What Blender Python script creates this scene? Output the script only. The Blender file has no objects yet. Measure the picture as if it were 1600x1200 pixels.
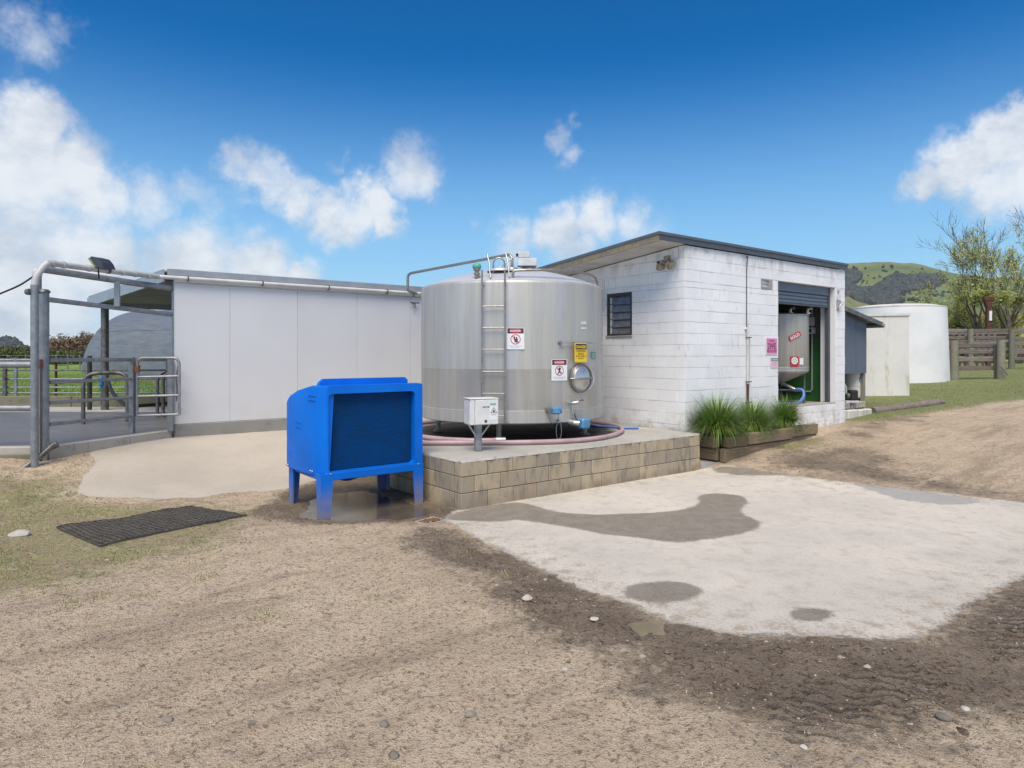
import bpy, bmesh, math, random
import numpy as np
from mathutils import Vector, Matrix

random.seed(7)
rng = np.random.default_rng(11)
sc = bpy.context.scene
col = sc.collection
PI = math.pi

# ------------------------------------------------------------------ camera
F, CX, HY, HC = 1040.0, 800.0, 555.0, 1.88
cam_d = bpy.data.cameras.new("camera")
cam = bpy.data.objects.new("camera", cam_d)
col.objects.link(cam)
cam_d.sensor_width = 36.0
cam_d.lens = 36.0 * F / 1600.0
cam_d.shift_y = -(600.0 - HY) / 1600.0
cam_d.clip_start = 0.05
cam_d.clip_end = 8000.0
cam.location = (0, 0, HC)
cam.rotation_euler = (PI / 2, 0, 0)
sc.camera = cam

# ------------------------------------------------------------------ light
SUN_EL, SUN_AZ = math.radians(58), math.radians(189)   # azimuth clockwise from +Y: behind the camera
EXPOSURE = 0.95
SKY_STRENGTH = 0.08
SUN_E = 2.35
HAZE = 0.00012
sun_d = bpy.data.lights.new("sun", 'SUN')
sun_d.energy = SUN_E
sun_d.angle = math.radians(40)
sun_d.color = (1.0, 0.905, 0.76)
sun = bpy.data.objects.new("sun", sun_d)
col.objects.link(sun)
sdir = Vector((math.sin(SUN_AZ) * math.cos(SUN_EL), math.cos(SUN_AZ) * math.cos(SUN_EL), math.sin(SUN_EL)))
sun.rotation_euler = (-sdir).to_track_quat('-Z', 'Y').to_euler()
sun.location = sdir * 50

sc.view_settings.view_transform = 'Standard'
sc.view_settings.look = 'None'
sc.view_settings.gamma = 1.0
sc.view_settings.use_curve_mapping = False
sc.view_settings.exposure = EXPOSURE


class NT:
    """small node-tree helper"""
    def __init__(self, nt):
        self.nt = nt
        nt.nodes.clear()

    def n(self, t, **kw):
        nd = self.nt.nodes.new(t)
        for k, v in kw.items():
            setattr(nd, k, v)
        return nd

    def set(self, sock, v):
        if isinstance(v, bpy.types.NodeSocket):
            self.nt.links.new(v, sock)
        else:
            if hasattr(sock, 'default_value'):
                dv = sock.default_value
                if hasattr(dv, '__len__') and not isinstance(v, str):
                    v = tuple(v)
                    if len(dv) == 4 and len(v) == 3:
                        v = v + (1.0,)
                sock.default_value = v

    def math(self, op, a, b=0.0, c=None, clamp=False):
        nd = self.n('ShaderNodeMath', operation=op)
        nd.use_clamp = clamp
        self.set(nd.inputs[0], a)
        self.set(nd.inputs[1], b)
        if c is not None:
            self.set(nd.inputs[2], c)
        return nd.outputs[0]

    def vmath(self, op, a, b=None, s=None):
        nd = self.n('ShaderNodeVectorMath', operation=op)
        self.set(nd.inputs[0], a)
        if b is not None:
            self.set(nd.inputs[1], b)
        if s is not None:
            self.set(nd.inputs['Scale'], s)
        return nd.outputs['Value'] if op in ('DISTANCE', 'DOT_PRODUCT', 'LENGTH') else nd.outputs['Vector']

    def mix(self, f, a, b, mode='MIX'):
        nd = self.n('ShaderNodeMix', data_type='RGBA', blend_type=mode)
        self.set(nd.inputs['Factor'], f)
        self.set(nd.inputs[6], a)
        self.set(nd.inputs[7], b)
        return nd.outputs[2]

    def fmix(self, f, a, b):
        nd = self.n('ShaderNodeMix', data_type='FLOAT')
        self.set(nd.inputs['Factor'], f)
        self.set(nd.inputs[2], a)
        self.set(nd.inputs[3], b)
        return nd.outputs[0]

    def noise(self, vec, scale=5.0, detail=3.0, rough=0.55, dist=0.0, color=False):
        nd = self.n('ShaderNodeTexNoise')
        self.set(nd.inputs['Vector'], vec)
        nd.inputs['Scale'].default_value = scale
        nd.inputs['Detail'].default_value = detail
        nd.inputs['Roughness'].default_value = rough
        nd.inputs['Distortion'].default_value = dist
        return nd.outputs['Color' if color else 'Fac']

    def voro(self, vec, scale=5.0, feature='F1', out='Distance', rand=1.0):
        nd = self.n('ShaderNodeTexVoronoi', feature=feature)
        self.set(nd.inputs['Vector'], vec)
        nd.inputs['Scale'].default_value = scale
        nd.inputs['Randomness'].default_value = rand
        return nd.outputs[out]

    def mr(self, v, a, b, c=0.0, d=1.0, smooth=True):
        nd = self.n('ShaderNodeMapRange', interpolation_type='SMOOTHSTEP' if smooth else 'LINEAR')
        nd.clamp = True if not smooth else nd.clamp
        self.set(nd.inputs[0], v)
        for i, x in enumerate((a, b, c, d)):
            self.set(nd.inputs[i + 1], x)
        return nd.outputs[0]

    def mapping(self, vec, scale=(1, 1, 1), loc=(0, 0, 0), rot=(0, 0, 0)):
        nd = self.n('ShaderNodeMapping')
        self.set(nd.inputs[0], vec)
        nd.inputs['Location'].default_value = loc
        nd.inputs['Rotation'].default_value = rot
        nd.inputs['Scale'].default_value = scale
        return nd.outputs[0]

    def attr(self, name):
        nd = self.n('ShaderNodeAttribute', attribute_name=name)
        return nd.outputs['Fac']

    def pos(self):
        return self.n('ShaderNodeNewGeometry').outputs['Position']

    def obj(self):
        return self.n('ShaderNodeTexCoord').outputs['Object']

    def rnd(self):
        return self.n('ShaderNodeObjectInfo').outputs['Random']

    def bump(self, h, strength=0.3, dist=0.02, normal=None):
        nd = self.n('ShaderNodeBump')
        nd.inputs['Strength'].default_value = strength
        nd.inputs['Distance'].default_value = dist
        self.set(nd.inputs['Height'], h)
        if normal is not None:
            self.set(nd.inputs['Normal'], normal)
        return nd.outputs[0]

    def out(self, color, rough=0.7, metal=0.0, normal=None, spec=0.5, alpha=None, **kw):
        b = self.n('ShaderNodeBsdfPrincipled')
        self.set(b.inputs['Base Color'], color)
        self.set(b.inputs['Roughness'], rough)
        self.set(b.inputs['Metallic'], metal)
        self.set(b.inputs['Specular IOR Level'], spec)
        if normal is not None:
            self.set(b.inputs['Normal'], normal)
        for k, v in kw.items():
            self.set(b.inputs[k], v)
        o = self.n('ShaderNodeOutputMaterial')
        self.nt.links.new(b.outputs[0], o.inputs[0])
        return b


# ------------------------------------------------------------------ sky
world = bpy.data.worlds.new("World")
sc.world = world
world.use_nodes = True
W = NT(world.node_tree)
sky = W.n('ShaderNodeTexSky', sky_type='NISHITA')
sky.sun_disc = False
sky.sun_elevation = SUN_EL
sky.sun_rotation = SUN_AZ
sky.altitude = 50
sky.air_density = 1.0
sky.dust_density = 0.4
sky.ozone_density = 3.0
d = W.n('ShaderNodeTexCoord').outputs['Generated']
sep = W.n('ShaderNodeSeparateXYZ')
W.set(sep.inputs[0], d)
elev = sep.outputs['Z']
hs = W.n('ShaderNodeHueSaturation')
hs.inputs['Saturation'].default_value = 1.95
hs.inputs['Hue'].default_value = 0.505
W.set(hs.inputs['Color'], sky.outputs[0])
gain = W.mr(elev, 0.0, 0.5, 0.98, 0.76, smooth=False)
gainc = W.n('ShaderNodeCombineXYZ')
for i in range(3):
    W.set(gainc.inputs[i], gain)
blue = W.mix(1.0, hs.outputs[0], gainc.outputs[0], 'MULTIPLY')

blue = W.mix(W.mr(elev, 0.42, 0.02, 0.0, 0.92), blue, (2.75, 4.6, 6.2, 1))

# the clouds: soft banks standing in fixed compass directions, broken up by noise
def pdir(px, py):
    return Vector(((px - CX) / F, 1.0, (HY - py) / F)).normalized()

warp = W.noise(d, 7.0, 5.0, 0.6, color=True)
warp2 = W.noise(d, 24.0, 8.0, 0.72, color=True)
dw = W.vmath('ADD', d, W.vmath('SCALE', W.vmath('SUBTRACT', warp, (0.5, 0.5, 0.5)), s=0.105))
dw = W.vmath('ADD', dw, W.vmath('SCALE', W.vmath('SUBTRACT', warp2, (0.5, 0.5, 0.5)), s=0.05))
BLOBS = [  # px, py, radius, weight
    (50, 195, 75, 1.0), (30, 260, 120, 1.0), (115, 275, 85, 1.0), (165, 290, 55, .8),
    (0, 430, 190, 1.0), (150, 420, 110, 1.0), (300, 415, 90, 1.0), (400, 425, 70, 1.0), (475, 432, 45, 1.0),
    (0, 580, 330, .85), (230, 560, 170, .8),
    (235, 290, 50, .62), (300, 285, 50, .55), (360, 300, 60, .35), (375, 245, 40, .62), (430, 295, 52, .75), (500, 335, 45, .85),
    (335, 255, 30, .45), (405, 270, 46, .72), (460, 312, 46, .78), (530, 345, 46, .85), (565, 340, 46, .9), (200, 300, 60, .6), (250, 310, 55, .5), (330, 310, 60, .4),
    (545, 320, 40, .6), (592, 325, 52, .98), (605, 345, 36, .98), (640, 262, 56, .75), (655, 275, 40, .7), (525, 262, 22, .4),
    (868, 208, 30, .55), (888, 236, 32, .62), (888, 182, 18, .45),
    (935, 345, 52, .95), (880, 372, 55, .95), (990, 352, 40, .7), (810, 388, 45, .75), (745, 356, 16, .4), (1010, 385, 60, .5),
    (1560, 235, 62, 1.0), (1600, 200, 48, 1.0), (1505, 265, 62, 1.0), (1452, 285, 42, .85), (1560, 295, 62, .9), (1640, 260, 110, 1.0),
    (30, 40, 75, .5), (75, 20, 45, .42),
]
den = None
for bx_, by_, br_, bw_ in BLOBS:
    c = pdir(bx_, by_)
    k = 1.0 + ((bx_ - CX) / F) ** 2 * 0.6 + ((HY - by_) / F) ** 2 * 0.6
    r = br_ * 1.45 / F / k
    dist = W.vmath('DISTANCE', dw, tuple(c))
    f = W.mr(dist, 0.12 * r, r, bw_, 0.0)
    den = f if den is None else W.math('MAXIMUM', den, f)
# broken cloud over the rest of the sky, away from the view
back = W.mr(sep.outputs['Y'], 0.25, -0.25, 0.0, 1.0)
hi = W.noise(W.vmath('MULTIPLY', d, (1.0, 1.0, 1.6)), 3.2, 7.0, 0.62)
bk = W.math('MULTIPLY', W.mr(hi, 0.40, 0.62, 0.0, 1.0), back)
den = W.math('MAXIMUM', den, bk)
fb = W.noise(d, 22.0, 9.0, 0.68)
den2 = W.math('ADD', den, W.math('MULTIPLY', W.math('SUBTRACT', fb, 0.5), 0.95))
alpha = W.mr(den2, 0.13, 0.98, 0.0, 0.90)
shade = W.noise(W.vmath('MULTIPLY', W.vmath('ADD', d, (0.0, 0.0, 0.02)), (1, 1, 1.5)), 8.0, 7.0, 0.62)
shade = W.math('ADD', W.math('MULTIPLY', shade, 0.9), W.math('MULTIPLY', den, 0.12))
ccol = W.mix(W.mr(shade, 0.38, 0.66), (3.7, 4.1, 4.7, 1), (5.9, 6.0, 6.15, 1))
skyc = W.mix(alpha, blue, ccol)
bg = W.n('ShaderNodeBackground')
W.set(bg.inputs['Color'], skyc)
bg.inputs['Strength'].default_value = SKY_STRENGTH
wo = W.n('ShaderNodeOutputWorld')
W.nt.links.new(bg.outputs[0], wo.inputs[0])

# ------------------------------------------------------------------ frames of reference
ANG = math.atan2(0.61, 0.792)
CA, SA = math.cos(ANG), math.sin(ANG)
C0 = Vector((-0.619, 8.05))          # front left corner of the tank platform


def AB(a, b, z=0.0):
    """a runs along the platform front, b runs back from it"""
    return Vector((C0.x + a * CA - b * SA, C0.y + a * SA + b * CA, z))


def toab(x, y):
    dx, dy = x - C0.x, y - C0.y
    return dx * CA + dy * SA, -dx * SA + dy * CA


def sstep(e0, e1, x):
    t = np.clip((x - e0) / (e1 - e0), 0, 1)
    return t * t * (3 - 2 * t)


def zg(x, y):
    """height of the ground"""
    a, b = toab(x, y)
    left = 0.49 * sstep(1.9, 5.5, b) * (1 - sstep(0.5, 4.2, a))
    r = np.maximum(0.0, a - 4.55)
    right = 1.6 * (1 - np.exp(-r * 0.05)) + 0.08 * sstep(4.75, 5.3, a) * sstep(-1.2, -0.1, b) * (1 - sstep(8, 11, a))
    right = np.where(r > 0, right, 0.0)
    return left + right


def G(px, py):
    """point of the ground seen at a photograph position"""
    dx, dz = (px - CX) / F, -(py - HY) / F
    Y = 2.0
    z = 0.0
    for i in range(60):
        Y = (HC - z) / max(1e-4, -dz)
        z = 0.5 * z + 0.5 * float(zg(dx * Y, Y))
    return Vector((dx * Y, Y, float(zg(dx * Y, Y))))


def P(px, py, Y):
    return Vector(((px - CX) / F * Y, Y, HC - (py - HY) / F * Y))


# ------------------------------------------------------------------ builders
class MB:
    def __init__(self):
        self.v, self.f, self.s, self.m = [], [], [], []

    def add(self, vs, fs, smooth=False, mi=0, M=None):
        o = len(self.v)
        if M is not None:
            vs = [M @ Vector(p) for p in vs]
        self.v += [tuple(p) for p in vs]
        self.f += [tuple(i + o for i in q) for q in fs]
        self.s += [smooth] * len(fs)
        self.m += [mi] * len(fs)
        return self

    def box(self, x0, y0, z0, x1, y1, z1, M=None, mi=0):
        vs = [(x0, y0, z0), (x1, y0, z0), (x1, y1, z0), (x0, y1, z0), (x0, y0, z1), (x1, y0, z1), (x1, y1, z1), (x0, y1, z1)]
        fs = [(0, 3, 2, 1), (4, 5, 6, 7), (0, 1, 5, 4), (1, 2, 6, 5), (2, 3, 7, 6), (3, 0, 4, 7)]
        return self.add(vs, fs, False, mi, M)

    def cbox(self, x0, y0, z0, x1, y1, z1, ch=0.01, M=None, mi=0, seg=1):
        bm = bmesh.new()
        bmesh.ops.create_cube(bm, size=1.0)
        for v in bm.verts:
            v.co = Vector((x0 + (v.co.x + .5) * (x1 - x0), y0 + (v.co.y + .5) * (y1 - y0), z0 + (v.co.z + .5) * (z1 - z0)))
        ch = min(ch, 0.45 * min(x1 - x0, y1 - y0, z1 - z0))
        bmesh.ops.bevel(bm, geom=list(bm.edges), offset=ch, segments=seg, affect='EDGES', profile=0.5)
        bm.verts.index_update()
        self.add([v.co.copy() for v in bm.verts], [[v.index for v in f.verts] for f in bm.faces], seg > 1, mi, M)
        bm.free()
        return self

    def tube(self, pts, r, seg=10, caps=True, smooth=True, closed=False, M=None, mi=0):
        pts = [Vector(p) for p in pts]
        n = len(pts)
        rs = r if isinstance(r, (list, tuple)) else [r] * n
        vs, fs = [], []
        t0 = (pts[1] - pts[0]).normalized()
        up = Vector((0, 0, 1)) if abs(t0.z) < 0.9 else Vector((1, 0, 0))
        nrm = (up - t0 * up.dot(t0)).normalized()
        for i in range(n):
            if closed:
                t = (pts[(i + 1) % n] - pts[i - 1]).normalized()
            elif i == 0:
                t = t0
            elif i == n - 1:
                t = (pts[-1] - pts[-2]).normalized()
            else:
                t = ((pts[i + 1] - pts[i]).normalized() + (pts[i] - pts[i - 1]).normalized()).normalized()
            nrm = nrm - t * nrm.dot(t)
            if nrm.length < 1e-6:
                nrm = t.orthogonal()
            nrm.normalize()
            bn = t.cross(nrm)
            for k in range(seg):
                an = 2 * PI * k / seg
                vs.append(pts[i] + (nrm * math.cos(an) + bn * math.sin(an)) * rs[i])
        m = n if closed else n - 1
        for i in range(m):
            j = (i + 1) % n
            for k in range(seg):
                l = (k + 1) % seg
                fs.append((i * seg + k, i * seg + l, j * seg + l, j * seg + k))
        self.add(vs, fs, smooth, mi, M)
        if caps and not closed:
            o = len(self.v) - len(vs)
            self.f += [tuple(o + k for k in reversed(range(seg))), tuple(o + (n - 1) * seg + k for k in range(seg))]
            self.s += [False, False]
            self.m += [mi, mi]
        return self

    def lathe(self, prof, seg=32, c=(0, 0, 0), M=None, mi=0, smooth=True, a0=0.0, a1=2 * PI):
        full = abs(a1 - a0 - 2 * PI) < 1e-6
        n = seg if full else seg + 1
        vs, fs = [], []
        for (r, z) in prof:
            for k in range(n):
                an = a0 + (a1 - a0) * k / seg
                vs.append((c[0] + r * math.cos(an), c[1] + r * math.sin(an), c[2] + z))
        for i in range(len(prof) - 1):
            for k in range(seg):
                l = (k + 1) % n
                fs.append((i * n + k, i * n + l, (i + 1) * n + l, (i + 1) * n + k))
        return self.add(vs, fs, smooth, mi, M)

    def prism(self, poly, z0, z1, M=None, mi=0):
        """poly counter-clockwise in x,y"""
        n = len(poly)
        vs = [(p[0], p[1], z0) for p in poly] + [(p[0], p[1], z1) for p in poly]
        fs = [tuple(reversed(range(n))), tuple(range(n, 2 * n))]
        for i in range(n):
            j = (i + 1) % n
            fs.append((i, j, n + j, n + i))
        return self.add(vs, fs, False, mi, M)

    def hull(self, lo, hi, M=None, mi=0):
        """two matching loops of points joined by quads, capped"""
        n = len(lo)
        vs = list(lo) + list(hi)
        fs = [tuple(reversed(range(n))), tuple(range(n, 2 * n))]
        for i in range(n):
            j = (i + 1) % n
            fs.append((i, j, n + j, n + i))
        return self.add(vs, fs, False, mi, M)

    def mesh(self, name, mats, sharp=40):
        me = bpy.data.meshes.new(name)
        me.from_pydata(self.v, [], self.f)
        me.polygons.foreach_set('use_smooth', self.s)
        if not isinstance(mats, (list, tuple)):
            mats = [mats]
        for m in mats:
            me.materials.append(m)
        me.polygons.foreach_set('material_index', self.m)
        me.update()
        if any(self.s):
            me.set_sharp_from_angle(angle=math.radians(sharp))
        return me


def thing(name, label, cat, loc=(0, 0, 0), rotz=0.0, group=None):
    o = bpy.data.objects.new(name, None)
    o.empty_display_size = 0.2
    col.objects.link(o)
    o.location = loc
    o.rotation_euler = (0, 0, rotz)
    o['label'] = label
    o['category'] = cat
    if group:
        o['group'] = group
    return o


def spline(pts, n=6):
    """smooth curve through the points"""
    p = [Vector(q) for q in pts]
    p = [p[0] * 2 - p[1]] + p + [p[-1] * 2 - p[-2]]
    out = []
    for i in range(1, len(p) - 2):
        a, b, c, d_ = p[i - 1], p[i], p[i + 1], p[i + 2]
        for k in range(n):
            t = k / n
            out.append(.5 * ((2 * b) + (c - a) * t + (2 * a - 5 * b + 4 * c - d_) * t * t + (3 * b - a - 3 * c + d_) * t ** 3))
    out.append(p[-2])
    return out


def part(name, mb, mat, parent=None, label=None, loc=None, kind=None, rot=None, sharp=40):
    me = mb if isinstance(mb, bpy.types.Mesh) else mb.mesh(name, mat, sharp)
    o = bpy.data.objects.new(name, me)
    col.objects.link(o)
    if parent is not None:
        o.parent = parent
    if loc is not None:
        o.location = loc
    if rot is not None:
        o.rotation_euler = rot
    if label:
        o['label'] = label
    if kind:
        o['kind'] = kind
    return o


def tag(o, label, cat, group=None):
    o['label'] = label
    o['category'] = cat
    if group:
        o['group'] = group
    return o


def struct(name, mb, mat, kind='structure', sharp=40):
    o = part(name, mb, mat, sharp=sharp)
    o['kind'] = kind
    return o


_tc = {}
def text_part(name, s, mat, parent, w=None, h=None, M=None, bold=0.0, depth=0.0006, spacing=1.0):
    """flat lettering centred on its own origin in its x,z plane, facing -y"""
    cu = bpy.data.curves.new(name, 'FONT')
    cu.body = s
    cu.align_x = 'CENTER'
    cu.align_y = 'CENTER'
    cu.size = 1.0
    cu.offset = bold
    cu.resolution_u = 2
    cu.space_character = spacing
    cu.extrude = 0.0
    ob = bpy.data.objects.new(name, cu)
    col.objects.link(ob)
    bpy.context.view_layer.update()
    dg = bpy.context.evaluated_depsgraph_get()
    me = bpy.data.meshes.new_from_object(ob.evaluated_get(dg))
    bpy.data.objects.remove(ob)
    bpy.data.curves.remove(cu)
    xs = [v.co.x for v in me.vertices]
    ys = [v.co.y for v in me.vertices]
    cx, cy = (min(xs) + max(xs)) / 2, (min(ys) + max(ys)) / 2
    sw, sh = max(xs) - min(xs), max(ys) - min(ys)
    kx = (w / sw) if w else None
    ky = (h / sh) if h else None
    kx = kx or ky
    ky = ky or kx
    for v in me.vertices:
        v.co = Vector(((v.co.x - cx) * kx, 0.0, (v.co.y - cy) * ky))
    me.materials.clear()
    me.materials.append(mat)
    me.name = name
    o = part(name, me, None, parent)
    if M is not None:
        o.matrix_local = M
    return o

# ------------------------------------------------------------------ materials
def new_mat(name):
    m = bpy.data.materials.new(name)
    m.use_nodes = True
    return m, NT(m.node_tree)


def simple(name, c, rough=0.6, metal=0.0, c2=None, nscale=6.0, bump=0.0, bscale=40.0, spec=0.5, amt=1.0, per=0.0, world=False):
    """plain surface with soft mottling, fine relief and a little change of tone from piece to piece"""
    m, t = new_mat(name)
    v = t.pos() if world else t.obj()
    colr = c + (1.0,) if len(c) == 3 else c
    if c2 is None:
        c2 = tuple(x * 0.78 for x in c[:3])
    if not world:
        off = t.n('ShaderNodeCombineXYZ')
        t.set(off.inputs[0], t.math('MULTIPLY', t.rnd(), 37.0))
        t.set(off.inputs[1], t.math('MULTIPLY', t.rnd(), 19.0))
        v = t.vmath('ADD', v, off.outputs[0])
    f = t.mr(t.noise(v, nscale, 5.0, 0.6), 0.32, 0.72, 0.0, amt)
    cc = t.mix(f, colr, c2)
    if per:
        k = t.mr(t.rnd(), 0.0, 1.0, 1.0 - per, 1.0 + per, smooth=False)
        kc = t.n('ShaderNodeCombineXYZ')
        for i in range(3):
            t.set(kc.inputs[i], k)
        cc = t.mix(1.0, cc, kc.outputs[0], 'MULTIPLY')
    nrm = t.bump(t.noise(v, bscale, 4.0, 0.6), bump, 0.01) if bump else None
    rr = t.math('ADD', rough, t.math('MULTIPLY', t.math('SUBTRACT', t.noise(v, nscale * 2.3, 3.0), 0.5), 0.18), clamp=True)
    t.out(cc, rr, metal, nrm, spec)
    return m


M_ = {}
M_['galv'] = simple('galvanised_steel', (.33, .345, .36), .5, .6, (.22, .235, .25), 9, .05, 60)
M_['galv_dark'] = simple('dull_steel_pipe', (.20, .20, .20), .5, .6, (.10, .085, .075), 9, .05, 60)
M_['dark_pipe'] = simple('dark_bitumen_pipe', (.045, .043, .042), .5, .2, (.03, .03, .03), 9)
M_['pvc'] = simple('grey_white_plastic_pipe', (.50, .50, .485), .45, 0, (.37, .37, .355), 5)
M_['pvc_white'] = simple('white_plastic', (.62, .62, .60), .45, 0, (.49, .49, .47), 5)
M_['mat_rubber'] = simple('dusty_mat_rubber', (.055, .05, .045), .85, 0, (.10, .09, .075), 12, world=True)
M_['black'] = simple('black_rubber', (.018, .018, .019), .55)
M_['dark_paint'] = simple('dark_grey_paint', (.075, .085, .105), .5, 0, (.06, .068, .08), 4)
M_['roof_grey'] = simple('grey_flashing', (.115, .13, .155), .45, .2, (.09, .10, .12), 4)
M_['roof_pale'] = simple('pale_grey_flashing', (.36, .38, .41), .45, .3, (.29, .31, .34), 4)
M_['soffit'] = simple('pale_soffit_board', (.60, .59, .56), .8, 0, (.47, .46, .43), 2.5, world=True)
M_['soffit_dark'] = simple('grey_roof_underside', (.25, .255, .26), .7, .2, (.17, .17, .175), 3)
M_['mortar'] = simple('painted_mortar', (.58, .58, .59), .9, 0, (.06, .055, .05), 2.6, world=True)
M_['grey_mortar'] = simple('grey_mortar', (.10, .095, .085), .95, 0, (.06, .055, .05), 5, world=True)
M_['slab'] = None
M_['glass_louvre'] = simple('dusty_glass', (.12, .125, .13), .18, 0, (.20, .20, .20), 9, spec=.8)
M_['window_frame'] = simple('dark_window_frame', (.035, .037, .042), .5)
M_['red'] = simple('sign_red', (.52, .02, .04), .4, c2=(.45, .02, .04))
M_['sign_white'] = simple('sign_white', (.74, .76, .78), .4, c2=(.68, .70, .72))
M_['sign_black'] = simple('sign_black', (.02, .02, .025), .4)
M_['sign_yellow'] = simple('sign_yellow', (.80, .53, .01), .4, c2=(.72, .47, .01))
M_['sign_pink'] = simple('sign_pink', (.72, .22, .44), .5, c2=(.66, .19, .40))
M_['sign_pale_pink'] = simple('sign_pale_pink', (.74, .56, .60), .5, c2=(.68, .52, .56))
M_['sign_darkpink'] = simple('sign_dark_pink', (.42, .07, .2), .5)
M_['sign_green'] = simple('sign_green', (.02, .16, .10), .4)
M_['sign_mint'] = simple('sign_mint', (.26, .48, .38), .4)
M_['navy'] = simple('navy_print', (.03, .03, .10), .5)
M_['grey_print'] = simple('grey_print', (.22, .24, .28), .5)
M_['blue_valve'] = simple('blue_actuator', (.06, .19, .36), .4, 0, (.10, .26, .44), 8)
M_['blue_hose'] = simple('blue_hose', (.10, .20, .48), .4, 0, (.08, .18, .5), 8)
M_['blue_label'] = simple('blue_label', (.03, .20, .45), .4)
M_['pink_hose'] = simple('pink_milk_hose', (.44, .315, .33), .45, 0, (.34, .225, .24), 3, world=True)
M_['vent_green'] = simple('green_vent_cap', (.10, .36, .25), .5)
M_['motor_grey'] = simple('pale_grey_casing', (.55, .56, .58), .5)
M_['green_wall'] = simple('green_painted_wall', (.035, .15, .04), .55, 0, (.025, .105, .03), 2.2, world=True)
M_['dim_wall'] = simple('shade_dark_wall', (.10, .095, .085), .9, 0, (.04, .04, .036), 2.2, world=True)  # grey-brown wall darkened, the room's shade put into its colour
M_['cream'] = simple('cream_enamel', (.66, .64, .58), .4, 0, (.6, .57, .5), 4)
M_['rust'] = simple('rusty_steel', (.12, .045, .028), .8, .2, (.07, .03, .02), 12)
M_['rust_box'] = simple('rusty_hinge', (.30, .13, .06), .8, .1, (.20, .08, .04), 20)
M_['iron'] = simple('corrugated_blue_grey', (.115, .145, .19), .45, .25, (.10, .125, .165), 2)
M_['bark'] = simple('grey_brown_bark', (.10, .083, .065), .9, 0, (.065, .052, .04), 5, .4, 30)
M_['bark_pale'] = simple('pale_grey_bark', (.20, .18, .155), .9, 0, (.14, .125, .11), 5)
M_['bark_red'] = simple('reddish_bark', (.18, .11, .075), .9, 0, (.13, .08, .055), 5)
M_['lamp_glass'] = simple('frosted_lamp', (.42, .42, .36), .3, 0, (.30, .29, .24), 14)
M_['lamp_base'] = simple('rusty_cream_fitting', (.40, .33, .25), .7, 0, (.2, .13, .08), 30)
M_['dark_lamp'] = simple('dark_lamp_case', (.05, .055, .07), .4)
M_['lime'] = simple('dull_lime_face', (.26, .32, .10), .5)


def foliage(name, c, c2, trans=0.25, rough=.6):
    m, t = new_mat(name)
    g = t.n('ShaderNodeNewGeometry')
    r = g.outputs['Random Per Island']
    f = t.math('ADD', t.math('MULTIPLY', r, .7), t.math('MULTIPLY', t.noise(t.pos(), 2.0, 3), .3))
    cc = t.mix(t.mr(f, .15, .85), c + (1,), c2 + (1,))
    b = t.out(cc, rough, 0, None, .3)
    if trans:
        tr = t.n('ShaderNodeBsdfTranslucent')
        t.set(tr.inputs[0], cc)
        ms = t.n('ShaderNodeMixShader')
        ms.inputs[0].default_value = trans
        t.nt.links.new(b.outputs[0], ms.inputs[1])
        t.nt.links.new(tr.outputs[0], ms.inputs[2])
        o = [n for n in t.nt.nodes if n.type == 'OUTPUT_MATERIAL'][0]
        t.nt.links.new(ms.outputs[0], o.inputs[0])
    return m


M_['tussock'] = foliage('tussock_leaf', (.05, .135, .018), (.25, .37, .08), .3, .45)
M_['tussock_dry'] = foliage('dry_tussock_leaf', (.28, .24, .12), (.35, .29, .16), .2)
M_['turf'] = foliage('short_turf', (.14, .20, .045), (.50, .46, .22), .2)
M_['bank'] = foliage('bank_grass', (.10, .16, .035), (.30, .31, .11), .2)
M_['pasture'] = foliage('pasture_grass', (.11, .20, .03), (.25, .33, .08), .25)
M_['willow'] = foliage('willow_leaf', (.30, .33, .08), (.55, .54, .20), .4)
M_['hedge'] = foliage('hedge_leaf', (.05, .065, .02), (.14, .15, .05), .15)
M_['hedge_brown'] = foliage('brown_hedge_twig', (.15, .10, .055), (.26, .19, .12), .1)
M_['bushleaf'] = foliage('dark_bush', (.032, .042, .042), (.075, .085, .078), .0, .8)  # pale bluish cast of distance haze put into the leaf colour
M_['straw'] = foliage('straw_bit', (.38, .30, .18), (.55, .46, .32), .0, .8)
M_['dead_leaf'] = foliage('dead_leaf', (.16, .07, .03), (.36, .20, .09), .1, .8)


def pebble_mat(name, c, c2):
    m, t = new_mat(name)
    r = t.n('ShaderNodeNewGeometry').outputs['Random Per Island']
    cc = t.mix(r, c + (1,), c2 + (1,))
    cc = t.mix(t.mr(t.noise(t.pos(), 60, 3), .35, .7, 0, .35), cc, (.28, .22, .16, 1))
    t.out(cc, .85, 0, None, .3)
    return m


M_['pebble'] = pebble_mat('gravel_stone', (.15, .13, .11), (.42, .36, .29))
M_['stone_grey'] = simple('grey_stone', (.215, .19, .16), .9, 0, (.14, .12, .10), 14, .3, 50, per=.25)
M_['stone_pale'] = simple('pale_stone', (.46, .43, .39), .85, 0, (.38, .35, .30), 14, .3, 50, per=.1)
M_['clod'] = pebble_mat('mud_clod', (.07, .05, .034), (.17, .125, .085))


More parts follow.
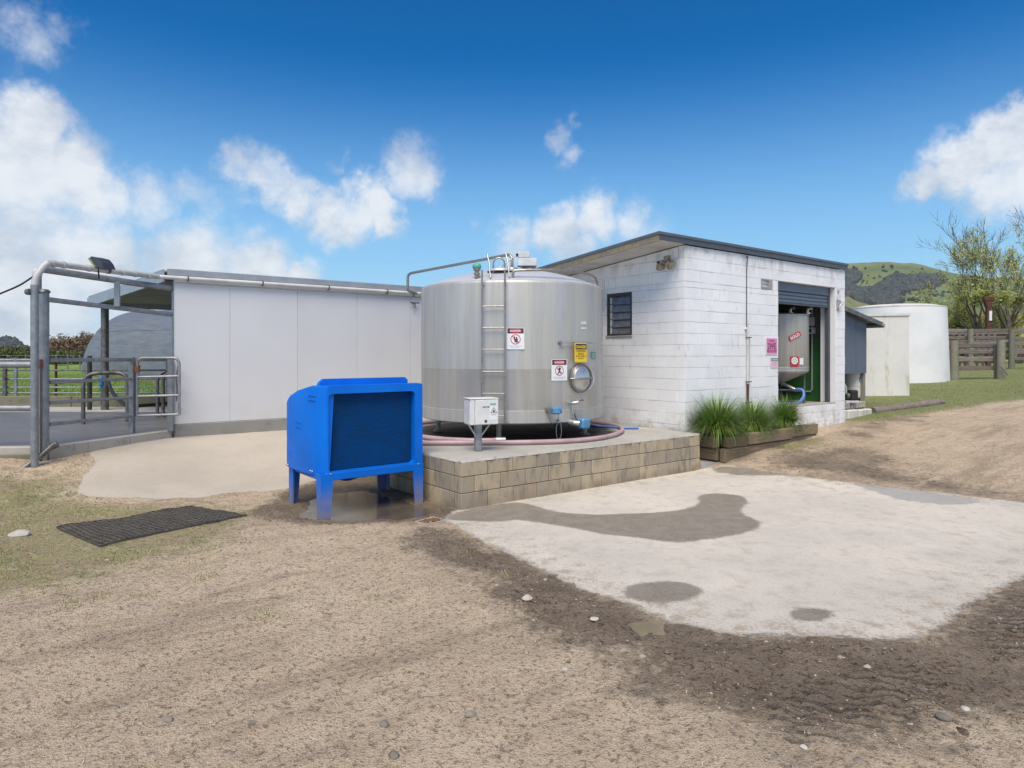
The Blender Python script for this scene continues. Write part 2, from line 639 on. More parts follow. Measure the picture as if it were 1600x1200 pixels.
def mat_white_block():
    m, t = new_mat('white_painted_block')
    p, o = t.pos(), t.obj()
    per = t.math('MULTIPLY', t.math('SUBTRACT', t.rnd(), .5), .07)
    base = t.mix(t.mr(t.noise(p, 1.3, 5, .6), .3, .75), (.80, .805, .82, 1), (.735, .74, .76, 1))
    # scuffs: grey smudges, stretched down the wall
    sm = t.noise(t.mapping(p, (3.2, 3.2, 1.5)), 2.4, 7, .72)
    base = t.mix(t.mr(sm, .56, .74, 0, .6), base, (.36, .355, .34, 1))
    sp = t.noise(p, 23, 5, .7)
    base = t.mix(t.mr(sp, .66, .76, 0, .7), base, (.25, .24, .225, 1))
    # splash-back and rust at the foot of the wall
    sepx = t.n('ShaderNodeSeparateXYZ')
    t.set(sepx.inputs[0], p)
    low = t.math('MULTIPLY', t.mr(sepx.outputs[2], 1.05, .45, 0, 1), t.mr(t.noise(p, 4.5, 5, .65), .42, .66, 0, .75))
    base = t.mix(low, base, (.44, .38, .30, 1))
    high = t.math('MULTIPLY', t.mr(sepx.outputs[2], 3.2, 3.75, 0, 1), t.mr(t.noise(t.mapping(p, (1, 1, .5)), 5.0, 5, .65), .46, .66, 0, .6))
    base = t.mix(high, base, (.40, .37, .31, 1))
    k = t.math('ADD', 1.0, per)
    kc = t.n('ShaderNodeCombineXYZ')
    for i in range(3):
        t.set(kc.inputs[i], k)
    base = t.mix(1.0, base, kc.outputs[0], 'MULTIPLY')
    h = t.math('ADD', t.noise(p, 90, 4, .6), t.math('MULTIPLY', t.noise(p, 18, 3), 1.2))
    t.out(base, .62, 0, t.bump(h, .22, .006), .4)
    return m


M_['wblock'] = mat_white_block()


def mat_old_white(name, c=(.74, .745, .75), dirt=.5, stain=(.40, .37, .30)):
    m, t = new_mat(name)
    p = t.pos()
    base = t.mix(t.mr(t.noise(p, 1.0, 5, .6), .35, .7), c + (1,), tuple(x * .88 for x in c) + (1,))
    st = t.noise(t.mapping(p, (2.2, 2.2, .55)), 1.6, 7, .7)
    base = t.mix(t.mr(st, .52, .72, 0, dirt), base, stain + (1,))
    sp = t.noise(p, 9, 5, .7)
    base = t.mix(t.mr(sp, .64, .76, 0, dirt), base, (.33, .32, .30, 1))
    t.out(base, .75, 0, t.bump(t.noise(p, 30, 4, .6), .25, .01), .35)
    return m


M_['tank_white'] = mat_old_white('whitewashed_concrete', (.74, .75, .765), .22, (.60, .57, .52))
M_['tank_white_dirty'] = mat_old_white('stained_whitewash', (.68, .67, .64), .85, (.42, .36, .25))


def mat_panel():
    m, t = new_mat('pale_grey_wall_panel')
    p = t.pos()
    base = t.mix(t.mr(t.noise(p, .8, 4, .5), .3, .7), (.635, .64, .66, 1), (.60, .605, .625, 1))
    base = t.mix(t.mr(t.noise(p, 14, 5, .75), .70, .80, 0, .35), base, (.38, .36, .32, 1))
    sepx = t.n('ShaderNodeSeparateXYZ')
    t.set(sepx.inputs[0], p)
    low = t.math('MULTIPLY', t.mr(sepx.outputs[2], 1.25, .7, 0, 1), t.mr(t.noise(p, 2.2, 5, .65), .4, .7, 0, .5))
    base = t.mix(low, base, (.56, .545, .51, 1))
    per = t.mr(t.rnd(), 0, 1, .975, 1.025, smooth=False)
    kc = t.n('ShaderNodeCombineXYZ')
    for i in range(3):
        t.set(kc.inputs[i], per)
    base = t.mix(1.0, base, kc.outputs[0], 'MULTIPLY')
    t.out(base, .5, 0, t.bump(t.noise(p, 3, 3, .5), .05, .01), .4)
    return m


M_['panel'] = mat_panel()


def mat_tan_block():
    m, t = new_mat('tan_concrete_block')
    p = t.pos()
    r = t.rnd()
    base = t.mix(t.mr(r, 0, 1, 0, 1, False), (.45, .37, .26, 1), (.30, .262, .205, 1))
    base = t.mix(t.mr(t.noise(p, 2.0, 4, .6), .5, .78, 0, .5), base, (.42, .28, .12, 1))   # ochre bloom
    base = t.mix(t.mr(t.noise(t.mapping(p, (3, 3, .9)), 2.6, 7, .7), .47, .68, 0, .75), base, (.155, .14, .12, 1))   # grey weather streaks
    sepx = t.n('ShaderNodeSeparateXYZ')
    t.set(sepx.inputs[0], p)
    low = t.math('MULTIPLY', t.mr(sepx.outputs[2], .16, .0, 0, 1), t.mr(t.noise(p, 6, 4), .35, .65, .2, .8))
    base = t.mix(low, base, (.20, .16, .115, 1))
    base = t.mix(t.mr(t.noise(p, 120, 4, .7), .55, .75, 0, .35), base, (.16, .14, .11, 1))
    h = t.math('ADD', t.noise(p, 130, 4, .65), t.math('MULTIPLY', t.noise(p, 25, 3), .8))
    t.out(base, .9, 0, t.bump(h, .3, .006), .25)
    return m


M_['tblock'] = mat_tan_block()


def mat_concrete(name, c, c2, dark=.35, wet_disc=None, world=True):
    m, t = new_mat(name)
    p = t.pos()
    base = t.mix(t.mr(t.noise(p, 1.1, 5, .6), .32, .7), c + (1,), c2 + (1,))
    base = t.mix(t.mr(t.noise(p, 7, 6, .7), .52, .72, 0, dark), base, tuple(x * .55 for x in c2) + (1,))
    base = t.mix(t.mr(t.noise(p, 150, 3, .7), .55, .8, 0, .35), base, tuple(x * .6 for x in c2) + (1,))
    rough = .85
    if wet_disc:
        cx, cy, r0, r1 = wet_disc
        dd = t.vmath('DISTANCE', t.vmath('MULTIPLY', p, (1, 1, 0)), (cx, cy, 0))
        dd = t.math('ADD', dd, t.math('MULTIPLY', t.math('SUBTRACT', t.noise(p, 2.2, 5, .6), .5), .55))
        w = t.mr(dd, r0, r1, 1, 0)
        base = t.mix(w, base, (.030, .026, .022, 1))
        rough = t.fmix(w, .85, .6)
    t.out(base, rough, 0, t.bump(t.noise(p, 110, 4, .65), .22, .005), .35)
    return m


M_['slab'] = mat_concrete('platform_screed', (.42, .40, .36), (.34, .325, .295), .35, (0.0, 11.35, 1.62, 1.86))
M_['kerb'] = mat_concrete('weathered_kerb', (.40, .375, .34), (.31, .295, .265), .6)
M_['footing'] = mat_concrete('mossy_footing', (.20, .185, .14), (.13, .125, .08), .6)
M_['plinth'] = mat_concrete('grey_plinth', (.30, .295, .275), (.24, .235, .22), .5)
M_['yard_edge'] = mat_concrete('yard_concrete', (.40, .385, .36), (.33, .32, .30), .3)
M_['rough_white'] = mat_old_white('flaking_white_stone', (.66, .63, .58), .7, (.36, .30, .22))


def mat_timber(name, c, c2, moss=0.0, mossc=(.22, .19, .04), mth=(.54, .70)):
    m, t = new_mat(name)
    o = t.obj()
    off = t.n('ShaderNodeCombineXYZ')
    t.set(off.inputs[0], t.math('MULTIPLY', t.rnd(), 31.0))
    t.set(off.inputs[2], t.math('MULTIPLY', t.rnd(), 17.0))
    v = t.vmath('ADD', o, off.outputs[0])
    g = t.noise(t.mapping(v, (1.5, 24, 24)), 2.0, 6, .65, .4)
    base = t.mix(t.mr(g, .3, .7), c + (1,), c2 + (1,))
    base = t.mix(t.mr(t.noise(v, 5, 5, .7), .5, .75, 0, .5), base, tuple(x * .5 for x in c2) + (1,))
    if moss:
        base = t.mix(t.mr(t.noise(v, 4, 5, .7), mth[0], mth[1], 0, moss), base, mossc + (1,))
    k = t.mr(t.rnd(), 0, 1, .8, 1.2, False)
    kc = t.n('ShaderNodeCombineXYZ')
    for i in range(3):
        t.set(kc.inputs[i], k)
    base = t.mix(1.0, base, kc.outputs[0], 'MULTIPLY')
    t.out(base, .9, 0, t.bump(g, .5, .008), .25)
    return m


M_['sleeper'] = mat_timber('weathered_sleeper', (.27, .205, .135), (.145, .11, .072), .4)
M_['rail_wood'] = mat_timber('grey_fence_rail', (.235, .20, .18), (.13, .108, .097))
M_['post_wood'] = mat_timber('pale_fence_post', (.26, .25, .20), (.17, .165, .13), .25)
M_['fascia_wood'] = mat_timber('lichen_fascia_board', (.27, .24, .20), (.13, .115, .095), .75, (.30, .23, .085), (.48, .64))


def mat_stainless(name, base=(.475, .468, .445), rough=.5, streak=.5, tint=True, centre=(0.0, 11.35)):
    m, t = new_mat(name)
    p = t.pos()
    q = t.vmath('SUBTRACT', p, (centre[0], centre[1], 0))
    sx = t.n('ShaderNodeSeparateXYZ')
    t.set(sx.inputs[0], q)
    an = t.math('ARCTAN2', sx.outputs[0], t.math('MULTIPLY', sx.outputs[1], -1.0))
    cv = t.n('ShaderNodeCombineXYZ')
    t.set(cv.inputs[0], an)
    t.set(cv.inputs[1], t.math('MULTIPLY', sx.outputs[2], .035))
    band = t.noise(cv.outputs[0], 5.5, 4, .6)                   # broad sheets of slightly different tone
    fine = t.noise(t.vmath('MULTIPLY', cv.outputs[0], (1, .6, 1)), 70, 4, .65)
    c = t.mix(t.mr(band, .32, .68), base + (1,), tuple(x * .80 for x in base) + (1,))
    if tint:
        b2 = t.noise(t.vmath('ADD', cv.outputs[0], (7.3, 0, 0)), 7.5, 3, .5)
        c = t.mix(t.mr(b2, .52, .68, 0, .5), c, (.50, .475, .40, 1))
        c = t.mix(t.mr(b2, .46, .30, 0, .5), c, (.44, .45, .51, 1))
    c = t.mix(t.mr(fine, .50, .75, 0, streak), c, tuple(x * .62 for x in base) + (1,))
    cl = t.noise(p, 2.2, 5, .6)
    c = t.mix(t.mr(cl, .52, .75, 0, .3), c, (.40, .38, .34, 1))
    rr = t.math('ADD', rough, t.math('MULTIPLY', t.math('SUBTRACT', t.noise(p, 6, 4), .5), .15))
    t.out(c, rr, .38, t.bump(fine, .02, .004), .5)
    return m


M_['steel'] = mat_stainless('dull_stainless')
M_['steel_low'] = mat_stainless('dull_stainless_lower', (.60, .59, .555), .5)
M_['steel_dome'] = simple('dull_dome_sheet', (.60, .61, .63), .5, .35, (.52, .53, .55), 3, world=True)
M_['steel_bright'] = simple('bright_stainless', (.58, .58, .57), .34, .85, (.5, .5, .5), 12)
M_['steel_tube'] = simple('stainless_tube', (.36, .34, .31), .4, .7, (.26, .24, .215), 12)
M_['steel_vat'] = mat_stainless('old_vat_steel', (.46, .45, .42), .42, .4, True, (5.81, 14.6))


def mat_blue():
    m, t = new_mat('blue_moulded_plastic')
    p = t.pos()
    sx = t.n('ShaderNodeSeparateXYZ')
    t.set(sx.inputs[0], p)
    base = t.mix(t.mr(t.noise(p, 1.8, 4, .55), .35, .7), (.0, .150, .66, 1), (.0, .125, .57, 1))
    mud = t.math('MULTIPLY', t.mr(sx.outputs[2], .44, .0, 0, 1), t.mr(t.noise(p, 7, 5, .65), .3, .62, .45, 1))
    base = t.mix(t.math('MULTIPLY', mud, .85), base, (.25, .215, .20, 1))
    base = t.mix(t.mr(t.noise(p, 45, 4, .7), .60, .76, 0, .35), base, (.08, .19, .48, 1))
    t.out(base, .45, 0, t.bump(t.noise(p, 220, 2), .06, .002), .22)
    return m


M_['blue'] = mat_blue()
M_['coil'] = simple('dusty_blue_coil', (.001, .062, .225), .6, .0, (.004, .05, .16), 5, world=True, spec=.12)
M_['coil_dust'] = simple('dust', (.2, .17, .14), .9)


def mat_box():
    m, t = new_mat('stained_white_enclosure')
    p = t.obj()
    base = t.mix(t.mr(t.noise(p, 6, 4, .6), .35, .7), (.66, .67, .68, 1), (.58, .59, .58, 1))
    sx = t.n('ShaderNodeSeparateXYZ')
    t.set(sx.inputs[0], p)
    top = t.math('MULTIPLY', t.mr(sx.outputs[2], 1.15, 1.29, 0, 1), t.mr(t.noise(p, 9, 5, .6), .36, .6, 0, .9))
    base = t.mix(top, base, (.52, .40, .27, 1))
    t.out(base, .5, 0, None, .4)
    return m


M_['encl'] = mat_box()


def mat_rubber_yard():
    m, t = new_mat('dark_wet_yard_floor')
    p = t.pos()
    n1 = t.noise(t.mapping(p, (1, 3, 1)), 1.2, 6, .65)
    base = t.mix(t.mr(n1, .35, .7), (.10, .10, .105, 1), (.165, .16, .155, 1))
    base = t.mix(t.mr(t.noise(p, 6, 5, .7), .62, .74, 0, .4), base, (.27, .255, .235, 1))
    t.out(base, t.mr(n1, .35, .7, .42, .7), 0, t.bump(t.noise(p, 30, 4), .15, .01), .5)
    return m


M_['yard'] = mat_rubber_yard()


def mat_water():
    m, t = new_mat('muddy_water')
    p = t.pos()
    base = t.mix(t.mr(t.noise(p, 3, 4, .6), .35, .65), (.11, .09, .066, 1), (.075, .062, .048, 1))
    t.out(base, .13, 0, t.bump(t.noise(p, 9, 4), .05, .01), .36)
    return m


M_['water'] = mat_water()
M_['water_yellow'] = simple('yellowish_puddle', (.225, .18, .10), .08, 0, (.17, .135, .08), 5, spec=.5, world=True)


# the ground: one material for dirt, mud, turf and poured concrete, steered by masks stored on the meshes
def mat_ground(name):
    m, t = new_mat(name)
    p = t.pos()
    q = t.mapping(p, rot=(0, 0, -ANG))
    n1 = t.noise(p, .9, 6, .62)
    n2 = t.noise(p, 5.5, 6, .66)
    n3 = t.noise(p, 38, 6, .7)
    n4 = t.noise(p, 170, 4, .7)
    vg = t.voro(p, 55)
    # dry dirt
    dirt = t.mix(t.mr(n1, .3, .72), (.56, .465, .355, 1), (.47, .38, .285, 1))
    dirt = t.mix(t.mr(n2, .48, .72, 0, .7), dirt, (.34, .265, .19, 1))
    dirt = t.mix(t.mr(n3, .54, .70, 0, .8), dirt, (.22, .165, .115, 1))
    dirt = t.mix(t.mr(n3, .46, .30, 0, .7), dirt, (.56, .48, .385, 1))
    dirt = t.mix(t.mr(n4, .57, .74, 0, .7), dirt, (.17, .13, .09, 1))
    damp = t.noise(t.mapping(q, (.45, 1.9, 1)), .8, 7, .68)
    dirt = t.mix(t.mr(damp, .50, .66, 0, .75), dirt, (.30, .24, .178, 1))
    pit = t.noise(p, 27, 8, .8)
    rm = t.mr(t.noise(t.mapping(q, (.5, 1.3, 1)), 1.1, 5, .6), .36, .64)
    dirt = t.mix(t.math('MULTIPLY', t.mr(pit, .55, .70, 0, .8), t.math('POWER', rm, 1.6)), dirt, (.20, .152, .105, 1))  # shade in the soil's pits, put into the colour
    big = t.noise(p, 7.5, 8, .74)
    dirt = t.mix(t.mr(big, .57, .68, 0, .55), dirt, (.27, .21, .15, 1))
    dirt = t.mix(t.mr(pit, .43, .34, 0, .6), dirt, (.60, .51, .40, 1))
    # wheel-worn streaks along the track
    trk = t.noise(t.mapping(q, (.28, 3.0, 1)), 1.5, 6, .66)
    dirt = t.mix(t.mr(trk, .52, .70, 0, .5), dirt, (.31, .24, .175, 1))
    crk = t.noise(t.mapping(q, (5, 20, 1)), 1.6, 6, .75)
    dirt = t.mix(t.math('MULTIPLY', t.mr(crk, .58, .68, 0, .9), t.mr(rm, 0, 1, .25, 1)), dirt, (.175, .13, .09, 1))  # fine cracks drawn dark, their shade put into the dirt colour
    dirt = t.mix(1.0, dirt, (1.18, 1.14, 1.08, 1), 'MULTIPLY')
    halo = t.mr(t.math('ADD', t.attr('halo'), t.math('MULTIPLY', t.math('SUBTRACT', t.noise(p, 1.1, 7, .7), .5), 1.6)), .25, .95, 0, .8)
    dirt = t.mix(halo, dirt, t.mix(t.mr(n2, .35, .7), (.33, .26, .19, 1), (.25, .195, .14, 1)))
    # mud
    mudc = t.mix(t.mr(t.noise(p, 2.3, 6, .65), .35, .68), (.175, .132, .093, 1), (.27, .21, .152, 1))
    mudc = t.mix(t.mr(n3, .56, .74, 0, .75), mudc, (.062, .047, .034, 1))
    mudc = t.mix(t.mr(pit, .54, .66, 0, .65), mudc, (.075, .056, .039, 1))  # the same pits in the mud, again with their shade in the colour
    mudc = t.mix(t.mr(n3, .40, .24, 0, .5), mudc, (.30, .245, .19, 1))
    wob = t.math('ADD', t.math('MULTIPLY', t.math('SUBTRACT', n2, .5), .75), t.math('MULTIPLY', t.math('SUBTRACT', n3, .5), .45))
    wob2 = t.math('ADD', t.math('MULTIPLY', t.math('SUBTRACT', t.noise(p, 1.5, 8, .68), .5), 1.5), t.math('MULTIPLY', t.math('SUBTRACT', t.noise(p, 12, 7, .75), .5), .8))
    mud = t.mr(t.math('ADD', t.attr('mud'), wob2), .30, .80, 0, 1)
    g = t.mix(mud, dirt, mudc)
    # tyre treads pressed into the soft ground
    trd = t.math('SINE', t.math('ADD', t.math('MULTIPLY', t.vmath('DOT_PRODUCT', p, (.30, .95, 0)), 74.0), t.math('MULTIPLY', t.noise(p, 3.0, 6, .72), 22.0)))
    trd = t.math('MULTIPLY', t.mr(trd, .25, .95), t.mr(t.math('ADD', t.attr('rut'), t.math('MULTIPLY', t.math('SUBTRACT', t.noise(p, 4.5, 6, .74), .5), 2.6)), .55, .95))
    g = t.mix(t.math('MULTIPLY', trd, .6), g, (.10, .075, .053, 1))
    # turf and moss
    turf = t.mix(t.mr(n2, .34, .68), (.235, .235, .09, 1), (.38, .325, .18, 1))
    turf = t.mix(t.mr(n3, .52, .74, 0, .7), turf, (.10, .09, .042, 1))
    turf = t.mix(t.mr(t.noise(p, 2.6, 7, .74), .46, .60, 0, .9), turf, (.33, .255, .165, 1))
    turf = t.mix(t.mr(t.noise(p, 1.7, 7, .72), .52, .64, 0, .75), turf, (.13, .175, .05, 1))
    turf = t.mix(t.mr(t.noise(p, 3.7, 7, .76), .60, .68, 0, .6), turf, (.24, .13, .06, 1))
    tf = t.mr(t.math('ADD', t.attr('grass'), t.math('MULTIPLY', wob, 1.5)), .34, .78, 0, .92)
    g = t.mix(tf, g, turf)
    g = t.mix(t.math('MULTIPLY', t.math('MULTIPLY', t.attr('bank'), tf), t.mr(n2, .35, .6, .35, .9)), g, t.mix(n3, (.13, .185, .05, 1), (.22, .26, .085, 1)))
    # pasture
    pas = t.mix(t.mr(t.noise(p, .35, 5, .65), .35, .68), (.13, .23, .03, 1), (.23, .31, .07, 1))
    pas = t.mix(t.mr(n2, .55, .75, 0, .5), pas, (.08, .17, .015, 1))
    g = t.mix(t.attr('field'), g, pas)
    # poured concrete
    con = t.mix(t.mr(n1, .3, .7), (.67, .61, .53, 1), (.555, .515, .46, 1))
    con = t.mix(t.mr(n2, .48, .70, 0, .6), con, (.45, .39, .315, 1))
    con = t.mix(t.mr(t.noise(p, 2.4, 7, .7), .52, .68, 0, .55), con, (.50, .475, .44, 1))
    con = t.mix(t.mr(t.attr('apron'), .2, .8, 0, .8), con, t.mix(t.mr(n1, .35, .7), (.49, .43, .35, 1), (.42, .365, .295, 1)))
    con = t.mix(t.mr(n4, .54, .76, 0, .6), con, (.29, .265, .235, 1))
    sp2 = t.noise(p, 70, 4, .85)
    con = t.mix(t.mr(sp2, .55, .66, 0, .7), con, (.25, .225, .195, 1))
    con = t.mix(t.mr(sp2, .42, .30, 0, .5), con, (.68, .64, .575, 1))
    rimf = t.math('MULTIPLY', t.math('SUBTRACT', 1.0, t.attr('rim')), t.mr(t.math('ADD', n3, t.math('MULTIPLY', n2, .8)), .86, 1.05))
    con = t.mix(t.math('MULTIPLY', rimf, .8), con, (.30, .225, .15, 1))
    con = t.mix(t.mr(t.math('ADD', t.attr('grey'), t.math('MULTIPLY', wob, .4)), .35, .6, 0, .8), con, (.335, .33, .32, 1))
    stain = t.mr(t.math('ADD', t.attr('stain'), t.math('MULTIPLY', wob, .75)), .34, .66, 0, .95)
    stc = t.mix(t.mr(n3, .4, .7), (.25, .215, .175, 1), (.17, .143, .115, 1))
    stc = t.mix(t.mr(sp2, .54, .68, 0, .5), stc, (.13, .115, .095, 1))
    stc = t.mix(t.mr(n2, .42, .62, 0, .5), stc, (.31, .28, .235, 1))
    con = t.mix(stain, con, stc)
    # dirt trodden over the edge of the concrete
    edge = t.math('ADD', t.attr('conc'), t.math('ADD', t.math('MULTIPLY', wob, 1.15), t.math('MULTIPLY', t.math('SUBTRACT', n4, .5), .25)))
    cf = t.mr(edge, .42, .60, 0, 1)
    g2 = t.mix(cf, g, con)
    wet = t.math('MAXIMUM', t.math('MULTIPLY', mud, t.math('SUBTRACT', 1.0, cf)), t.math('MULTIPLY', t.math('MULTIPLY', stain, cf), .8))
    wet = t.math('MULTIPLY', wet, t.mr(n1, .35, .65, .55, 1))
    rough = t.fmix(wet, .93, .62)
    h = t.math('ADD', t.math('MULTIPLY', n3, 1.0), t.math('MULTIPLY', n4, .45))
    h = t.math('ADD', h, t.math('MULTIPLY', t.mr(vg, .5, .05), .35))
    h = t.math('ADD', h, t.math('MULTIPLY', t.math('MULTIPLY', n2, mud), 1.6))
    h = t.math('SUBTRACT', h, t.math('MULTIPLY', t.mr(pit, .55, .66), .8))
    h = t.math('SUBTRACT', h, t.math('MULTIPLY', trd, 1.2))
    hc = t.math('ADD', t.math('MULTIPLY', n4, .35), t.math('MULTIPLY', n3, .15))
    hh = t.fmix(cf, h, hc)
    t.out(g2, rough, 0, t.bump(hh, .9, .03), .3)
    return m


M_['ground'] = mat_ground('yard_ground')


def mat_hill():
    m, t = new_mat('hill_pasture')
    p = t.pos()
    n1 = t.noise(p, .006, 6, .6)
    n2 = t.noise(p, .035, 6, .65)
    g = t.mix(t.mr(n1, .38, .62), (.125, .165, .065, 1), (.205, .20, .105, 1))  # greens dulled: some distance haze is put into the colour
    g = t.mix(t.mr(n2, .46, .64, 0, .75), g, (.09, .115, .055, 1))
    t.out(g, .95, 0, None, .2)
    return m


M_['hill'] = mat_hill()


def mat_hut():
    m, t = new_mat('weathered_hut_iron')
    o = t.obj()
    st = t.noise(t.mapping(o, (8, .5, .5)), 1.5, 6, .7)
    base = t.mix(t.mr(st, .35, .68), (.175, .20, .235, 1), (.12, .135, .155, 1))
    base = t.mix(t.mr(t.noise(o, .5, 5, .6), .45, .7, 0, .6), base, (.19, .20, .20, 1))
    t.out(base, .5, .2, None, .4)
    return m


M_['hut'] = mat_hut()

# ------------------------------------------------------------------ ground
def _hash(ix, iy, seed):
    h = (ix.astype(np.int64) * 374761393 + iy.astype(np.int64) * 668265263 + seed * 1442695041) & 0x7fffffff
    h = ((h ^ (h >> 13)) * 1274126177) & 0x7fffffff
    return ((h ^ (h >> 16)) & 0xffff) / 65535.0


def vnoise(x, y, s, seed=0):
    x, y = np.asarray(x, float) * s, np.asarray(y, float) * s
    ix, iy = np.floor(x), np.floor(y)
    fx, fy = x - ix, y - iy
    ux, uy = fx * fx * (3 - 2 * fx), fy * fy * (3 - 2 * fy)
    a = _hash(ix, iy, seed); b = _hash(ix + 1, iy, seed)
    c = _hash(ix, iy + 1, seed); d_ = _hash(ix + 1, iy + 1, seed)
    return (a * (1 - ux) + b * ux) * (1 - uy) + (c * (1 - ux) + d_ * ux) * uy


def fbm(x, y, s, oct_=4, seed=0):
    r, a, t = 0, 1.0, 0
    for i in range(oct_):
        r = r + a * vnoise(x, y, s * 2 ** i, seed + i * 17)
        t += a
        a *= .5
    return r / t


def sdf(poly, x, y):
    """signed distance, positive inside"""
    x = np.asarray(x, float); y = np.asarray(y, float)
    dmin = np.full(x.shape, 1e9)
    inside = np.zeros(x.shape, bool)
    n = len(poly)
    for i in range(n):
        x0, y0 = poly[i]; x1, y1 = poly[(i + 1) % n]
        ex, ey = x1 - x0, y1 - y0
        L = ex * ex + ey * ey + 1e-12
        t = np.clip(((x - x0) * ex + (y - y0) * ey) / L, 0, 1)
        dx, dy = x - (x0 + t * ex), y - (y0 + t * ey)
        dmin = np.minimum(dmin, dx * dx + dy * dy)
        cond = ((y0 > y) != (y1 > y))
        xi = x0 + (y - y0) * ex / (ey if abs(ey) > 1e-9 else 1e-9)
        inside ^= cond & (x < xi)
    dd = np.sqrt(dmin)
    return np.where(inside, dd, -dd)


def smooth_poly(poly, it=2):
    for _ in range(it):
        q = []
        for i in range(len(poly)):
            a, b = poly[i], poly[(i + 1) % len(poly)]
            q.append((a[0] * .75 + b[0] * .25, a[1] * .75 + b[1] * .25))
            q.append((a[0] * .25 + b[0] * .75, a[1] * .25 + b[1] * .75))
        poly = q
    return poly


def wp(pts):
    return [tuple(G(a, b)[:2]) for a, b in pts]


def soft(poly, x, y, w):
    return np.clip(.5 + sdf(poly, x, y) / (2 * w), 0, 1)


PAD = wp([(690, 814), (745, 842), (800, 868), (900, 920), (1000, 952), (1060, 978), (1120, 992), (1180, 998), (1290, 998), (1360, 1004), (1430, 1003), (1470, 985), (1520, 945), (1600, 905), (1700, 870), (1760, 820), (1690, 796), (1600, 785), (1480, 770), (1350, 757), (1250, 744), (1132, 725)]) + [tuple(AB(4.6, .25)[:2]), tuple(AB(.1, .25)[:2])]
APRON = [tuple(v[:2]) for v in (G(150, 722), G(130, 742), G(120, 768), G(141, 776), G(240, 780), G(315, 778), G(360, 770), G(444, 766), G(474, 757), G(520, 742), G(600, 728))] + [tuple(AB(.1, 3.3)[:2]), tuple(AB(.1, 5.7)[:2]), tuple(AB(-2.2, 5.7)[:2]), (-6.3, 9.85)]
STAIN = wp([(689, 812), (720, 799), (762, 790), (815, 785), (840, 792), (867, 801), (927, 805), (1025, 802), (1060, 798), (1095, 789), (1088, 775), (1112, 771), (1158, 774), (1172, 784), (1151, 801), (1186, 814), (1191, 822), (1165, 835), (1112, 843), (1056, 850), (990, 840), (937, 835), (899, 826), (867, 821), (808, 812), (780, 817), (727, 815)])
def ell(cx, cy, rx, ry, n=16):
    return wp([(cx + rx * math.cos(2 * PI * k / n), cy + ry * math.sin(2 * PI * k / n)) for k in range(n)])
STAIN2 = ell(1036, 926, 62, 17)
STAIN3 = ell(1268, 962, 36, 11)
STAIN4 = wp([(1105, 728), (1150, 728), (1230, 737), (1270, 746), (1220, 744), (1150, 744), (1115, 738)])
GREY = wp([(1325, 754), (1385, 755), (1450, 768), (1542, 786), (1480, 790), (1410, 782), (1365, 768)])
MUD1 = wp([(655, 826), (720, 832), (800, 868), (1000, 950), (1180, 992), (1290, 992), (1430, 997), (1520, 940), (1600, 896), (1720, 860), (1750, 980), (1640, 1075), (1560, 1110), (1450, 1140), (1330, 1130), (1220, 1140), (1120, 1100), (1020, 1085), (985, 1030), (890, 1005), (800, 955), (735, 900), (650, 850)])
MUD2 = wp([(380, 805), (440, 768), (520, 742), (600, 730), (700, 770), (722, 800), (690, 816), (640, 818), (470, 818)])
MUD3 = wp([(1140, 722), (1280, 690), (1360, 700), (1480, 745), (1620, 788), (1350, 757), (1250, 744)])
MUD4 = wp([(1270, 690), (1360, 645), (1460, 650), (1380, 690)])
TURF1 = wp([(-400, 760), (-60, 728), (60, 736), (150, 716), (135, 728), (122, 766), (240, 783), (330, 784), (430, 800), (400, 830), (350, 862), (220, 892), (60, 930), (-100, 960), (-500, 1020)])
TURF2 = [tuple(AB(a, b)[:2]) for a, b in ((10.4, -.15), (12.0, -.3), (14.5, -.7), (18, -1.6), (22, -2.6), (27, -4.5), (34, -7), (48, -9), (48, 16), (15, 16), (10.5, 2))]
TURF3 = wp([(1180, 702), (1275, 682), (1300, 688), (1240, 706)])
PUD1 = wp([(470, 806), (482, 778), (520, 766), (575, 764), (620, 776), (690, 797), (672, 806), (630, 811), (540, 813)])
PUD2 = wp([(976, 964), (990, 960), (1012, 962), (1032, 960), (1043, 972), (1040, 985), (1030, 990), (1024, 979), (1014, 977), (1010, 990), (1000, 998), (992, 988), (988, 978), (978, 976)])

def gz(x, y):
    """finished ground height, relief included"""
    x = np.asarray(x, float); y = np.asarray(y, float)
    z = zg(x, y)
    near = 1 - sstep(14, 26, y)
    rel = (fbm(x, y, .9, 3, 3) - .5) * .05 + (fbm(x, y, 5.0, 3, 9) - .5) * .030 + (fbm(x, y, 14.0, 2, 19) - .5) * .012
    flat = np.maximum(soft(PAD, x, y, .35), soft(APRON, x, y, .3))
    rel = rel * (1 - .88 * flat)
    md = soft(MUD1, x, y, .25) * (1 - flat)
    ridg = np.abs(np.sin((x * .50 + y * .86) * 12.5 + 3 * vnoise(x, y, .8, 5))) * sstep(.35, .7, vnoise(x, y, .9, 8))
    rel = rel + md * ((fbm(x, y, 8.0, 3, 21) - .5) * .085 - .012 + ridg * .03)
    wv = (fbm(x, y, 5.5, 3, 61) - .5) * .5
    p1 = np.clip(.5 + (sdf(PUD1, x, y) + wv * .35) / .22, 0, 1)
    rel = rel * (1 - p1) - .028 * p1 + p1 * (fbm(x, y, 11.0, 2, 62) - .5) * .02
    p2 = np.clip(.5 + (sdf(PUD2, x, y) + wv * .12) / .14, 0, 1)
    rel = rel * (1 - p2 * .7) - .03 * p2
    far = sstep(20, 60, y) * (fbm(x, y, .03, 3, 4) - .5) * .5
    return z + rel * near + far


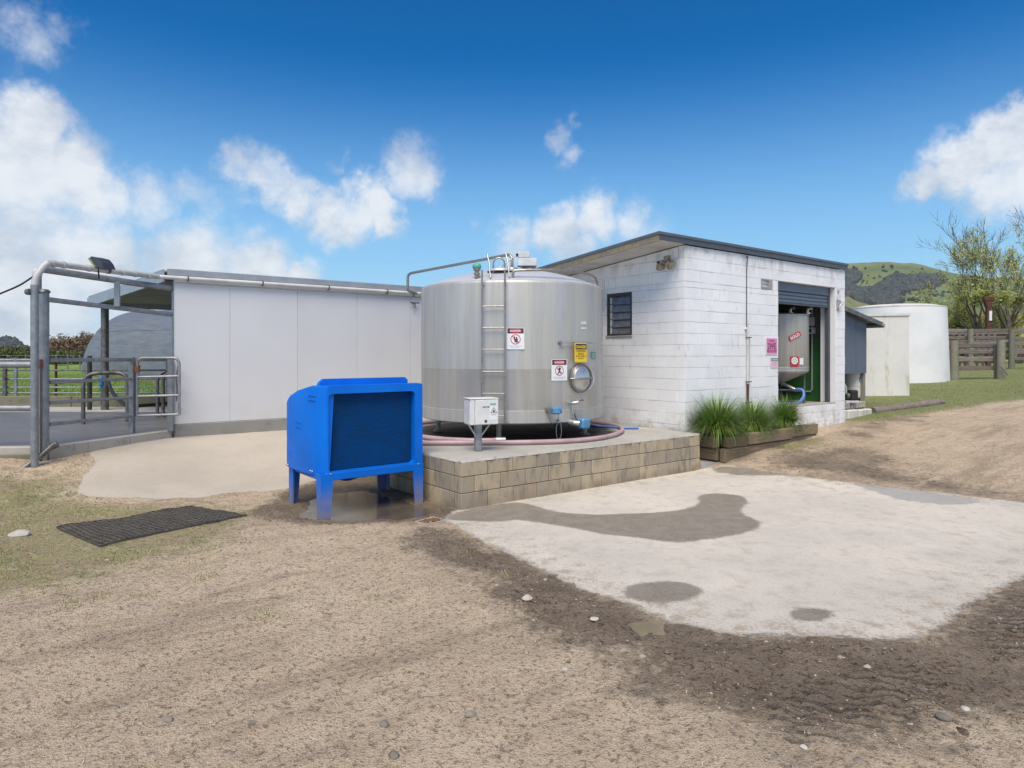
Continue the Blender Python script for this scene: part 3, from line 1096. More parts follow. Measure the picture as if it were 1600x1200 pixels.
rows = [-2.5]
while rows[-1] < 1450:
    g_ = .0082 if rows[-1] < 15 else (.03 if rows[-1] < 50 else .12)
    rows.append(rows[-1] + (rows[-1] + 5.2) * g_)
rows = np.array(rows)
NS = 540
ss = np.linspace(-1.4, 1.4, NS)
YY = np.repeat(rows[:, None], NS, 1)
XX = ss[None, :] * (YY + 5.2)
gx, gy = XX.ravel(), YY.ravel()
gzv = gz(gx, gy)
gzv = np.where(gy > 150, gzv - (gy - 150) * .002, gzv)
print("ground verts", len(gx))
n_r = len(rows)
ii = (np.arange(n_r - 1)[:, None] * NS + np.arange(NS - 1)[None, :]).ravel()
gfaces = np.stack([ii, ii + 1, ii + NS + 1, ii + NS], 1)

att = {}
att['mud'] = np.maximum.reduce([soft(MUD1, gx, gy, .42), soft(MUD2, gx, gy, .22), soft(MUD3, gx, gy, .6) * .6, soft(MUD4, gx, gy, .5) * .5])
att['grass'] = np.maximum.reduce([soft(TURF1, gx, gy, .5) * .72, soft(TURF2, gx, gy, .5) * .95, soft(TURF3, gx, gy, .15) * .8])
a_, b_ = toab(gx, gy)
att['field'] = np.maximum(sstep(15.5, 17.5, gy) * (1 - sstep(-1.0, 1.5, gx)), sstep(32, 40, gy) * .55)
att['stain'] = np.maximum.reduce([soft(smooth_poly(STAIN, 2), gx, gy, .11), soft(STAIN2, gx, gy, .12), soft(STAIN3, gx, gy, .10), soft(STAIN4, gx, gy, .12) * .8])
RUT1 = wp([(1190, 1150), (1200, 1080), (1330, 1040), (1480, 1030), (1520, 1085), (1420, 1140), (1300, 1165)])
RUT2 = wp([(1500, 1000), (1560, 930), (1640, 905), (1700, 960), (1600, 1040)])
att['rut'] = np.maximum(soft(RUT1, gx, gy, .2), soft(RUT2, gx, gy, .2))
att['halo'] = np.maximum.reduce([soft(MUD1, gx, gy, 1.3), soft(MUD3, gx, gy, 1.2) * .9, soft(MUD2, gx, gy, .6), soft(MUD4, gx, gy, 1.2) * .8])
att['bank'] = soft(TURF2, gx, gy, .6)
att['grey'] = soft(GREY, gx, gy, .06)
pad_m = soft(PAD, gx, gy, .26)
att['rim'] = np.clip(sdf(PAD, gx, gy) / .75, 0, 1) ** .7
att['rim'] = np.where(sdf(PAD, gx, gy) < -.3, 1.0, att['rim'])
apr_m = soft(APRON, gx, gy, .10)


def grid_mesh(name, keep=None, lift=0.0, conc=None, apron=0.0):
    me = bpy.data.meshes.new(name)
    if keep is None:
        vid = np.arange(len(gx)); faces = gfaces
    else:
        fk = keep[gfaces].any(1)
        faces = gfaces[fk]
        vid = np.unique(faces)
        lut = np.full(len(gx), -1); lut[vid] = np.arange(len(vid))
        faces = lut[faces]
    co = np.stack([gx[vid], gy[vid], gzv[vid] + (lift if conc is None else (conc[vid] * 2 - 1) * lift)], 1).astype(np.float32)
    me.vertices.add(len(vid)); me.vertices.foreach_set('co', co.ravel())
    me.loops.add(faces.size); me.loops.foreach_set('vertex_index', faces.ravel().astype(np.int32))
    me.polygons.add(len(faces))
    me.polygons.foreach_set('loop_start', np.arange(0, faces.size, 4, dtype=np.int32))
    me.polygons.foreach_set('use_smooth', np.ones(len(faces), bool))
    me.update()
    me.validate()
    for k in ('mud', 'grass', 'field', 'stain', 'grey', 'rim', 'rut', 'bank', 'halo'):
        at = me.attributes.new(k, 'FLOAT', 'POINT')
        at.data.foreach_set('value', att[k][vid].astype(np.float32))
    at = me.attributes.new('conc', 'FLOAT', 'POINT')
    at.data.foreach_set('value', (conc[vid] if conc is not None else np.zeros(len(vid))).astype(np.float32))
    at = me.attributes.new('apron', 'FLOAT', 'POINT')
    at.data.foreach_set('value', np.full(len(vid), apron, np.float32))
    me.materials.append(M_['ground'])
    o = bpy.data.objects.new(name, me)
    col.objects.link(o)
    o['kind'] = 'structure'
    return o


grid_mesh('ground')
grid_mesh('concrete_pad', pad_m > .08, .006, pad_m)
grid_mesh('concrete_apron', (apr_m > .08), .004, apr_m, 1.0)


def sheet(name, poly, z, mat, kind='structure'):
    mb = MB()
    mb.add([(x, y, z) for x, y in poly], [tuple(range(len(poly)))])
    o = part(name, mb, mat)
    o['kind'] = kind
    return o


def ragged(poly, it, amp, seed):
    q = smooth_poly(poly, it)
    cx_ = sum(p[0] for p in q) / len(q); cy_ = sum(p[1] for p in q) / len(q)
    out = []
    for x_, y_ in q:
        k = 1 + amp * (float(fbm(np.array([x_ * 1.0]), np.array([y_]), 7.0, 3, seed)[0]) - .5) * 2
        out.append((cx_ + (x_ - cx_) * k, cy_ + (y_ - cy_) * k))
    return out


sheet('puddle', [(x_ * 1.12 - .12 * -1.72, y_ * 1.12 - .12 * 8.45) for x_, y_ in smooth_poly(PUD1)], -.017, M_['water'])
sheet('puddle', [tuple(v) for v in ell(1010, 976, 46, 24)], -.021, M_['water_yellow'])

# ------------------------------------------------------------------ cow yard behind the kerb
K1, K0, KL = Vector((-5.70, 11.16, 0)), Vector((-6.47, 9.3, 0)), Vector((-11.5, 8.9, 0))
mb = MB()
yard_poly = [(KL.x, KL.y + .1), (K0.x, K0.y + .12), (K1.x - .12, K1.y), tuple(AB(-1.98, 5.75)[:2]), tuple(AB(1.15, 5.75)[:2]), tuple(AB(1.15, 11.2)[:2]), (-5.0, 16.2), (-22, 16.2), (-22, KL.y + .1)]
mb.prism(yard_poly, .2, .585)
struct('yard_floor', mb, M_['yard'])
mb = MB()
mb.prism([(-22, 15.2), (-6.4, 15.2), (-6.4, 16.6), (-22, 16.6)], .3, .592)
struct('yard_floor_strip', mb, M_['yard_edge'])


def seg_box(mb, p, q, w, z0p, z1p, z0q, z1q, ch=.012):
    """bar of rectangular section from p to q (plan points), heights at each end; lies to the left of p->q"""
    p, q = Vector((p[0], p[1], 0)), Vector((q[0], q[1], 0))
    t = (q - p).normalized()
    nn = Vector((-t.y, t.x, 0)) * w
    lo = [p + Vector((0, 0, z0p)), q + Vector((0, 0, z0q)), q + nn + Vector((0, 0, z0q)), p + nn + Vector((0, 0, z0p))]
    hi = [p + Vector((0, 0, z1p - ch)), q + Vector((0, 0, z1q - ch)), q + nn + Vector((0, 0, z1q - ch)), p + nn + Vector((0, 0, z1p - ch))]
    ins = (nn.normalized() * ch)
    tt = [p + ins + Vector((0, 0, z1p)), q + ins + Vector((0, 0, z1q)), q + nn - ins + Vector((0, 0, z1q)), p + nn - ins + Vector((0, 0, z1p))]
    n0 = len(mb.v)
    mb.v += [tuple(x) for x in lo + hi + tt]
    fs = [(3, 2, 1, 0), (8, 9, 10, 11)]
    for k in range(4):
        l = (k + 1) % 4
        fs += [(k, l, 4 + l, 4 + k), (4 + k, 4 + l, 8 + l, 8 + k)]
    mb.f += [tuple(n0 + i for i in f) for f in fs]
    mb.s += [False] * len(fs)
    mb.m += [0] * len(fs)
    return mb


kerb = thing('concrete_kerb', 'low weathered concrete kerb along the front of the dark cow yard', 'kerb', (0, 0, 0))
fr = [0, .28, .62, 1.0]
for i in range(3):
    p = K0.lerp(K1, fr[i] + .002); q = K0.lerp(K1, fr[i + 1] - .002)
    mb = seg_box(MB(), p, q, .15, .1, .605 + .02 * fr[i], .1, .605 + .02 * fr[i + 1])
    part('kerb_block', mb, M_['kerb'], kerb)
for i in range(3):
    p = KL.lerp(K0, i / 3 + .001); q = KL.lerp(K0, (i + 1) / 3 - .001)
    part('kerb_block', seg_box(MB(), p, q, .15, .05, .60, .05, .603), M_['kerb'], kerb)
foot_dir = (K0 - K1).normalized()
mb = seg_box(MB(), K0 + Vector((-.35, -.16, 0)), K0.lerp(K1, .36) + Vector((.14, -.02, 0)), .2, .0, .335, .0, .40)
part('footing', mb, M_['footing'], kerb)
mb = seg_box(MB(), KL + Vector((0, -.03, 0)), K0 + Vector((-.0, -.03, 0)), .028, .1, .50, .1, .505)
part('moss_band', mb, M_['footing'], kerb, 'dark mossy stained face left of the steel posts')

# low wall and rails at the far side of the yard
lw = thing('low_block_wall', 'low dark concrete wall under the rails at the back of the cow yard', 'wall', (0, 0, 0))
for i in range(7):
    x0 = -22 + i * 2.2
    mb = MB().cbox(x0, 16.62, .3, x0 + 2.19, 16.85, .86, .015)
    part('wall_panel', mb, M_['footing'], lw)

# ------------------------------------------------------------------ platform under the milk tank
PL, PD = 4.66, 5.5
plat = thing('tank_platform', 'raised tan blockwork platform with a concrete top carrying the round steel tank', 'platform', (C0.x, C0.y, 0), ANG)
mb = MB().box(.012, .012, -.3, PL - .012, PD, .556)
part('core', mb, M_['grey_mortar'], plat)
_bm = {}


def block_mesh(L, H, D, mat, ch, key):
    k = (round(L, 3), round(H, 3), round(D, 3), key)
    if k not in _bm:
        _bm[k] = MB().cbox(0, 0, 0, L, D, H, ch).mesh('block', mat)
    return _bm[k]


def lay_x(parent, x0, x1, y, z, H, first, mat, key, D=.09, gap=.006, ch=.006, L=.4, holes=(), gapz=.006, jit=.0015, flip=False, vgap=None):
    """one course of blocks along x (or, with flip, along y on the face x = y-argument)"""
    vgap = gap if vgap is None else vgap
    cuts = [x0]
    t = x0 + first
    while t < x1 - .03:
        if t > x0 + .03:
            cuts.append(t)
        t += L
    cuts.append(x1)
    out = []
    for a0, a1 in zip(cuts[:-1], cuts[1:]):
        segs = [(a0, a1)]
        for (h0, h1, hz0, hz1) in holes:
            if z + H > hz0 + .01 and z < hz1 - .01:
                ns = []
                for s0, s1 in segs:
                    if h1 <= s0 or h0 >= s1:
                        ns.append((s0, s1))
                    else:
                        if h0 - s0 > .03: ns.append((s0, h0 + vgap / 2))
                        if s1 - h1 > .03: ns.append((h1 - vgap / 2, s1))
                segs = ns
        for s0, s1 in segs:
            me = block_mesh(s1 - s0 - vgap, H - gapz, D, mat, ch, key)
            j = random.uniform(-jit, jit)
            if not flip:
                o = part('block', me, None, parent, loc=(s0 + vgap / 2, y + j, z + gapz / 2))
            else:
                o = part('block', me, None, parent, loc=(y + j, s1 - vgap / 2, z + gapz / 2), rot=(0, 0, -PI / 2))
            out.append(o)
    return out


zc = [-.03, .2, .4, .575]
for c in range(3):
    H = zc[c + 1] - zc[c]
    lay_x(plat, 0, PL, -.002, zc[c], H, .4 if c != 1 else .2, M_['tblock'], 't', D=.15, gap=.008, gapz=.008, ch=.005, jit=.003, vgap=.008)
    lay_x(plat, .155, 4.0, .0, zc[c], H, .25 if c != 1 else .05, M_['tblock'], 't', D=.15, gap=.008, gapz=.008, ch=.005, jit=.003, flip=True, vgap=.008)
# screed top with a ragged front edge
mb = MB()
top, bot = [], []
edge = []
nx = 130
for i in range(nx + 1):
    x = PL * i / nx
    w = .006 * math.sin(i * .9) + random.uniform(-.007, .007)
    edge.append((x, -.004 + w))
rim = edge + [(PL, PD)] + [(0, PD)] + [(random.uniform(-.004, .008), PD * (1 - k / 60)) for k in range(1, 60)]
n0 = len(rim)
zt = .600
vs = [(x, y, .574) for x, y in rim]
for (x, y) in rim:
    s = 1
    yy = y + (.018 if y < .05 else 0)
    xx = x + (.018 if x < .02 and y > .02 else 0)
    vs.append((xx, yy, zt + random.uniform(-.004, .002)))
fs = [tuple(reversed(range(n0))), tuple(range(n0, 2 * n0))]
for i in range(n0):
    j = (i + 1) % n0
    fs.append((i, j, n0 + j, n0 + i))
mb.add(vs, fs)
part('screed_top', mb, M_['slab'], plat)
# little concrete ramp against the right end
mb = MB()
q = [AB(PL + .02, -.03), AB(PL + .5, -.06), AB(PL + .42, .32), AB(PL + .02, .4)]
lo = [Vector((v.x, v.y, -.1)) for v in q]
hh = [.13, .085, .10, .17]
hi = [Vector((v.x, v.y, h)) for v, h in zip(q, hh)]
mb.hull(lo, hi)
o = struct('concrete_step', mb, M_['yard_edge'])

# ------------------------------------------------------------------ white block dairy building
BX, BY = 4.75, .369
bo = AB(BX, BY)
Lx, Ly = 5.55, 6.0
dairy = thing('dairy_building', 'white painted blockwork dairy with a grey flat roof and a half open roller door', 'building', (bo.x, bo.y, 0), ANG)
DOOR = (2.875, 5.141, .84, 3.34)
VENT = (2.28, 2.675, 3.136, 3.336)
WIN = (1.19, 1.815, 2.245, 3.045)
core = MB()
T = .19
ys = .012
roofz = lambda y: 3.88 - .09 * (y + .05)
# front wall core with the door opening
core.box(T, ys, .1, DOOR[0], T, 3.74)
core.box(DOOR[1], ys, .1, Lx - .004, T, 3.74)
core.box(DOOR[0], ys, DOOR[3], DOOR[1], T, 3.74)
core.box(DOOR[0], ys, .1, DOOR[1], T, DOOR[2] - .005)
part('wall_core', core, M_['mortar'], dairy)
core = MB()
def wall_y(x0, x1, y0, y1, z0, mb):
    """wall along y whose top follows the roof"""
    lo = [(x0, y0, z0), (x1, y0, z0), (x1, y1, z0), (x0, y1, z0)]
    hi = [(x0, y0, roofz(y0) - .13), (x1, y0, roofz(y0) - .13), (x1, y1, roofz(y1) - .13), (x0, y1, roofz(y1) - .13)]
    mb.hull([Vector(v) for v in lo], [Vector(v) for v in hi])
wall_y(ys, T, ys, WIN[0], .1, core)
wall_y(ys, T, WIN[1], 3.2, .1, core)
core.box(ys, WIN[0], .1, T, WIN[1], WIN[2])
lo = [Vector((ys, WIN[0], WIN[3])), Vector((T, WIN[0], WIN[3])), Vector((T, WIN[1], WIN[3])), Vector((ys, WIN[1], WIN[3]))]
hi = [Vector((v.x, v.y, roofz(v.y) - .13)) for v in lo]
core.hull(lo, hi)
part('wall_core', core, M_['mortar'], dairy)
core = MB()
wall_y(.002, T, 3.2, Ly, .1, core)
wall_y(Lx - T, Lx - .002, T, Ly, .1, core)
core.box(T, Ly - T, .1, Lx - T, Ly, 3.2)
part('rear_wall', core, M_['wblock'], dairy)
zl = [.28, .49, .69] + [.69 + .1955 * k for k in range(1, 13)] + [3.136, 3.336, 3.536, 3.742]
for i in range(len(zl) - 1):
    z0, H = zl[i], zl[i + 1] - zl[i]
    odd = i % 2
    lay_x(dairy, 0, Lx, 0, z0, H, .4 if odd else .2, M_['wblock'], 'w', D=.13, gap=.006, gapz=.0038, ch=.0025, holes=[DOOR, VENT], jit=.0025, vgap=.0022)
    if z0 >= .48:
        top_lim = 3.2
        # stop the upper courses where the sloping roof cuts them
        yend = min(top_lim, max(.14, (3.88 - .13 - (z0 + H)) / .09 - .05))
        if z0 + H > roofz(.3) - .13:
            continue
        lay_x(dairy, .132, yend, 0, z0, H, .268 if odd else .068, M_['wblock'], 'w', D=.13, gap=.006, gapz=.0038, ch=.0025, holes=[(WIN[0], WIN[1], WIN[2], WIN[3])], jit=.0025, flip=True, vgap=.003)
# sloping top course on the left wall
for k in range(8):
    y0, y1 = .14 + k * .4, .14 + (k + 1) * .4 - .004
    if y1 > 3.2: y1 = 3.2
    if y1 - y0 < .05: continue
    zb = max(z for z in zl if z <= roofz(y1) - .13 - .03 and z not in (3.742,))
    zb0 = [z for z in zl if z + 1e-6 >= zb][0]
    lo = [Vector((0, y0, zb0 + .004)), Vector((.13, y0, zb0 + .004)), Vector((.13, y1, zb0 + .004)), Vector((0, y1, zb0 + .004))]
    hi = [Vector((v.x, v.y, roofz(v.y) - .132)) for v in lo]
    part('block', MB().hull(lo, hi), M_['wblock'], dairy)
# roof
x0, x1, y0, y1 = -.72, Lx + .02, -.05, Ly + .4
def slope_box(mb, xa, xb, ya, yb, dz0, dz1, mi=0):
    lo = [Vector((xa, ya, roofz(ya) + dz0)), Vector((xb, ya, roofz(ya) + dz0)), Vector((xb, yb, roofz(yb) + dz0)), Vector((xa, yb, roofz(yb) + dz0))]
    hi = [v + Vector((0, 0, dz1 - dz0)) for v in lo]
    return mb.hull(lo, hi, mi=mi)
roof = part('roof', slope_box(MB(), x0 + .02, x1 - .02, y0 + .02, y1, -.09, -.005), M_['roof_grey'], dairy)
part('soffit', slope_box(MB(), x0 + .03, -.001, y0 + .03, y1 - .02, -.118, -.10), M_['soffit'], dairy)
part('fascia', MB().box(x0, y0, 3.75, x1, y0 + .02, 3.842), M_['dark_paint'], dairy, 'dark blue grey fascia above the roller door')
part('roof_flashing', MB().cbox(x0 - .01, y0 - .016, 3.838, x1 + .01, y0 + .06, 3.886, .004), M_['roof_grey'], dairy)
for k in range(5):
    ya, yb = y0 + .003 + k * 1.28, y0 + (k + 1) * 1.28
    part('fascia_board', slope_box(MB(), x0 - .002, x0 + .018, ya, yb, -.15, -.04), M_['fascia_wood'], dairy, 'weathered fascia board with yellow lichen')
part('roof_flashing', slope_box(MB(), x0 - .014, x0 + .05, y0 - .01, y1, -.042, .006), M_['roof_grey'], dairy)
# louvre window
win = part('window', MB(), M_['window_frame'], dairy)
mbw = MB()
y0w, y1w, z0w, z1w = WIN[0] + .003, WIN[1] - .003, WIN[2] + .003, WIN[3] - .003
xf0, xf1 = -.006, .07
mbw.box(xf0, y0w, z0w, xf1, y0w + .03, z1w)
mbw.box(xf0, y1w - .07, z0w, xf1, y1w, z1w)
mbw.box(xf0, y0w + .03, z0w, xf1, y1w - .07, z0w + .03)
mbw.box(xf0, y0w + .03, z1w - .06, xf1, y1w - .07, z1w)
win.data = mbw.mesh('window', M_['window_frame'])
part('sill', MB().cbox(-.03, y0w - .02, z0w - .028, .05, y1w + .02, z0w - .001, .004), M_['kerb'], win)
ng = 5
gh = (z1w - .06 - z0w - .03) / ng
for k in range(ng):
    zb = z0w + .03 + k * gh
    vs = [(.008, y0w + .032, zb - .012), (.008, y1w - .105, zb - .012), (.045, y1w - .105, zb + gh), (.045, y0w + .032, zb + gh)]
    vs2 = [(x + .006, y, z) for x, y, z in vs]
    part('louvre_pane', MB().hull([Vector(v) for v in vs], [Vector(v) for v in vs2]), M_['glass_louvre'], win)
mbc = MB()
for k in range(ng):
    zb = z0w + .03 + k * gh
    mbc.box(.0, y1w - .102, zb + .004, .04, y1w - .078, zb + gh - .012)
part('louvre_clips', mbc, M_['pvc_white'], win)
part('blind', MB().box(.085, y0w, z0w, .09, y1w, z1w), M_['dim_wall'], win)
# vent block
vb = MB()
vx0, vx1, vz0, vz1 = VENT[0] + .004, VENT[1] - .004, VENT[2] + .003, VENT[3] - .003
vent = part('air_vent', MB().box(vx0, .10, vz0, vx1, .128, vz1), M_['grey_mortar'], dairy)
fm = MB()
fm.box(vx0, -.008, vz0, vx0 + .03, .1, vz1); fm.box(vx1 - .13, -.002, vz0, vx1, .1, vz1)
fm.box(vx0 + .03, -.008, vz0, vx1 - .13, .1, vz0 + .022); fm.box(vx0 + .03, -.008, vz1 - .022, vx1 - .13, .1, vz1)
part('vent_frame', fm, M_['kerb'], vent)
for k in range(2):
    zz = vz0 + .03 + k * .07
    lo = [Vector((vx0 + .03, .0, zz)), Vector((vx1 - .13, .0, zz)), Vector((vx1 - .13, .09, zz + .05)), Vector((vx0 + .03, .09, zz + .05))]
    part('vent_slat', MB().hull(lo, [v + Vector((0, 0, .012)) for v in lo]), M_['kerb'], vent)
# roller door, guide and jamb lining
rd = part('roller_door', MB().box(DOOR[0] - .01, .17, 3.0, DOOR[1], .2, DOOR[3] + .2), M_['iron'], dairy, 'half open blue grey roller door')
cur = MB()
cur.cbox(DOOR[0] + .002, .10, 3.165, DOOR[1] - .11, .135, DOOR[3] - .004, .008)
part('door_hood', cur, M_['iron'], rd)
for k in range(3):
    z0 = 2.935 + k * .076
    part('door_slat', MB().cbox(DOOR[0] + .002, .118, z0, DOOR[1] - .11, .15, z0 + .073, .014), M_['iron'], rd)
part('bottom_rail', MB().cbox(DOOR[0] + .002, .112, 2.905, DOOR[1] - .11, .155, 2.934, .004), M_['dark_paint'], rd)
part('door_handle', MB().tube([(3.9, .118, 2.98), (3.9, .09, 2.98), (3.98, .09, 2.98), (3.98, .118, 2.98)], .007, 6), M_['galv'], rd)
part('door_guide', MB().box(DOOR[1] - .105, .105, DOOR[2], DOOR[1] - .03, .185, 3.33), M_['dark_paint'], rd)
# reveal of the right jamb and the sill
part('jamb', MB().box(DOOR[1] - .028, -.001, DOOR[2] + .024, DOOR[1] - .0035, .32, 3.335), M_['wblock'], dairy)
part('door_sill', MB().cbox(DOOR[0] + .002, .0, DOOR[2] - .002, DOOR[1] - .03, .30, DOOR[2] + .02, .008), M_['kerb'], dairy)
for k in range(6):
    xa = DOOR[0] + (DOOR[1] - DOOR[0]) * k / 6
    part('block', MB().cbox(xa + .001, .0005 * (k % 2), .6935, xa + (DOOR[1] - DOOR[0]) / 6 - .001, .13, .8365, .004), M_['wblock'], dairy)
br = part('wall_bracket', MB().cbox(5.2, -.05, 3.26, 5.3, -.001, 3.33, .008), M_['motor_grey'], dairy)
part('bracket_arm', MB().tube([(5.16, -.03, 3.1), (5.21, -.05, 3.2), (5.25, -.05, 3.29)], .014, 8), M_['motor_grey'], br)
bb = part('bell_box', MB().cbox(5.17, -.03, 2.86, 5.33, -.001, 3.08, .01), M_['kerb'], dairy)
part('bell', MB().tube([(5.2, -.06, 2.84), (5.2, -.06, 2.93), (5.25, -.06, 2.98), (5.31, -.06, 2.98)], .02, 8), M_['motor_grey'], bb)
# room inside
part('room_floor', MB().box(T, T, .3, Lx - T, Ly - T, .838), M_['kerb'], dairy)
rw = MB()
rw.box(Lx - T - .02, T, .838, Lx - T - .002, Ly - T, 2.24)
part('dado', rw, M_['green_wall'], dairy, 'green painted lower wall inside')
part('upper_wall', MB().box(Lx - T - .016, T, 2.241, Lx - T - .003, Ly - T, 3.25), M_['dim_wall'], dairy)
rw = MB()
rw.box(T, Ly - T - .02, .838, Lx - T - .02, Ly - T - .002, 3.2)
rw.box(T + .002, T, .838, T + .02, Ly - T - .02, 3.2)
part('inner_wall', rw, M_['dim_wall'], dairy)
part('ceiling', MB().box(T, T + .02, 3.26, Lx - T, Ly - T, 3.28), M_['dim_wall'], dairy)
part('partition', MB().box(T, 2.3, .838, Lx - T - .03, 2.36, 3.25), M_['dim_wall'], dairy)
# pipe work on the green wall
xw = Lx - T - .045
part('wall_conduit', MB().tube([(xw, .62, 3.2), (xw, .62, 1.12), (xw, .66, 1.06), (xw, 1.6, 1.06)], .017, 8), M_['pvc'], dairy)
mbx = part('meter_box', MB().cbox(xw - .10, .54, 2.36, xw + .02, .72, 2.50, .01), M_['motor_grey'], dairy)
part('meter_window', MB().box(xw - .106, .58, 2.395, xw - .101, .68, 2.465), M_['sign_black'], mbx)
part('switch_box', MB().cbox(xw - .07, .56, 2.54, xw + .02, .66, 2.74, .01), M_['motor_grey'], dairy)
part('wall_lamp', MB().lathe([(.001, -.07), (.05, -.06), (.07, -.02), (.07, 0)], 12, M=Matrix.Translation((xw + .02, .36, 2.13)) @ Matrix.Rotation(PI / 2, 4, 'Y')), M_['lamp_base'], dairy)
# outside services on the front wall
part('conduit', MB().tube([(1.74, -.02, 2.38), (1.77, -.028, 2.36), (1.80, -.028, 2.28), (1.80, -.028, 1.35)], .024, 8), M_['pvc_white'], dairy)
part('drain_pipe', MB().tube([(1.80, -.028, 1.37), (1.80, -.028, .5)], .021, 8), M_['rust'], dairy)
part('cable', MB().tube([(1.72, -.07, 3.80), (1.66, -.075, 3.74), (1.70, -.07, 3.66), (1.78, -.05, 3.72), (1.80, -.02, 3.62), (1.79, -.014, 3.5), (1.79, -.012, 2.36)], .007, 6), M_['black'], dairy)
part('thin_pipe', MB().tube([(1.86, -.02, 2.2), (1.865, -.02, 1.7), (1.85, -.02, 1.45), (1.84, -.02, .5)], .010, 6), M_['pvc'], dairy)
for z in (2.2, 1.38, 1.0):
    part('pipe_clip', MB().box(1.765, -.058, z, 1.885, -.0035, z + .018), M_['galv_dark'], dairy)

# ------------------------------------------------------------------ the milk tank
TC = Vector((0.0, 11.35, 0.6))
R, ZB, ZT = 1.535, .255, 2.40          # heights above the platform top
tank = thing('milk_tank', 'big round stainless steel milk tank with ladder and domed hatch on the platform', 'tank', TC)


def surf(px, py, off=0.0):
    """point on the tank shell seen at a photograph position, its outward normal and the heading of that normal (tank coordinates)"""
    t = (px - CX) / F
    cx, cy = TC.x, TC.y
    A_, B_, C_ = 1 + t * t, -2 * (t * cx + cy), cx * cx + cy * cy - R * R
    Y = (-B_ - math.sqrt(max(0, B_ * B_ - 4 * A_ * C_))) / (2 * A_)
    p = P(px, py, Y) - TC
    nrm = Vector((p.x, p.y, 0)).normalized()
    p2 = nrm * (R + off)
    return Vector((p2.x, p2.y, p.z)), nrm, math.atan2(nrm.x, -nrm.y)


def on_tank(px, py, off=0.0):
    p, n, h = surf(px, py, off)
    return Matrix.Translation(p) @ Matrix.Rotation(h, 4, 'Z')     # local -y looks outwards, x to the right


SEG = 96
sh = part('shell', MB().lathe([(R, 1.07), (R, ZT - .05), (R - .008, ZT - .018), (R - .03, ZT)], SEG), M_['steel'], tank)
part('lower_shell', MB().lathe([(R - .05, ZB), (R - .012, ZB + .006), (R - .004, ZB + .02), (R - .003, 1.066), (R, 1.07)], SEG), M_['steel_low'], tank, 'slightly darker lower band below the weld seam')
part('skirt_band', MB().lathe([(R - .003, ZB + .015), (R + .004, ZB + .02), (R + .004, ZB + .20), (R - .003, ZB + .205)], SEG), M_['steel'], tank)
dome = [(R - .03, ZT)] + [((R - .04) * (1 - k / 12), ZT + .005 + .315 * (1 - (1 - k / 12) ** 2)) for k in range(0, 12)] + [(.002, ZT + .32)]
part('dome', MB().lathe(dome, SEG), M_['steel_dome'], tank)
part('bottom', MB().lathe([(.002, ZB + .03), (R - .05, ZB)], SEG), M_['steel_low'], tank)
for px, r_, an in ((0, 1.29, -98.8), (0, 1.25, -173), (0, 1.31, -26), (0, 1.29, 50), (0, 1.29, 122)):
    an = math.radians(an)
    lg = part('leg', MB().tube([(0, 0, .0), (0, 0, ZB + .03)], .042, 14), M_['steel_tube'], tank, loc=(r_ * math.cos(an), r_ * math.sin(an), 0))
    part('foot_plate', MB().lathe([(.001, .022), (.07, .022), (.085, .012), (.085, .0)], 16), M_['steel_tube'], lg)

# ladder
lad = part('ladder', MB(), M_['steel_tube'], tank)
mbl = MB()
Ml, Mr = on_tank(755.5, 560, .07), on_tank(789.5, 560, .07)
Lp, Rp = Ml.translation.copy(), Mr.translation.copy()
LT = 2.53
for p, s in ((Lp, -1), (Rp, 1)):
    back = Vector((0, 1, 0))
    pts = [(p.x, p.y, ZB + .03), (p.x, p.y, LT - .02), (p.x + s * .0, p.y + .01, LT)]
    mbl.tube(pts, .015, 8)
lad.data = mbl.mesh('ladder', M_['steel_tube'])
for py in (478.5, 512, 546, 580.5, 614.7, 649.6):
    z = HC - (py - HY) / F * (Lp.y + TC.y) - TC.z
    part('rung', MB().tube([(Lp.x, Lp.y, z), (Rp.x, Rp.y, z)], .010, 8), M_['steel_tube'], lad)
for p in (Lp, Rp):
    for z in (ZB + .12, ZT - .08):
        n = Vector((p.x, p.y, 0)).normalized()
        part('ladder_stay', MB().tube([(p.x, p.y, z), (p.x - n.x * .075, p.y - n.y * .075, z)], .010, 6), M_['steel_tube'], lad)
part('ladder_plug', MB().lathe([(.001, -.03), (.026, -.025), (.026, .02), (.001, .025)], 10, M=Matrix.Translation((Rp.x + .03, Rp.y + .02, ZB + .05)) @ Matrix.Rotation(PI / 2, 4, 'X')), M_['steel_tube'], lad)
# grab rails at the head of the ladder
def dz(x, y):
    r = math.hypot(x, y) / R
    return ZT + .32 * (1 - min(1, r) ** 2)
gr = MB()
for x in (-.345, -.065):
    gr.tube([(x - .03, -1.30, dz(x, -1.30) + .33), (x, -1.36, dz(x, -1.36) + .22), (x + .025, -1.44, dz(x, -1.44))], .013, 8)
part('grab_rail', gr, M_['steel_tube'], tank)
loop = MB()
pts = []
for k in range(15):
    an = PI * 1.1 * k / 14 - .05 * PI
    pts.append((-.20 + .09 * -math.cos(an), -1.1, dz(-.2, -1.1) + .12 + .11 * math.sin(an)))
pts = [(-.29, -1.1, dz(-.29, -1.1))] + pts + [(-.12, -1.1, dz(-.2, -1.1) + .05)]
loop.tube(pts, .012, 8)
loop.tube([(-.29, -1.1, dz(-.29, -1.1) + .02), (-.2, -1.08, dz(-.2, -1.1) + .08), (-.05, -1.0, dz(-.05, -1) + .16), (.05, -.95, dz(.05, -.95) + .24)], .010, 8)
part('hatch_handle', loop, M_['steel_tube'], tank)
part('hatch_lid', MB().lathe([(.001, .07), (.12, .065), (.2, .03), (.21, .0)], 24, c=(-.18, -.95, dz(-.18, -.95) - .01)), M_['steel_dome'], tank)
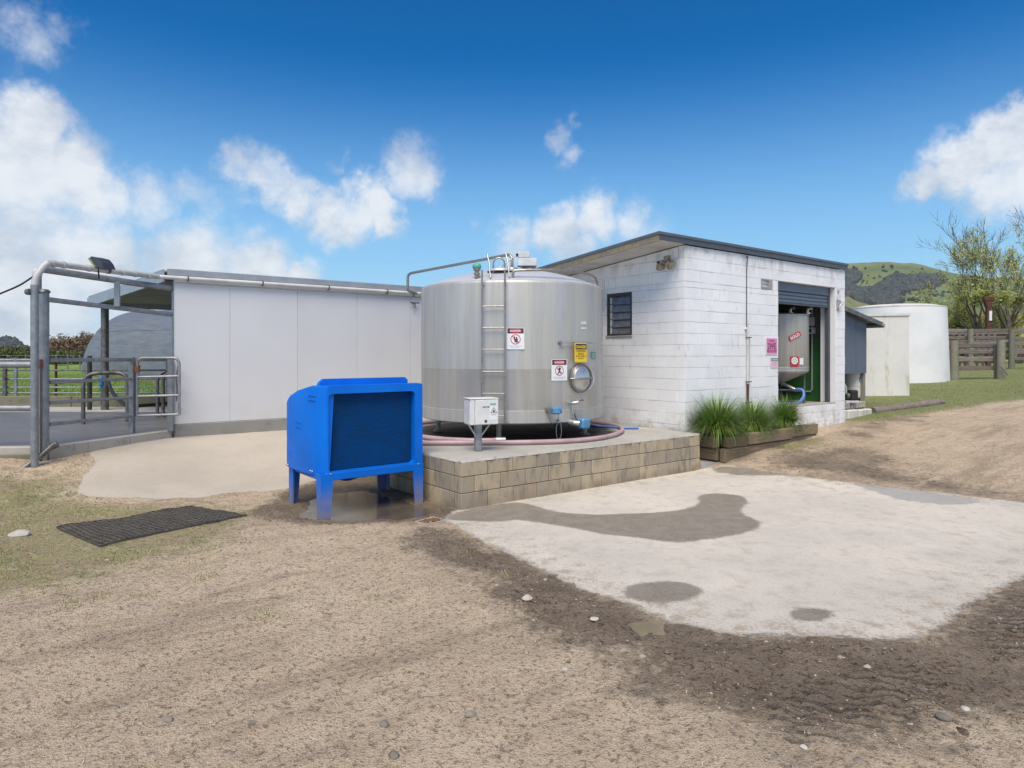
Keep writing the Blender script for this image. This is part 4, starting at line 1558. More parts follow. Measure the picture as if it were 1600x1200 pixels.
# curved guard rail over the right half
pts = []
RR = 1.42
hz = 2.545
for k in range(0, 23):
    an = math.radians(-88 + 84 * k / 22)
    pts.append((RR * math.cos(an), RR * math.sin(an), hz + .03 * math.sin(PI * k / 22)))
p0, p1 = Vector(pts[0]), Vector(pts[-1])
pts = [(p0.x - .035, p0.y, ZT + .02), (p0.x - .035, p0.y, hz - .04), (p0.x - .02, p0.y, hz - .01)] + pts + [(p1.x + .03, p1.y + .06, hz - .03), (p1.x + .05, p1.y + .08, ZT)]
part('guard_rail', MB().tube(pts, .021, 8), M_['steel_tube'], tank)
part('side_stay', MB().tube([(R + .01, -.12, 2.02), (R + .012, -.12, 2.55)], .016, 6), M_['steel_tube'], tank)
# pipe over the dome from the wall behind
tp = part('filling_pipe', MB().tube([(0.0, 0.0, ZT + .33), (0, 0, ZT + .53), (-.02, .02, ZT + .575), (-.06, .05, ZT + .60), (-2.0, 1.80, ZT + .50), (-2.055, 1.85, ZT + .47), (-2.07, 1.86, ZT + .42), (-2.07, 1.86, ZT + .22), (-2.06, 1.87, ZT + .16), (-2.0, 1.92, ZT + .13), (-1.93, 2.1, ZT + .13)], .026, 10), M_['steel_tube'], tank)
part('pipe_collar', MB().lathe([(.001, .03), (.10, .03), (.11, .0)], 20, c=(0.0, 0, ZT + .335)), M_['steel_tube'], tank)
part('pipe_union', MB().tube([(-1.97, 1.97, ZT + .11), (-1.97, 1.97, ZT + .04)], .025, 8), M_['galv_dark'], tank)
# wall tap behind
# green capped vent
v0 = Vector((-.53, -1.30, 0)); v0.z = dz(v0.x, v0.y) - .01
vn = part('vent', MB().lathe([(.034, 0), (.034, .045), (.05, .05), (.05, .075), (.034, .08), (.034, .11), (.056, .115), (.056, .15), (.001, .15)], 20), M_['steel_tube'], tank, loc=v0)
part('vent_cap', MB().lathe([(.062, .151), (.068, .165), (.067, .19), (.05, .215), (.02, .225), (.001, .226)], 20), M_['vent_green'], vn, 'green dome cap')
# agitator
ag = part('agitator', MB().tube([(.24, .1, ZT + .3), (.24, .1, ZT + .40)], .05, 12), M_['steel_tube'], tank)
part('gearbox', MB().cbox(.095, -.02, ZT + .405, .425, .22, ZT + .535, .008), M_['motor_grey'], ag)
part('motor', MB().cbox(.10, .0, ZT + .54, .31, .18, ZT + .645, .012), M_['motor_grey'], ag)
part('motor_plug', MB().tube([(.10, .0, ZT + .60), (.075, -.01, ZT + .60), (.09, -.01, ZT + .56)], .016, 6), M_['black'], ag)
ls = MB()
for x, y in ((.19, .02), (.40, .02), (.19, .2), (.40, .2)):
    ls.tube([(x, y, ZT + .28), (x, y, ZT + .42)], .008, 6)
ls.tube([(.12, .02, ZT + .41), (.2, .02, ZT + .34)], .008, 6)
ls.lathe([(.06, .0), (.09, .01), (.09, .04), (.04, .05)], 12, c=(.3, .08, ZT + .34))
part('agitator_stand', ls, M_['galv_dark'], ag)

# manhole with a domed lid and strap
Mh = on_tank(905.5, 591, 0)
mh = part('manhole', MB().lathe([(.200, .0), (.225, .0), (.225, .05), (.212, .062), (.200, .06)], 40, M=Matrix.Rotation(PI / 2, 4, 'X')), M_['steel_tube'], tank)
mh.matrix_local = Mh
part('manhole_lid', MB().lathe([(.001, .115), (.05, .112), (.11, .098), (.16, .078), (.198, .055), (.203, .045)], 40, M=Matrix.Rotation(PI / 2, 4, 'X')), M_['steel_bright'], mh)
st = MB()
st.tube([(-.235, -.03, .0), (-.20, -.075, .0), (-.1, -.122, 0), (0, -.136, 0), (.1, -.122, 0), (.20, -.08, 0), (.245, -.04, .0)], .013, 8)
part('lid_strap', st, M_['steel_tube'], mh)
part('hinge_arm', MB().tube([(.13, -.06, .19), (.20, -.085, .09), (.232, -.085, -.01), (.20, -.085, -.11), (.14, -.06, -.18)], [.012, .017, .022, .017, .012], 8), M_['steel_bright'], mh)

# outlets and valves low on the shell
Mo = on_tank(856, 640, 0)
ov = part('outlet_valve', MB().tube([(0, .01, 0), (0, -.13, 0)], .05, 16), M_['steel_tube'], tank)
ov.matrix_local = Mo
part('valve_cap', MB().cbox(-.01, -.24, -.055, .11, -.10, .05, .02), M_['blue_valve'], ov, 'blue valve cover')
part('valve_end', MB().lathe([(.001, .02), (.045, .015), (.05, -.02), (.001, -.03)], 14, M=Matrix.Translation((.125, -.17, 0)) @ Matrix.Rotation(PI / 2, 4, 'Y')), M_['blue_valve'], ov)
ch = [(.05 + .075 * math.cos(a) - .02, -.15, -.10 + .09 * math.sin(a)) for a in [k * PI / 9 - PI for k in range(0, 14)]]
part('chain', MB().tube(ch, .004, 5), M_['galv_dark'], ov)
Ms = on_tank(889, 630, 0)
sv = part('sample_tap', MB().tube([(0, .01, 0), (0, -.07, 0), (.02, -.10, .01), (.09, -.12, .02)], .024, 10), M_['steel_bright'], tank)
sv.matrix_local = Ms
part('tap_lever', MB().tube([(.07, -.12, .02), (.15, -.13, .055), (.17, -.13, .04)], .012, 6), M_['galv_dark'], sv)
part('tap_stub', MB().tube([(.0, -.07, -.0), (-.005, -.08, -.12), (.02, -.085, -.17)], .012, 6), M_['steel_bright'], sv)
Mb = on_tank(894, 660, 0)
mv = part('main_valve', MB().tube([(-.03, .02, 0), (-.03, -.09, .0), (.02, -.13, -.01)], .05, 14), M_['steel_bright'], tank)
mv.matrix_local = Mb
part('valve_body', MB().cbox(.02, -.22, -.09, .185, -.07, .07, .025), M_['blue_valve'], mv, 'blue grey valve box')
part('valve_lever', MB().tube([(.0, -.1, .05), (-.06, -.13, .12), (-.07, -.13, .15)], .01, 6), M_['galv_dark'], mv)
part('valve_stub', MB().tube([(.185, -.13, -.03), (.26, -.11, -.03)], .03, 10), M_['galv_dark'], mv)
Mc = on_tank(871, 657, .0)
wl = MB()
pts = [(0, -.01, .01), (0, -.03, 0)]
wl.tube(pts, .02, 8)
pts = [(0, -.03, -.01)] + [(.045 * math.sin(a), -.04, -.15 + -.13 * math.cos(a) * 1.0 + .0) for a in [PI + k * 2 * PI / 16 for k in range(1, 16)]] + [(0, -.03, -.01)]
wl.tube(pts, .006, 5)
o = part('wire_loop', wl, M_['galv'], tank)
o.matrix_local = Mc
# rail that carries the yellow sign
pa, pb = surf(874, 534, .05)[0], surf(939, 537, .05)[0]
n_ = 10
pts = []
for k in range(n_ + 1):
    px = 874 + (938.5 - 874) * k / n_
    pts.append(surf(px, 535, .045)[0])
zr = pts[0].z
pts = [(p.x, p.y, zr) for p in pts]
rail = part('sign_rail', MB().tube(pts, .010, 8), M_['steel_bright'], tank)
q = surf(874, 535, 0)[0]
part('rail_boss', MB().lathe([(.03, 0), (.034, .02), (.022, .055), (.001, .06)], 14, M=Matrix.Translation((q.x, q.y, zr)) @ Matrix.Rotation(surf(874, 535)[2], 4, 'Z') @ Matrix.Rotation(PI / 2, 4, 'X')), M_['steel_tube'], rail)


# ---- printed things
def card(name, parent, w, h, mat, th=.003, M=None, ch=.0):
    o = part(name, MB().box(-w / 2, -th, -h / 2, w / 2, 0, h / 2), mat, parent)
    if M is not None:
        o.matrix_local = M
    return o


def disc_ring(r0, r1, seg=28, y=0.0, sx=1.0, sz=1.0):
    vs, fs = [], []
    for k in range(seg):
        a = 2 * PI * k / seg
        vs += [(r0 * sx * math.cos(a), y, r0 * sz * math.sin(a)), (r1 * sx * math.cos(a), y, r1 * sz * math.sin(a))]
    for k in range(seg):
        l = (k + 1) % seg
        fs.append((2 * k, 2 * l, 2 * l + 1, 2 * k + 1))
    return vs, fs


def disc(r, seg=24, y=0.0, sx=1.0, sz=1.0, cx=0, cz=0):
    return [(cx + r * sx * math.cos(2 * PI * k / seg), y, cz + r * sz * math.sin(2 * PI * k / seg)) for k in range(seg)], [tuple(range(seg))]


def poly_y(mb, pts, y):
    mb.add([(x, y, z) for x, z in pts], [tuple(range(len(pts)))])


def T3(x, y, z):
    return Matrix.Translation((x, y, z))


def danger_sticker(px, py, w, h, kind, lines):
    s = card('danger_sticker', tank, w, h, M_['sign_white'], .003)
    s.matrix_local = on_tank(px, py, .006)
    s['label'] = 'white sticker with DANGER in a red oval and a red ring pictogram'
    e = -.0045
    hh = h * .235
    o = part('header', MB().box(-w * .455, e, h * .475 - hh, w * .455, -.003, h * .475), M_['sign_black'], s)
    mo = MB(); v, f = disc(1, 28, e - .001, w * .40, hh * .40, 0, h * .475 - hh / 2); mo.add(v, f)
    part('red_oval', mo, M_['red'], s)
    text_part('danger_word', 'DANGER', M_['sign_white'], s, w=w * .60, h=hh * .42, M=T3(0, e - .002, h * .475 - hh / 2), bold=.02)
    cz, r = -h * .035, h * .235
    mr_ = MB()
    v, f = disc_ring(r * .86, r, 32, e - .0005); mr_.add([(x, y, z + cz) for x, y, z in v], f)
    a = math.radians(135)
    dx, dz_ = math.cos(a), math.sin(a)
    wv = r * .07
    poly_y(mr_, [(dx * r * .9 - dz_ * wv, cz + dz_ * r * .9 + dx * wv), (dx * r * .9 + dz_ * wv, cz + dz_ * r * .9 - dx * wv), (-dx * r * .9 + dz_ * wv, cz - dz_ * r * .9 - dx * wv), (-dx * r * .9 - dz_ * wv, cz - dz_ * r * .9 + dx * wv)], e - .0012)
    part('no_ring', mr_, M_['red'], s)
    fg = MB()
    if kind == 0:       # figure reaching over another
        v, f = disc(r * .12, 12, e - .0008, 1, 1, r * .18, cz + r * .36); fg.add(v, f)
        poly_y(fg, [(r * .05, cz - r * .55), (r * .35, cz - r * .75), (r * .45, cz + r * .05), (r * .25, cz + r * .28), (r * .02, cz + r * .15)], e - .0008)
        poly_y(fg, [(-r * .42, cz + r * .1), (-r * .3, cz + r * .22), (r * .05, cz - r * .05), (-r * .02, cz - r * .62), (-r * .18, cz - r * .62), (-r * .22, cz - r * .1)], e - .0009)
        poly_y(fg, [(-r * .35, cz + r * .55), (-r * .15, cz + r * .6), (-r * .05, cz + r * .25), (-r * .2, cz + r * .2)], e - .0008)
    else:               # walking figure
        v, f = disc(r * .26, 14, e - .0008, 1, 1, r * .08, cz + r * .42); fg.add(v, f)
        poly_y(fg, [(-r * .2, cz + r * .2), (r * .22, cz + r * .15), (r * .12, cz - r * .2), (r * .4, cz - r * .5), (r * .28, cz - r * .6), (-r * .02, cz - r * .3), (-r * .35, cz - r * .78), (-r * .5, cz - r * .7), (-r * .18, cz - r * .2)], e - .0008)
        poly_y(fg, [(-r * .5, cz + r * .3), (-r * .4, cz + r * .42), (-r * .05, cz + r * .18), (-r * .1, cz + r * .05)], e - .0009)
    part('figure', fg, M_['sign_black'], s)
    for k, tx in enumerate(lines):
        text_part('caption', tx, M_['grey_print'], s, w=w * (.80 if k == 0 else .55), h=h * .035, M=T3(0, e, -h * (.345 + .065 * k)))
    return s


danger_sticker(805.5, 529, .262, .318, 0, ('DO NOT CLIMB ON OR', 'ENTER THIS VAT'))
danger_sticker(873.5, 578, .275, .318, 1, ('DO NOT ENTER THIS AREA', 'WITHOUT PERMIT'))
# green plate
gp = card('number_plate', tank, .155, .10, M_['sign_green'], .004)
gp.matrix_local = on_tank(926.5, 555, .005)
gp['label'] = 'small green plate near the right edge'
part('plate_face', MB().box(-.065, -.005, -.038, .065, -.004, .038), M_['sign_mint'], gp)
text_part('plate_text', 'KITA', M_['sign_green'], gp, w=.105, h=.055, M=T3(0, -.0056, 0), bold=.02)
# remains of white stickers
for py, h in ((504, .062), (512.5, .045)):
    mb = MB()
    random.seed(int(py))
    for k in range(5):
        x = -.06 + k * .026
        w_ = .03
        y_ = -.002 - .0002 * k
        mb.add([(x, y_, -h / 2 + random.uniform(0, .012)), (x + w_, y_, -h / 2 + random.uniform(0, .018)), (x + w_ - random.uniform(0, .015), y_, h / 2 - random.uniform(0, .03)), (x + random.uniform(0, .01), y_, h / 2 - random.uniform(0, .02))], [(0, 1, 2, 3)])
    o = part('torn_sticker', mb, M_['sign_white'], tank, 'torn remains of a white sticker')
    o.matrix_local = on_tank(911, py, .003)

# yellow sign hung from the rail: a thing of its own
Mv = on_tank(902, 551, .066)
wsgn = tank.matrix_basis @ Mv
ysign = thing('hanging_sign', 'yellow DANGER CONFINED SPACE sign hanging from the rail on the steel tank', 'sign', TC + Mv.translation, surf(902, 551)[2])
w, h = .262, .295
part('sign_board', MB().cbox(-w / 2, -.012, -h / 2, w / 2, 0, h / 2, .003), M_['sign_yellow'], ysign)
part('heading_bar', MB().box(-w * .46, -.0140, h * .17, w * .46, -.0125, h * .45), M_['sign_black'], ysign)
text_part('heading_text', 'DANGER', M_['sign_yellow'], ysign, w=w * .82, h=h * .16, M=T3(0, -.0150, h * .30), bold=.03)
for tx, ww, hh, zz in (('CONFINED', .84, .105, .085), ('SPACE', .48, .10, -.06), ('ENTRY PERMIT IS', .84, .072, -.185), ('REQUIRED', .46, .072, -.295)):
    text_part('notice_text', tx, M_['sign_black'], ysign, w=w * ww, h=h * hh, M=T3(0, -.0132, h * zz), bold=.015)
part('sign_hook', MB().tube([(0, -.006, h / 2 - .01), (0, .01, h / 2 + .012), (0, .025, h / 2 + .004)], .004, 5), M_['galv'], ysign)

# ---- pink milk hose round the tank
hr = .036
pts = [(-1.60, 9.42, .6 + hr), (-1.2, 9.43, .6 + hr), (-.6, 9.455, .6 + hr), (0, 9.47, .6 + hr)]
for k in range(1, 47):
    an = math.radians(-84 + 312 * k / 46)
    rr = 1.87 + .02 * math.sin(5 * an) - (.0 if k < 40 else (k - 40) * .012)
    pts.append((rr * math.cos(an), 11.35 + rr * math.sin(an), .6 + hr))
pts += [(-.98, 9.83, .6 + hr), (-.62, 9.70, .6 + hr), (-.32, 9.71, .6 + hr), (-.22, 9.73, .6 + hr)]
hose = thing('milk_hose', 'dull pink milk hose lying in a ring around the legs of the steel tank', 'hose', (pts[0][0], pts[0][1], .6))
def rel(pts, o):
    return [(p[0] - o[0], p[1] - o[1], p[2] - o[2]) for p in pts]
part('hose_tube', MB().tube(rel(pts, (pts[0][0], pts[0][1], .6)), hr, 12), M_['pink_hose'], hose)
e1 = rel([(-.24, 9.73, .6 + hr), (-.10, 9.76, .6 + hr)], (pts[0][0], pts[0][1], .6))
part('hose_coupling', MB().tube(e1, .046, 12), M_['steel_bright'], hose)
# blue hose behind, against the white wall
bh = [(1.42, 12.3, .62), (1.62, 12.46, .66), (1.95, 12.3, .65), (2.2, 11.95, .635), (2.5, 11.62, .632), (2.6, 11.52, .632)]
bh = [P(925, 655, 11.9), P(945, 654, 11.75), P(962, 658, 11.6), P(975, 660, 11.5)]
bh = [(v.x, v.y, .6 + .022) for v in bh]
bh = [(1.05, 12.9, .622), (1.3, 12.6, .622)] + bh + [(bh[-1][0] + .25, bh[-1][1] + .0, .622)]
hose2 = thing('blue_hose', 'thin blue hose lying on the platform beside the white wall', 'hose', (bh[0][0], bh[0][1], .6))
part('hose_tube', MB().tube(spline(rel(bh, (bh[0][0], bh[0][1], .6))), .022, 10), M_['blue_hose'], hose2)

# ---- enclosure on a post in front of the tank
eb = thing('control_box', 'stained white control box on a square steel post at the front of the platform', 'control box', (-.455, 8.90, .6), ANG * .62)
part('post', MB().cbox(-.043, -.043, 0, .043, .043, .40, .006), M_['galv'], eb)
bxo = MB().cbox(-.165, -.14, .36, .235, .10, .70, .014)
box_ = part('box_body', bxo, M_['encl'], eb)
part('box_lid', MB().cbox(-.095, -.157, .366, .232, -.141, .694, .008), M_['encl'], eb)
part('box_side', MB().cbox(-.163, -.152, .366, -.101, -.141, .694, .005), M_['encl'], eb)
part('box_roof', MB().cbox(-.172, -.158, .7005, .24, .105, .712, .004), M_['encl'], eb)
text_part('maker_word', 'LARTOM', M_['navy'], box_, w=.10, h=.022, M=T3(.055, -.1582, .597), bold=.03)
part('latch', MB().box(.035, -.162, .395, .066, -.1575, .425), M_['sign_black'], box_)
sk = part('warning_sticker', MB().box(.105, -.1590, .42, .218, -.1575, .655), M_['sign_white'], box_)
part('sticker_header', MB().box(.11, -.1600, .615, .20, -.1592, .648), M_['sign_mint'], sk)
tri = MB()
def tri_ring(mb, cx, cz, r, wd, y):
    o_ = [(cx, cz + r), (cx - r * .95, cz - r * .62), (cx + r * .95, cz - r * .62)]
    i_ = [(cx, cz + r - wd * 2), (cx - r * .95 + wd * 1.7, cz - r * .62 + wd), (cx + r * .95 - wd * 1.7, cz - r * .62 + wd)]
    vs = [(x, y, z) for x, z in o_ + i_]
    mb.add(vs, [(0, 1, 4, 3), (1, 2, 5, 4), (2, 0, 3, 5)])
tri_ring(tri, .165, .545, .05, .006, -.1600)
poly_y(tri, [(.15, .525), (.18, .525), (.172, .555), (.158, .555)], -.1600)
part('warning_triangle', tri, M_['sign_black'], sk)
text_part('sticker_text', 'CAUTION', M_['sign_black'], sk, w=.07, h=.012, M=T3(.163, -.1600, .492))
for s in (-1, 1):
    x1 = -.15 if s < 0 else .17
    part('brace', MB().tube([(s * .035, -.02, .20), (x1, -.03, .37)], .011, 6), M_['pvc'], eb)

# ---- blue condenser unit
FL = Vector((-2.154, 7.75))
cool = thing('cooling_unit', 'bright blue plastic cooling unit on four legs beside the platform', 'cooling unit', (FL.x, FL.y, 0), math.radians(38))
WD = 1.266
ZB_, ZT_ = .469, 1.522
shell = part('housing', MB(), M_['blue'], cool)
mb = MB()
# side panels (outer skin swells towards the back) with a sloping top rear corner
def side(mb, sgn, x_edge, th):
    # plan points from front to back: (offset outwards, t)
    plan = [(0.0, 0.0), (.035, .05), (.075, .12), (.105, .32), (.135, .60), (.14, .86), (.12, 1.0)]
    tops = [ZT_, ZT_, ZT_ - .003, ZT_ - .006, ZT_ - .06, ZT_ - .135, ZT_ - .19]
    bots = [ZB_ - .0, ZB_ - .0, ZB_ - .0, ZB_ + .002, ZB_ + .005, ZB_ + .005, ZB_ + .005]
    n0 = len(mb.v)
    inn = .03
    for (o_, t_), zt, zb in zip(plan, tops, bots):
        xo = x_edge + sgn * o_
        xi = xo - sgn * inn
        mb.v += [(xo, t_, zb), (xo, t_, zt - .05), (xo - sgn * .015, t_, zt - .012), (xo - sgn * .055, t_, zt), (xi - sgn * .06, t_, zt), (xi, t_, zb)]
    k = 6
    for i in range(len(plan) - 1):
        for j in range(k):
            a, b = n0 + i * k + j, n0 + i * k + (j + 1) % k
            c, d2 = b + k, a + k
            mb.f.append((a, b, c, d2) if sgn > 0 else (a, d2, c, b)); mb.s.append(j in (0, 1, 2)); mb.m.append(0)
    f1 = tuple(n0 + j for j in range(k)); f2 = tuple(n0 + (len(plan) - 1) * k + j for j in range(k))
    mb.f += [f1, tuple(reversed(f2))]; mb.s += [False, False]; mb.m += [0, 0]
side(mb, -1, 0.0, .03)
side(mb, 1, WD, .03)
# top skin
tp_ = [(-.0, ZT_, 0.0), (-.055, ZT_ - .003, .12), (-.085, ZT_ - .006, .32), (-.09, ZT_ - .06, .60), (-.08, ZT_ - .135, .86), (-.06, ZT_ - .19, 1.0)]
vs, fs = [], []
for dx, z, t in tp_:
    vs += [(dx + .04, t, z), (WD - dx - .04, t, z), (WD - dx - .04, t, z - .03), (dx + .04, t, z - .03)]
for i in range(len(tp_) - 1):
    for j in range(4):
        a, b = i * 4 + j, i * 4 + (j + 1) % 4
        fs.append((a, b, b + 4, a + 4))
fs += [(3, 2, 1, 0), tuple(len(vs) - 4 + j for j in range(4))]
mb.add(vs, fs)
# back skin, open low down
mb.box(-.05, .985, ZB_ + .1, WD + .05, 1.0, ZT_ - .2)
shell.data = mb.mesh('housing', M_['blue'], 50)
# front frame with rounded opening corners
def round_rect(x0, x1, z0, z1, r, n=6):
    out = []
    for cx, cz, a0 in ((x1 - r, z1 - r, 0), (x0 + r, z1 - r, PI / 2), (x0 + r, z0 + r, PI), (x1 - r, z0 + r, 3 * PI / 2)):
        for k in range(n + 1):
            a = a0 + PI / 2 * k / n
            out.append((cx + r * math.cos(a), cz + r * math.sin(a)))
    return out
fr_o = round_rect(0.0, WD, ZB_ - .0, ZT_, .03)
fr_i = round_rect(.008, WD - .115, ZB_ + .045, ZT_ - .095, .05)
n0 = len(fr_o)
mbf = MB()
vs = [(x, -.02, z) for x, z in fr_o] + [(x, -.025, z) for x, z in fr_i] + [(x, .10, z) for x, z in fr_i] + [(x, .02, z) for x, z in fr_o]
fs = []
for i in range(n0):
    j = (i + 1) % n0
    fs += [(i, n0 + i, n0 + j, j), (n0 + i, 2 * n0 + i, 2 * n0 + j, n0 + j), (i, j, 3 * n0 + j, 3 * n0 + i)]
mbf.add(vs, fs)
part('front_frame', mbf, M_['blue'], cool)
# second frame lip behind the top
mb = MB()
lip = [(.03, ZT_ - .015), (WD - .02, ZT_ - .015), (WD - .02, ZT_ + .035), (WD - .06, ZT_ + .07), (.10, ZT_ + .07), (.05, ZT_ + .03)]
mb.add([(x, .33, z) for x, z in lip] + [(x, .40, z) for x, z in lip], [tuple(range(6)), tuple(reversed(range(6, 12)))] + [(i, (i + 1) % 6 + 0, (i + 1) % 6 + 6, i + 6)[::-1] for i in range(6)])
part('fan_lip', mb, M_['blue'], cool)
# coil
cz0, cz1 = ZB_ + .04, ZT_ - .085
coil = part('condenser_coil', MB().box(.018, .075, cz0, WD - .11, .12, cz1), M_['coil'], cool, 'dark blue finned coil')
nf = 44
fz = (cz1 - cz0) / nf
fin = MB().box(.02, .062, 0, WD - .112, .074, fz * .62)
fme = fin.mesh('fin', M_['coil'])
for k in range(nf):
    part('fin', fme, None, coil, loc=(0, 0, cz0 + k * fz))
part('base_rail', MB().cbox(-.02, -.03, ZB_ - .055, WD - .03, .03, ZB_ + .040, .008), M_['blue'], cool)
part('side_rail', MB().cbox(-.075, .12, ZB_ - .05, -.045, .98, ZB_ + .05, .006), M_['blue'], cool)
part('side_rail', MB().cbox(WD + .03, .12, ZB_ - .05, WD + .06, .98, ZB_ + .05, .006), M_['blue'], cool)
part('floor_pan', MB().box(-.04, .04, ZB_ - .02, WD + .03, .98, ZB_ - .01), M_['blue'], cool)


def leg_mesh():
    """tapered L-section leg, outer corner at the origin, arms along +x and +y"""
    mb = MB()
    w0, w1, th = .155, .115, .02
    pts = lambda w: [(0, 0), (w, 0), (w, th), (th, th), (th, w * .95), (0, w * .95)]
    mb.hull([Vector((x, y, -.05)) for x, y in pts(w1)], [Vector((x, y, ZB_ + .03)) for x, y in pts(w0)])
    return mb
lgm = leg_mesh().mesh('leg', M_['blue'])
for x, y, rz in ((-.088, -.033, 0), (WD + .0, -.033, PI / 2), (WD + .0, .995, PI), (-.095, .995, 3 * PI / 2)):
    lo = part('leg', lgm, None, cool, loc=(x, y, 0), rot=(0, 0, rz))
bolt = MB().lathe([(.001, .008), (.010, .006), (.012, 0)], 10, M=Matrix.Rotation(PI / 2, 4, 'X')).mesh('bolt', M_['steel_bright'])
for x in (.03, WD - .07):
    part('bolt', bolt, None, cool, loc=(x, -.0345, ZB_ + .03))
for t in (.20, .86):
    for dt in (0, .06):
        part('bolt', bolt, None, cool, loc=(-.155 if t > .5 else -.10, t + dt, ZB_ + .04), rot=(0, 0, -PI / 2))
# pressed louvres on the left side
def side_off(t):
    pl = [(0.0, 0.0), (.05, .035), (.12, .075), (.32, .105), (.60, .135), (.86, .14), (1.0, .12)]
    for (t0, o0), (t1, o1) in zip(pl[:-1], pl[1:]):
        if t0 <= t <= t1:
            return o0 + (o1 - o0) * (t - t0) / (t1 - t0)
    return .12
for t, z in ((.22, 1.40), (.22, 1.345), (.56, 1.06), (.56, 1.005), (.86, .68), (.86, .625)):
    mb = MB()
    L2 = .09
    mb.hull([Vector((-side_off(t - L2) + .002, t - L2, z - .012)), Vector((-side_off(t - L2) + .002, t - L2, z + .006)), Vector((-side_off(t + L2) + .002, t + L2, z + .014)), Vector((-side_off(t + L2) + .002, t + L2, z - .004))][::-1],
            [Vector((-side_off(t - L2) - .010, t - L2 + .01, z - .004)), Vector((-side_off(t - L2) - .008, t - L2 + .01, z + .005)), Vector((-side_off(t + L2) - .008, t + L2 - .01, z + .013)), Vector((-side_off(t + L2) - .010, t + L2 - .01, z + .004))][::-1])
    part('side_louvre', mb, M_['blue'], cool)
part('drain_hose', MB().tube(spline([(.25, .5, ZB_ - .02), (.32, .45, .36), (.5, .5, .31), (.75, .55, .36), (1.0, .6, ZB_ - .02)]), .022, 8), M_['black'], cool)

# ---- signs on the dairy wall
def wsign(name, label, x, z, w, h, mat, y=-.006):
    o = bo + Vector((x * CA - y * SA, x * SA + y * CA, z))
    t = thing(name, label, 'sign', o, ANG)
    part('sign_board', MB().cbox(-w / 2, -.006, -h / 2, w / 2, 0, h / 2, .002), mat, t)
    return t


ps = wsign('wall_sign', 'pink sign with 2WE in black letters beside the roller door', 2.63, 2.055, .39, .325, M_['sign_white'])
part('sign_face', MB().box(-.18, -.0075, -.145, .18, -.0062, .15), M_['sign_pink'], ps)
text_part('sign_text', 'VENDOR', M_['navy'], ps, w=.20, h=.03, M=T3(0, -.0085, .102), bold=.02)
text_part('sign_text', '2WE', M_['sign_black'], ps, w=.285, h=.118, M=T3(0, -.0085, 0), bold=.02)
part('sign_bar', MB().box(-.165, -.0088, -.118, .165, -.0077, -.068), M_['sign_darkpink'], ps)
text_part('sign_text', 'NUMBER', M_['sign_pink'], ps, w=.24, h=.026, M=T3(0, -.0098, -.093), bold=.02)
ps2 = wsign('wall_sign', 'faded pale pink sign with a dark heading, below the 2WE sign', 2.725, 1.735, .265, .20, M_['sign_pale_pink'])
part('sign_bar', MB().box(-.115, -.0078, .03, .125, -.0062, .09), M_['grey_print'], ps2)
text_part('sign_text', '! WARNING', M_['sign_white'], ps2, w=.20, h=.03, M=T3(.005, -.0086, .06), bold=.02)
text_part('sign_text', 'AUTHORISED', M_['grey_print'], ps2, w=.17, h=.018, M=T3(.0, -.0072, -.005))
text_part('sign_text', 'PERSONS ONLY', M_['grey_print'], ps2, w=.17, h=.018, M=T3(.0, -.0072, -.045))

# flood lights under the eaves
fx = bo + Vector((-.0 * CA - .36 * SA, -.0 * SA + .36 * CA, 3.50))
fl = thing('flood_light', 'old twin flood light fixed under the eaves of the white dairy', 'light', fx, ANG)
part('light_base', MB().cbox(-.05, -.06, -.03, 0, .06, .10, .012), M_['lamp_base'], fl)
for s in (-1, 1):
    Mx = Matrix.Translation((-.09, s * .105, -.06)) @ Matrix.Rotation(math.radians(-55 + s * 4), 4, 'Y') @ Matrix.Rotation(math.radians(s * 14), 4, 'X')
    lp = part('lamp', MB().lathe([(.03, -.08), (.035, -.04), (.075, .02), (.082, .05), (.07, .062)], 18, M=Mx @ Matrix.Rotation(PI, 4, 'X')), M_['lamp_base'], fl)
    part('lamp_face', MB().lathe([(.076, .052), (.06, .068), (.03, .076), (.001, .078)], 18, M=Mx @ Matrix.Rotation(PI, 4, 'X')), M_['lamp_glass'], lp)
    part('lamp_arm', MB().tube([(-.03, s * .05, .03), (-.06, s * .09, -.0)], .014, 6), M_['galv_dark'], fl)

# ---- old vat in the dairy doorway
vat = thing('old_vat', 'old cone bottomed steel vat with a SOLD sticker just inside the roller door', 'vat', (5.81, 14.6, .84))
vr = .645
part('vat_body', MB().lathe([(vr - .04, .66), (vr, .70), (vr, .78)], 48), M_['steel_vat'], vat)
part('vat_wall', MB().lathe([(vr - .005, .782), (vr, .79), (vr, 1.88), (vr - .02, 1.90)], 48), M_['steel_vat'], vat)
part('vat_seam', MB().lathe([(vr, .755), (vr + .008, .76), (vr + .008, .785), (vr, .79)], 48), M_['steel_bright'], vat)
part('vat_cone', MB().lathe([(.06, .42), (.2, .47), (vr - .04, .66)], 48), M_['steel_vat'], vat)
part('vat_lid', MB().lathe([(vr + .012, 1.885), (vr + .015, 1.905), (vr - .03, 1.925), (.001, 1.98)], 48), M_['steel_vat'], vat)
for a in (-22, 60, 150, 238):
    a = math.radians(a)
    lo = part('leg', MB().tube([(0, 0, 0), (0, 0, .69)], .028, 10), M_['galv_dark'], vat, loc=((vr - .1) * math.cos(a), (vr - .1) * math.sin(a), 0))
ring = MB()
ring.tube([((vr - .1) * math.cos(math.radians(a)), (vr - .1) * math.sin(math.radians(a)), .3) for a in (-22, -122)], .018, 8)
ring.tube([((vr - .1) * math.cos(math.radians(a)), (vr - .1) * math.sin(math.radians(a)), .3) for a in (-22, 60)], .018, 8)
part('leg_rail', ring, M_['galv_dark'], vat)
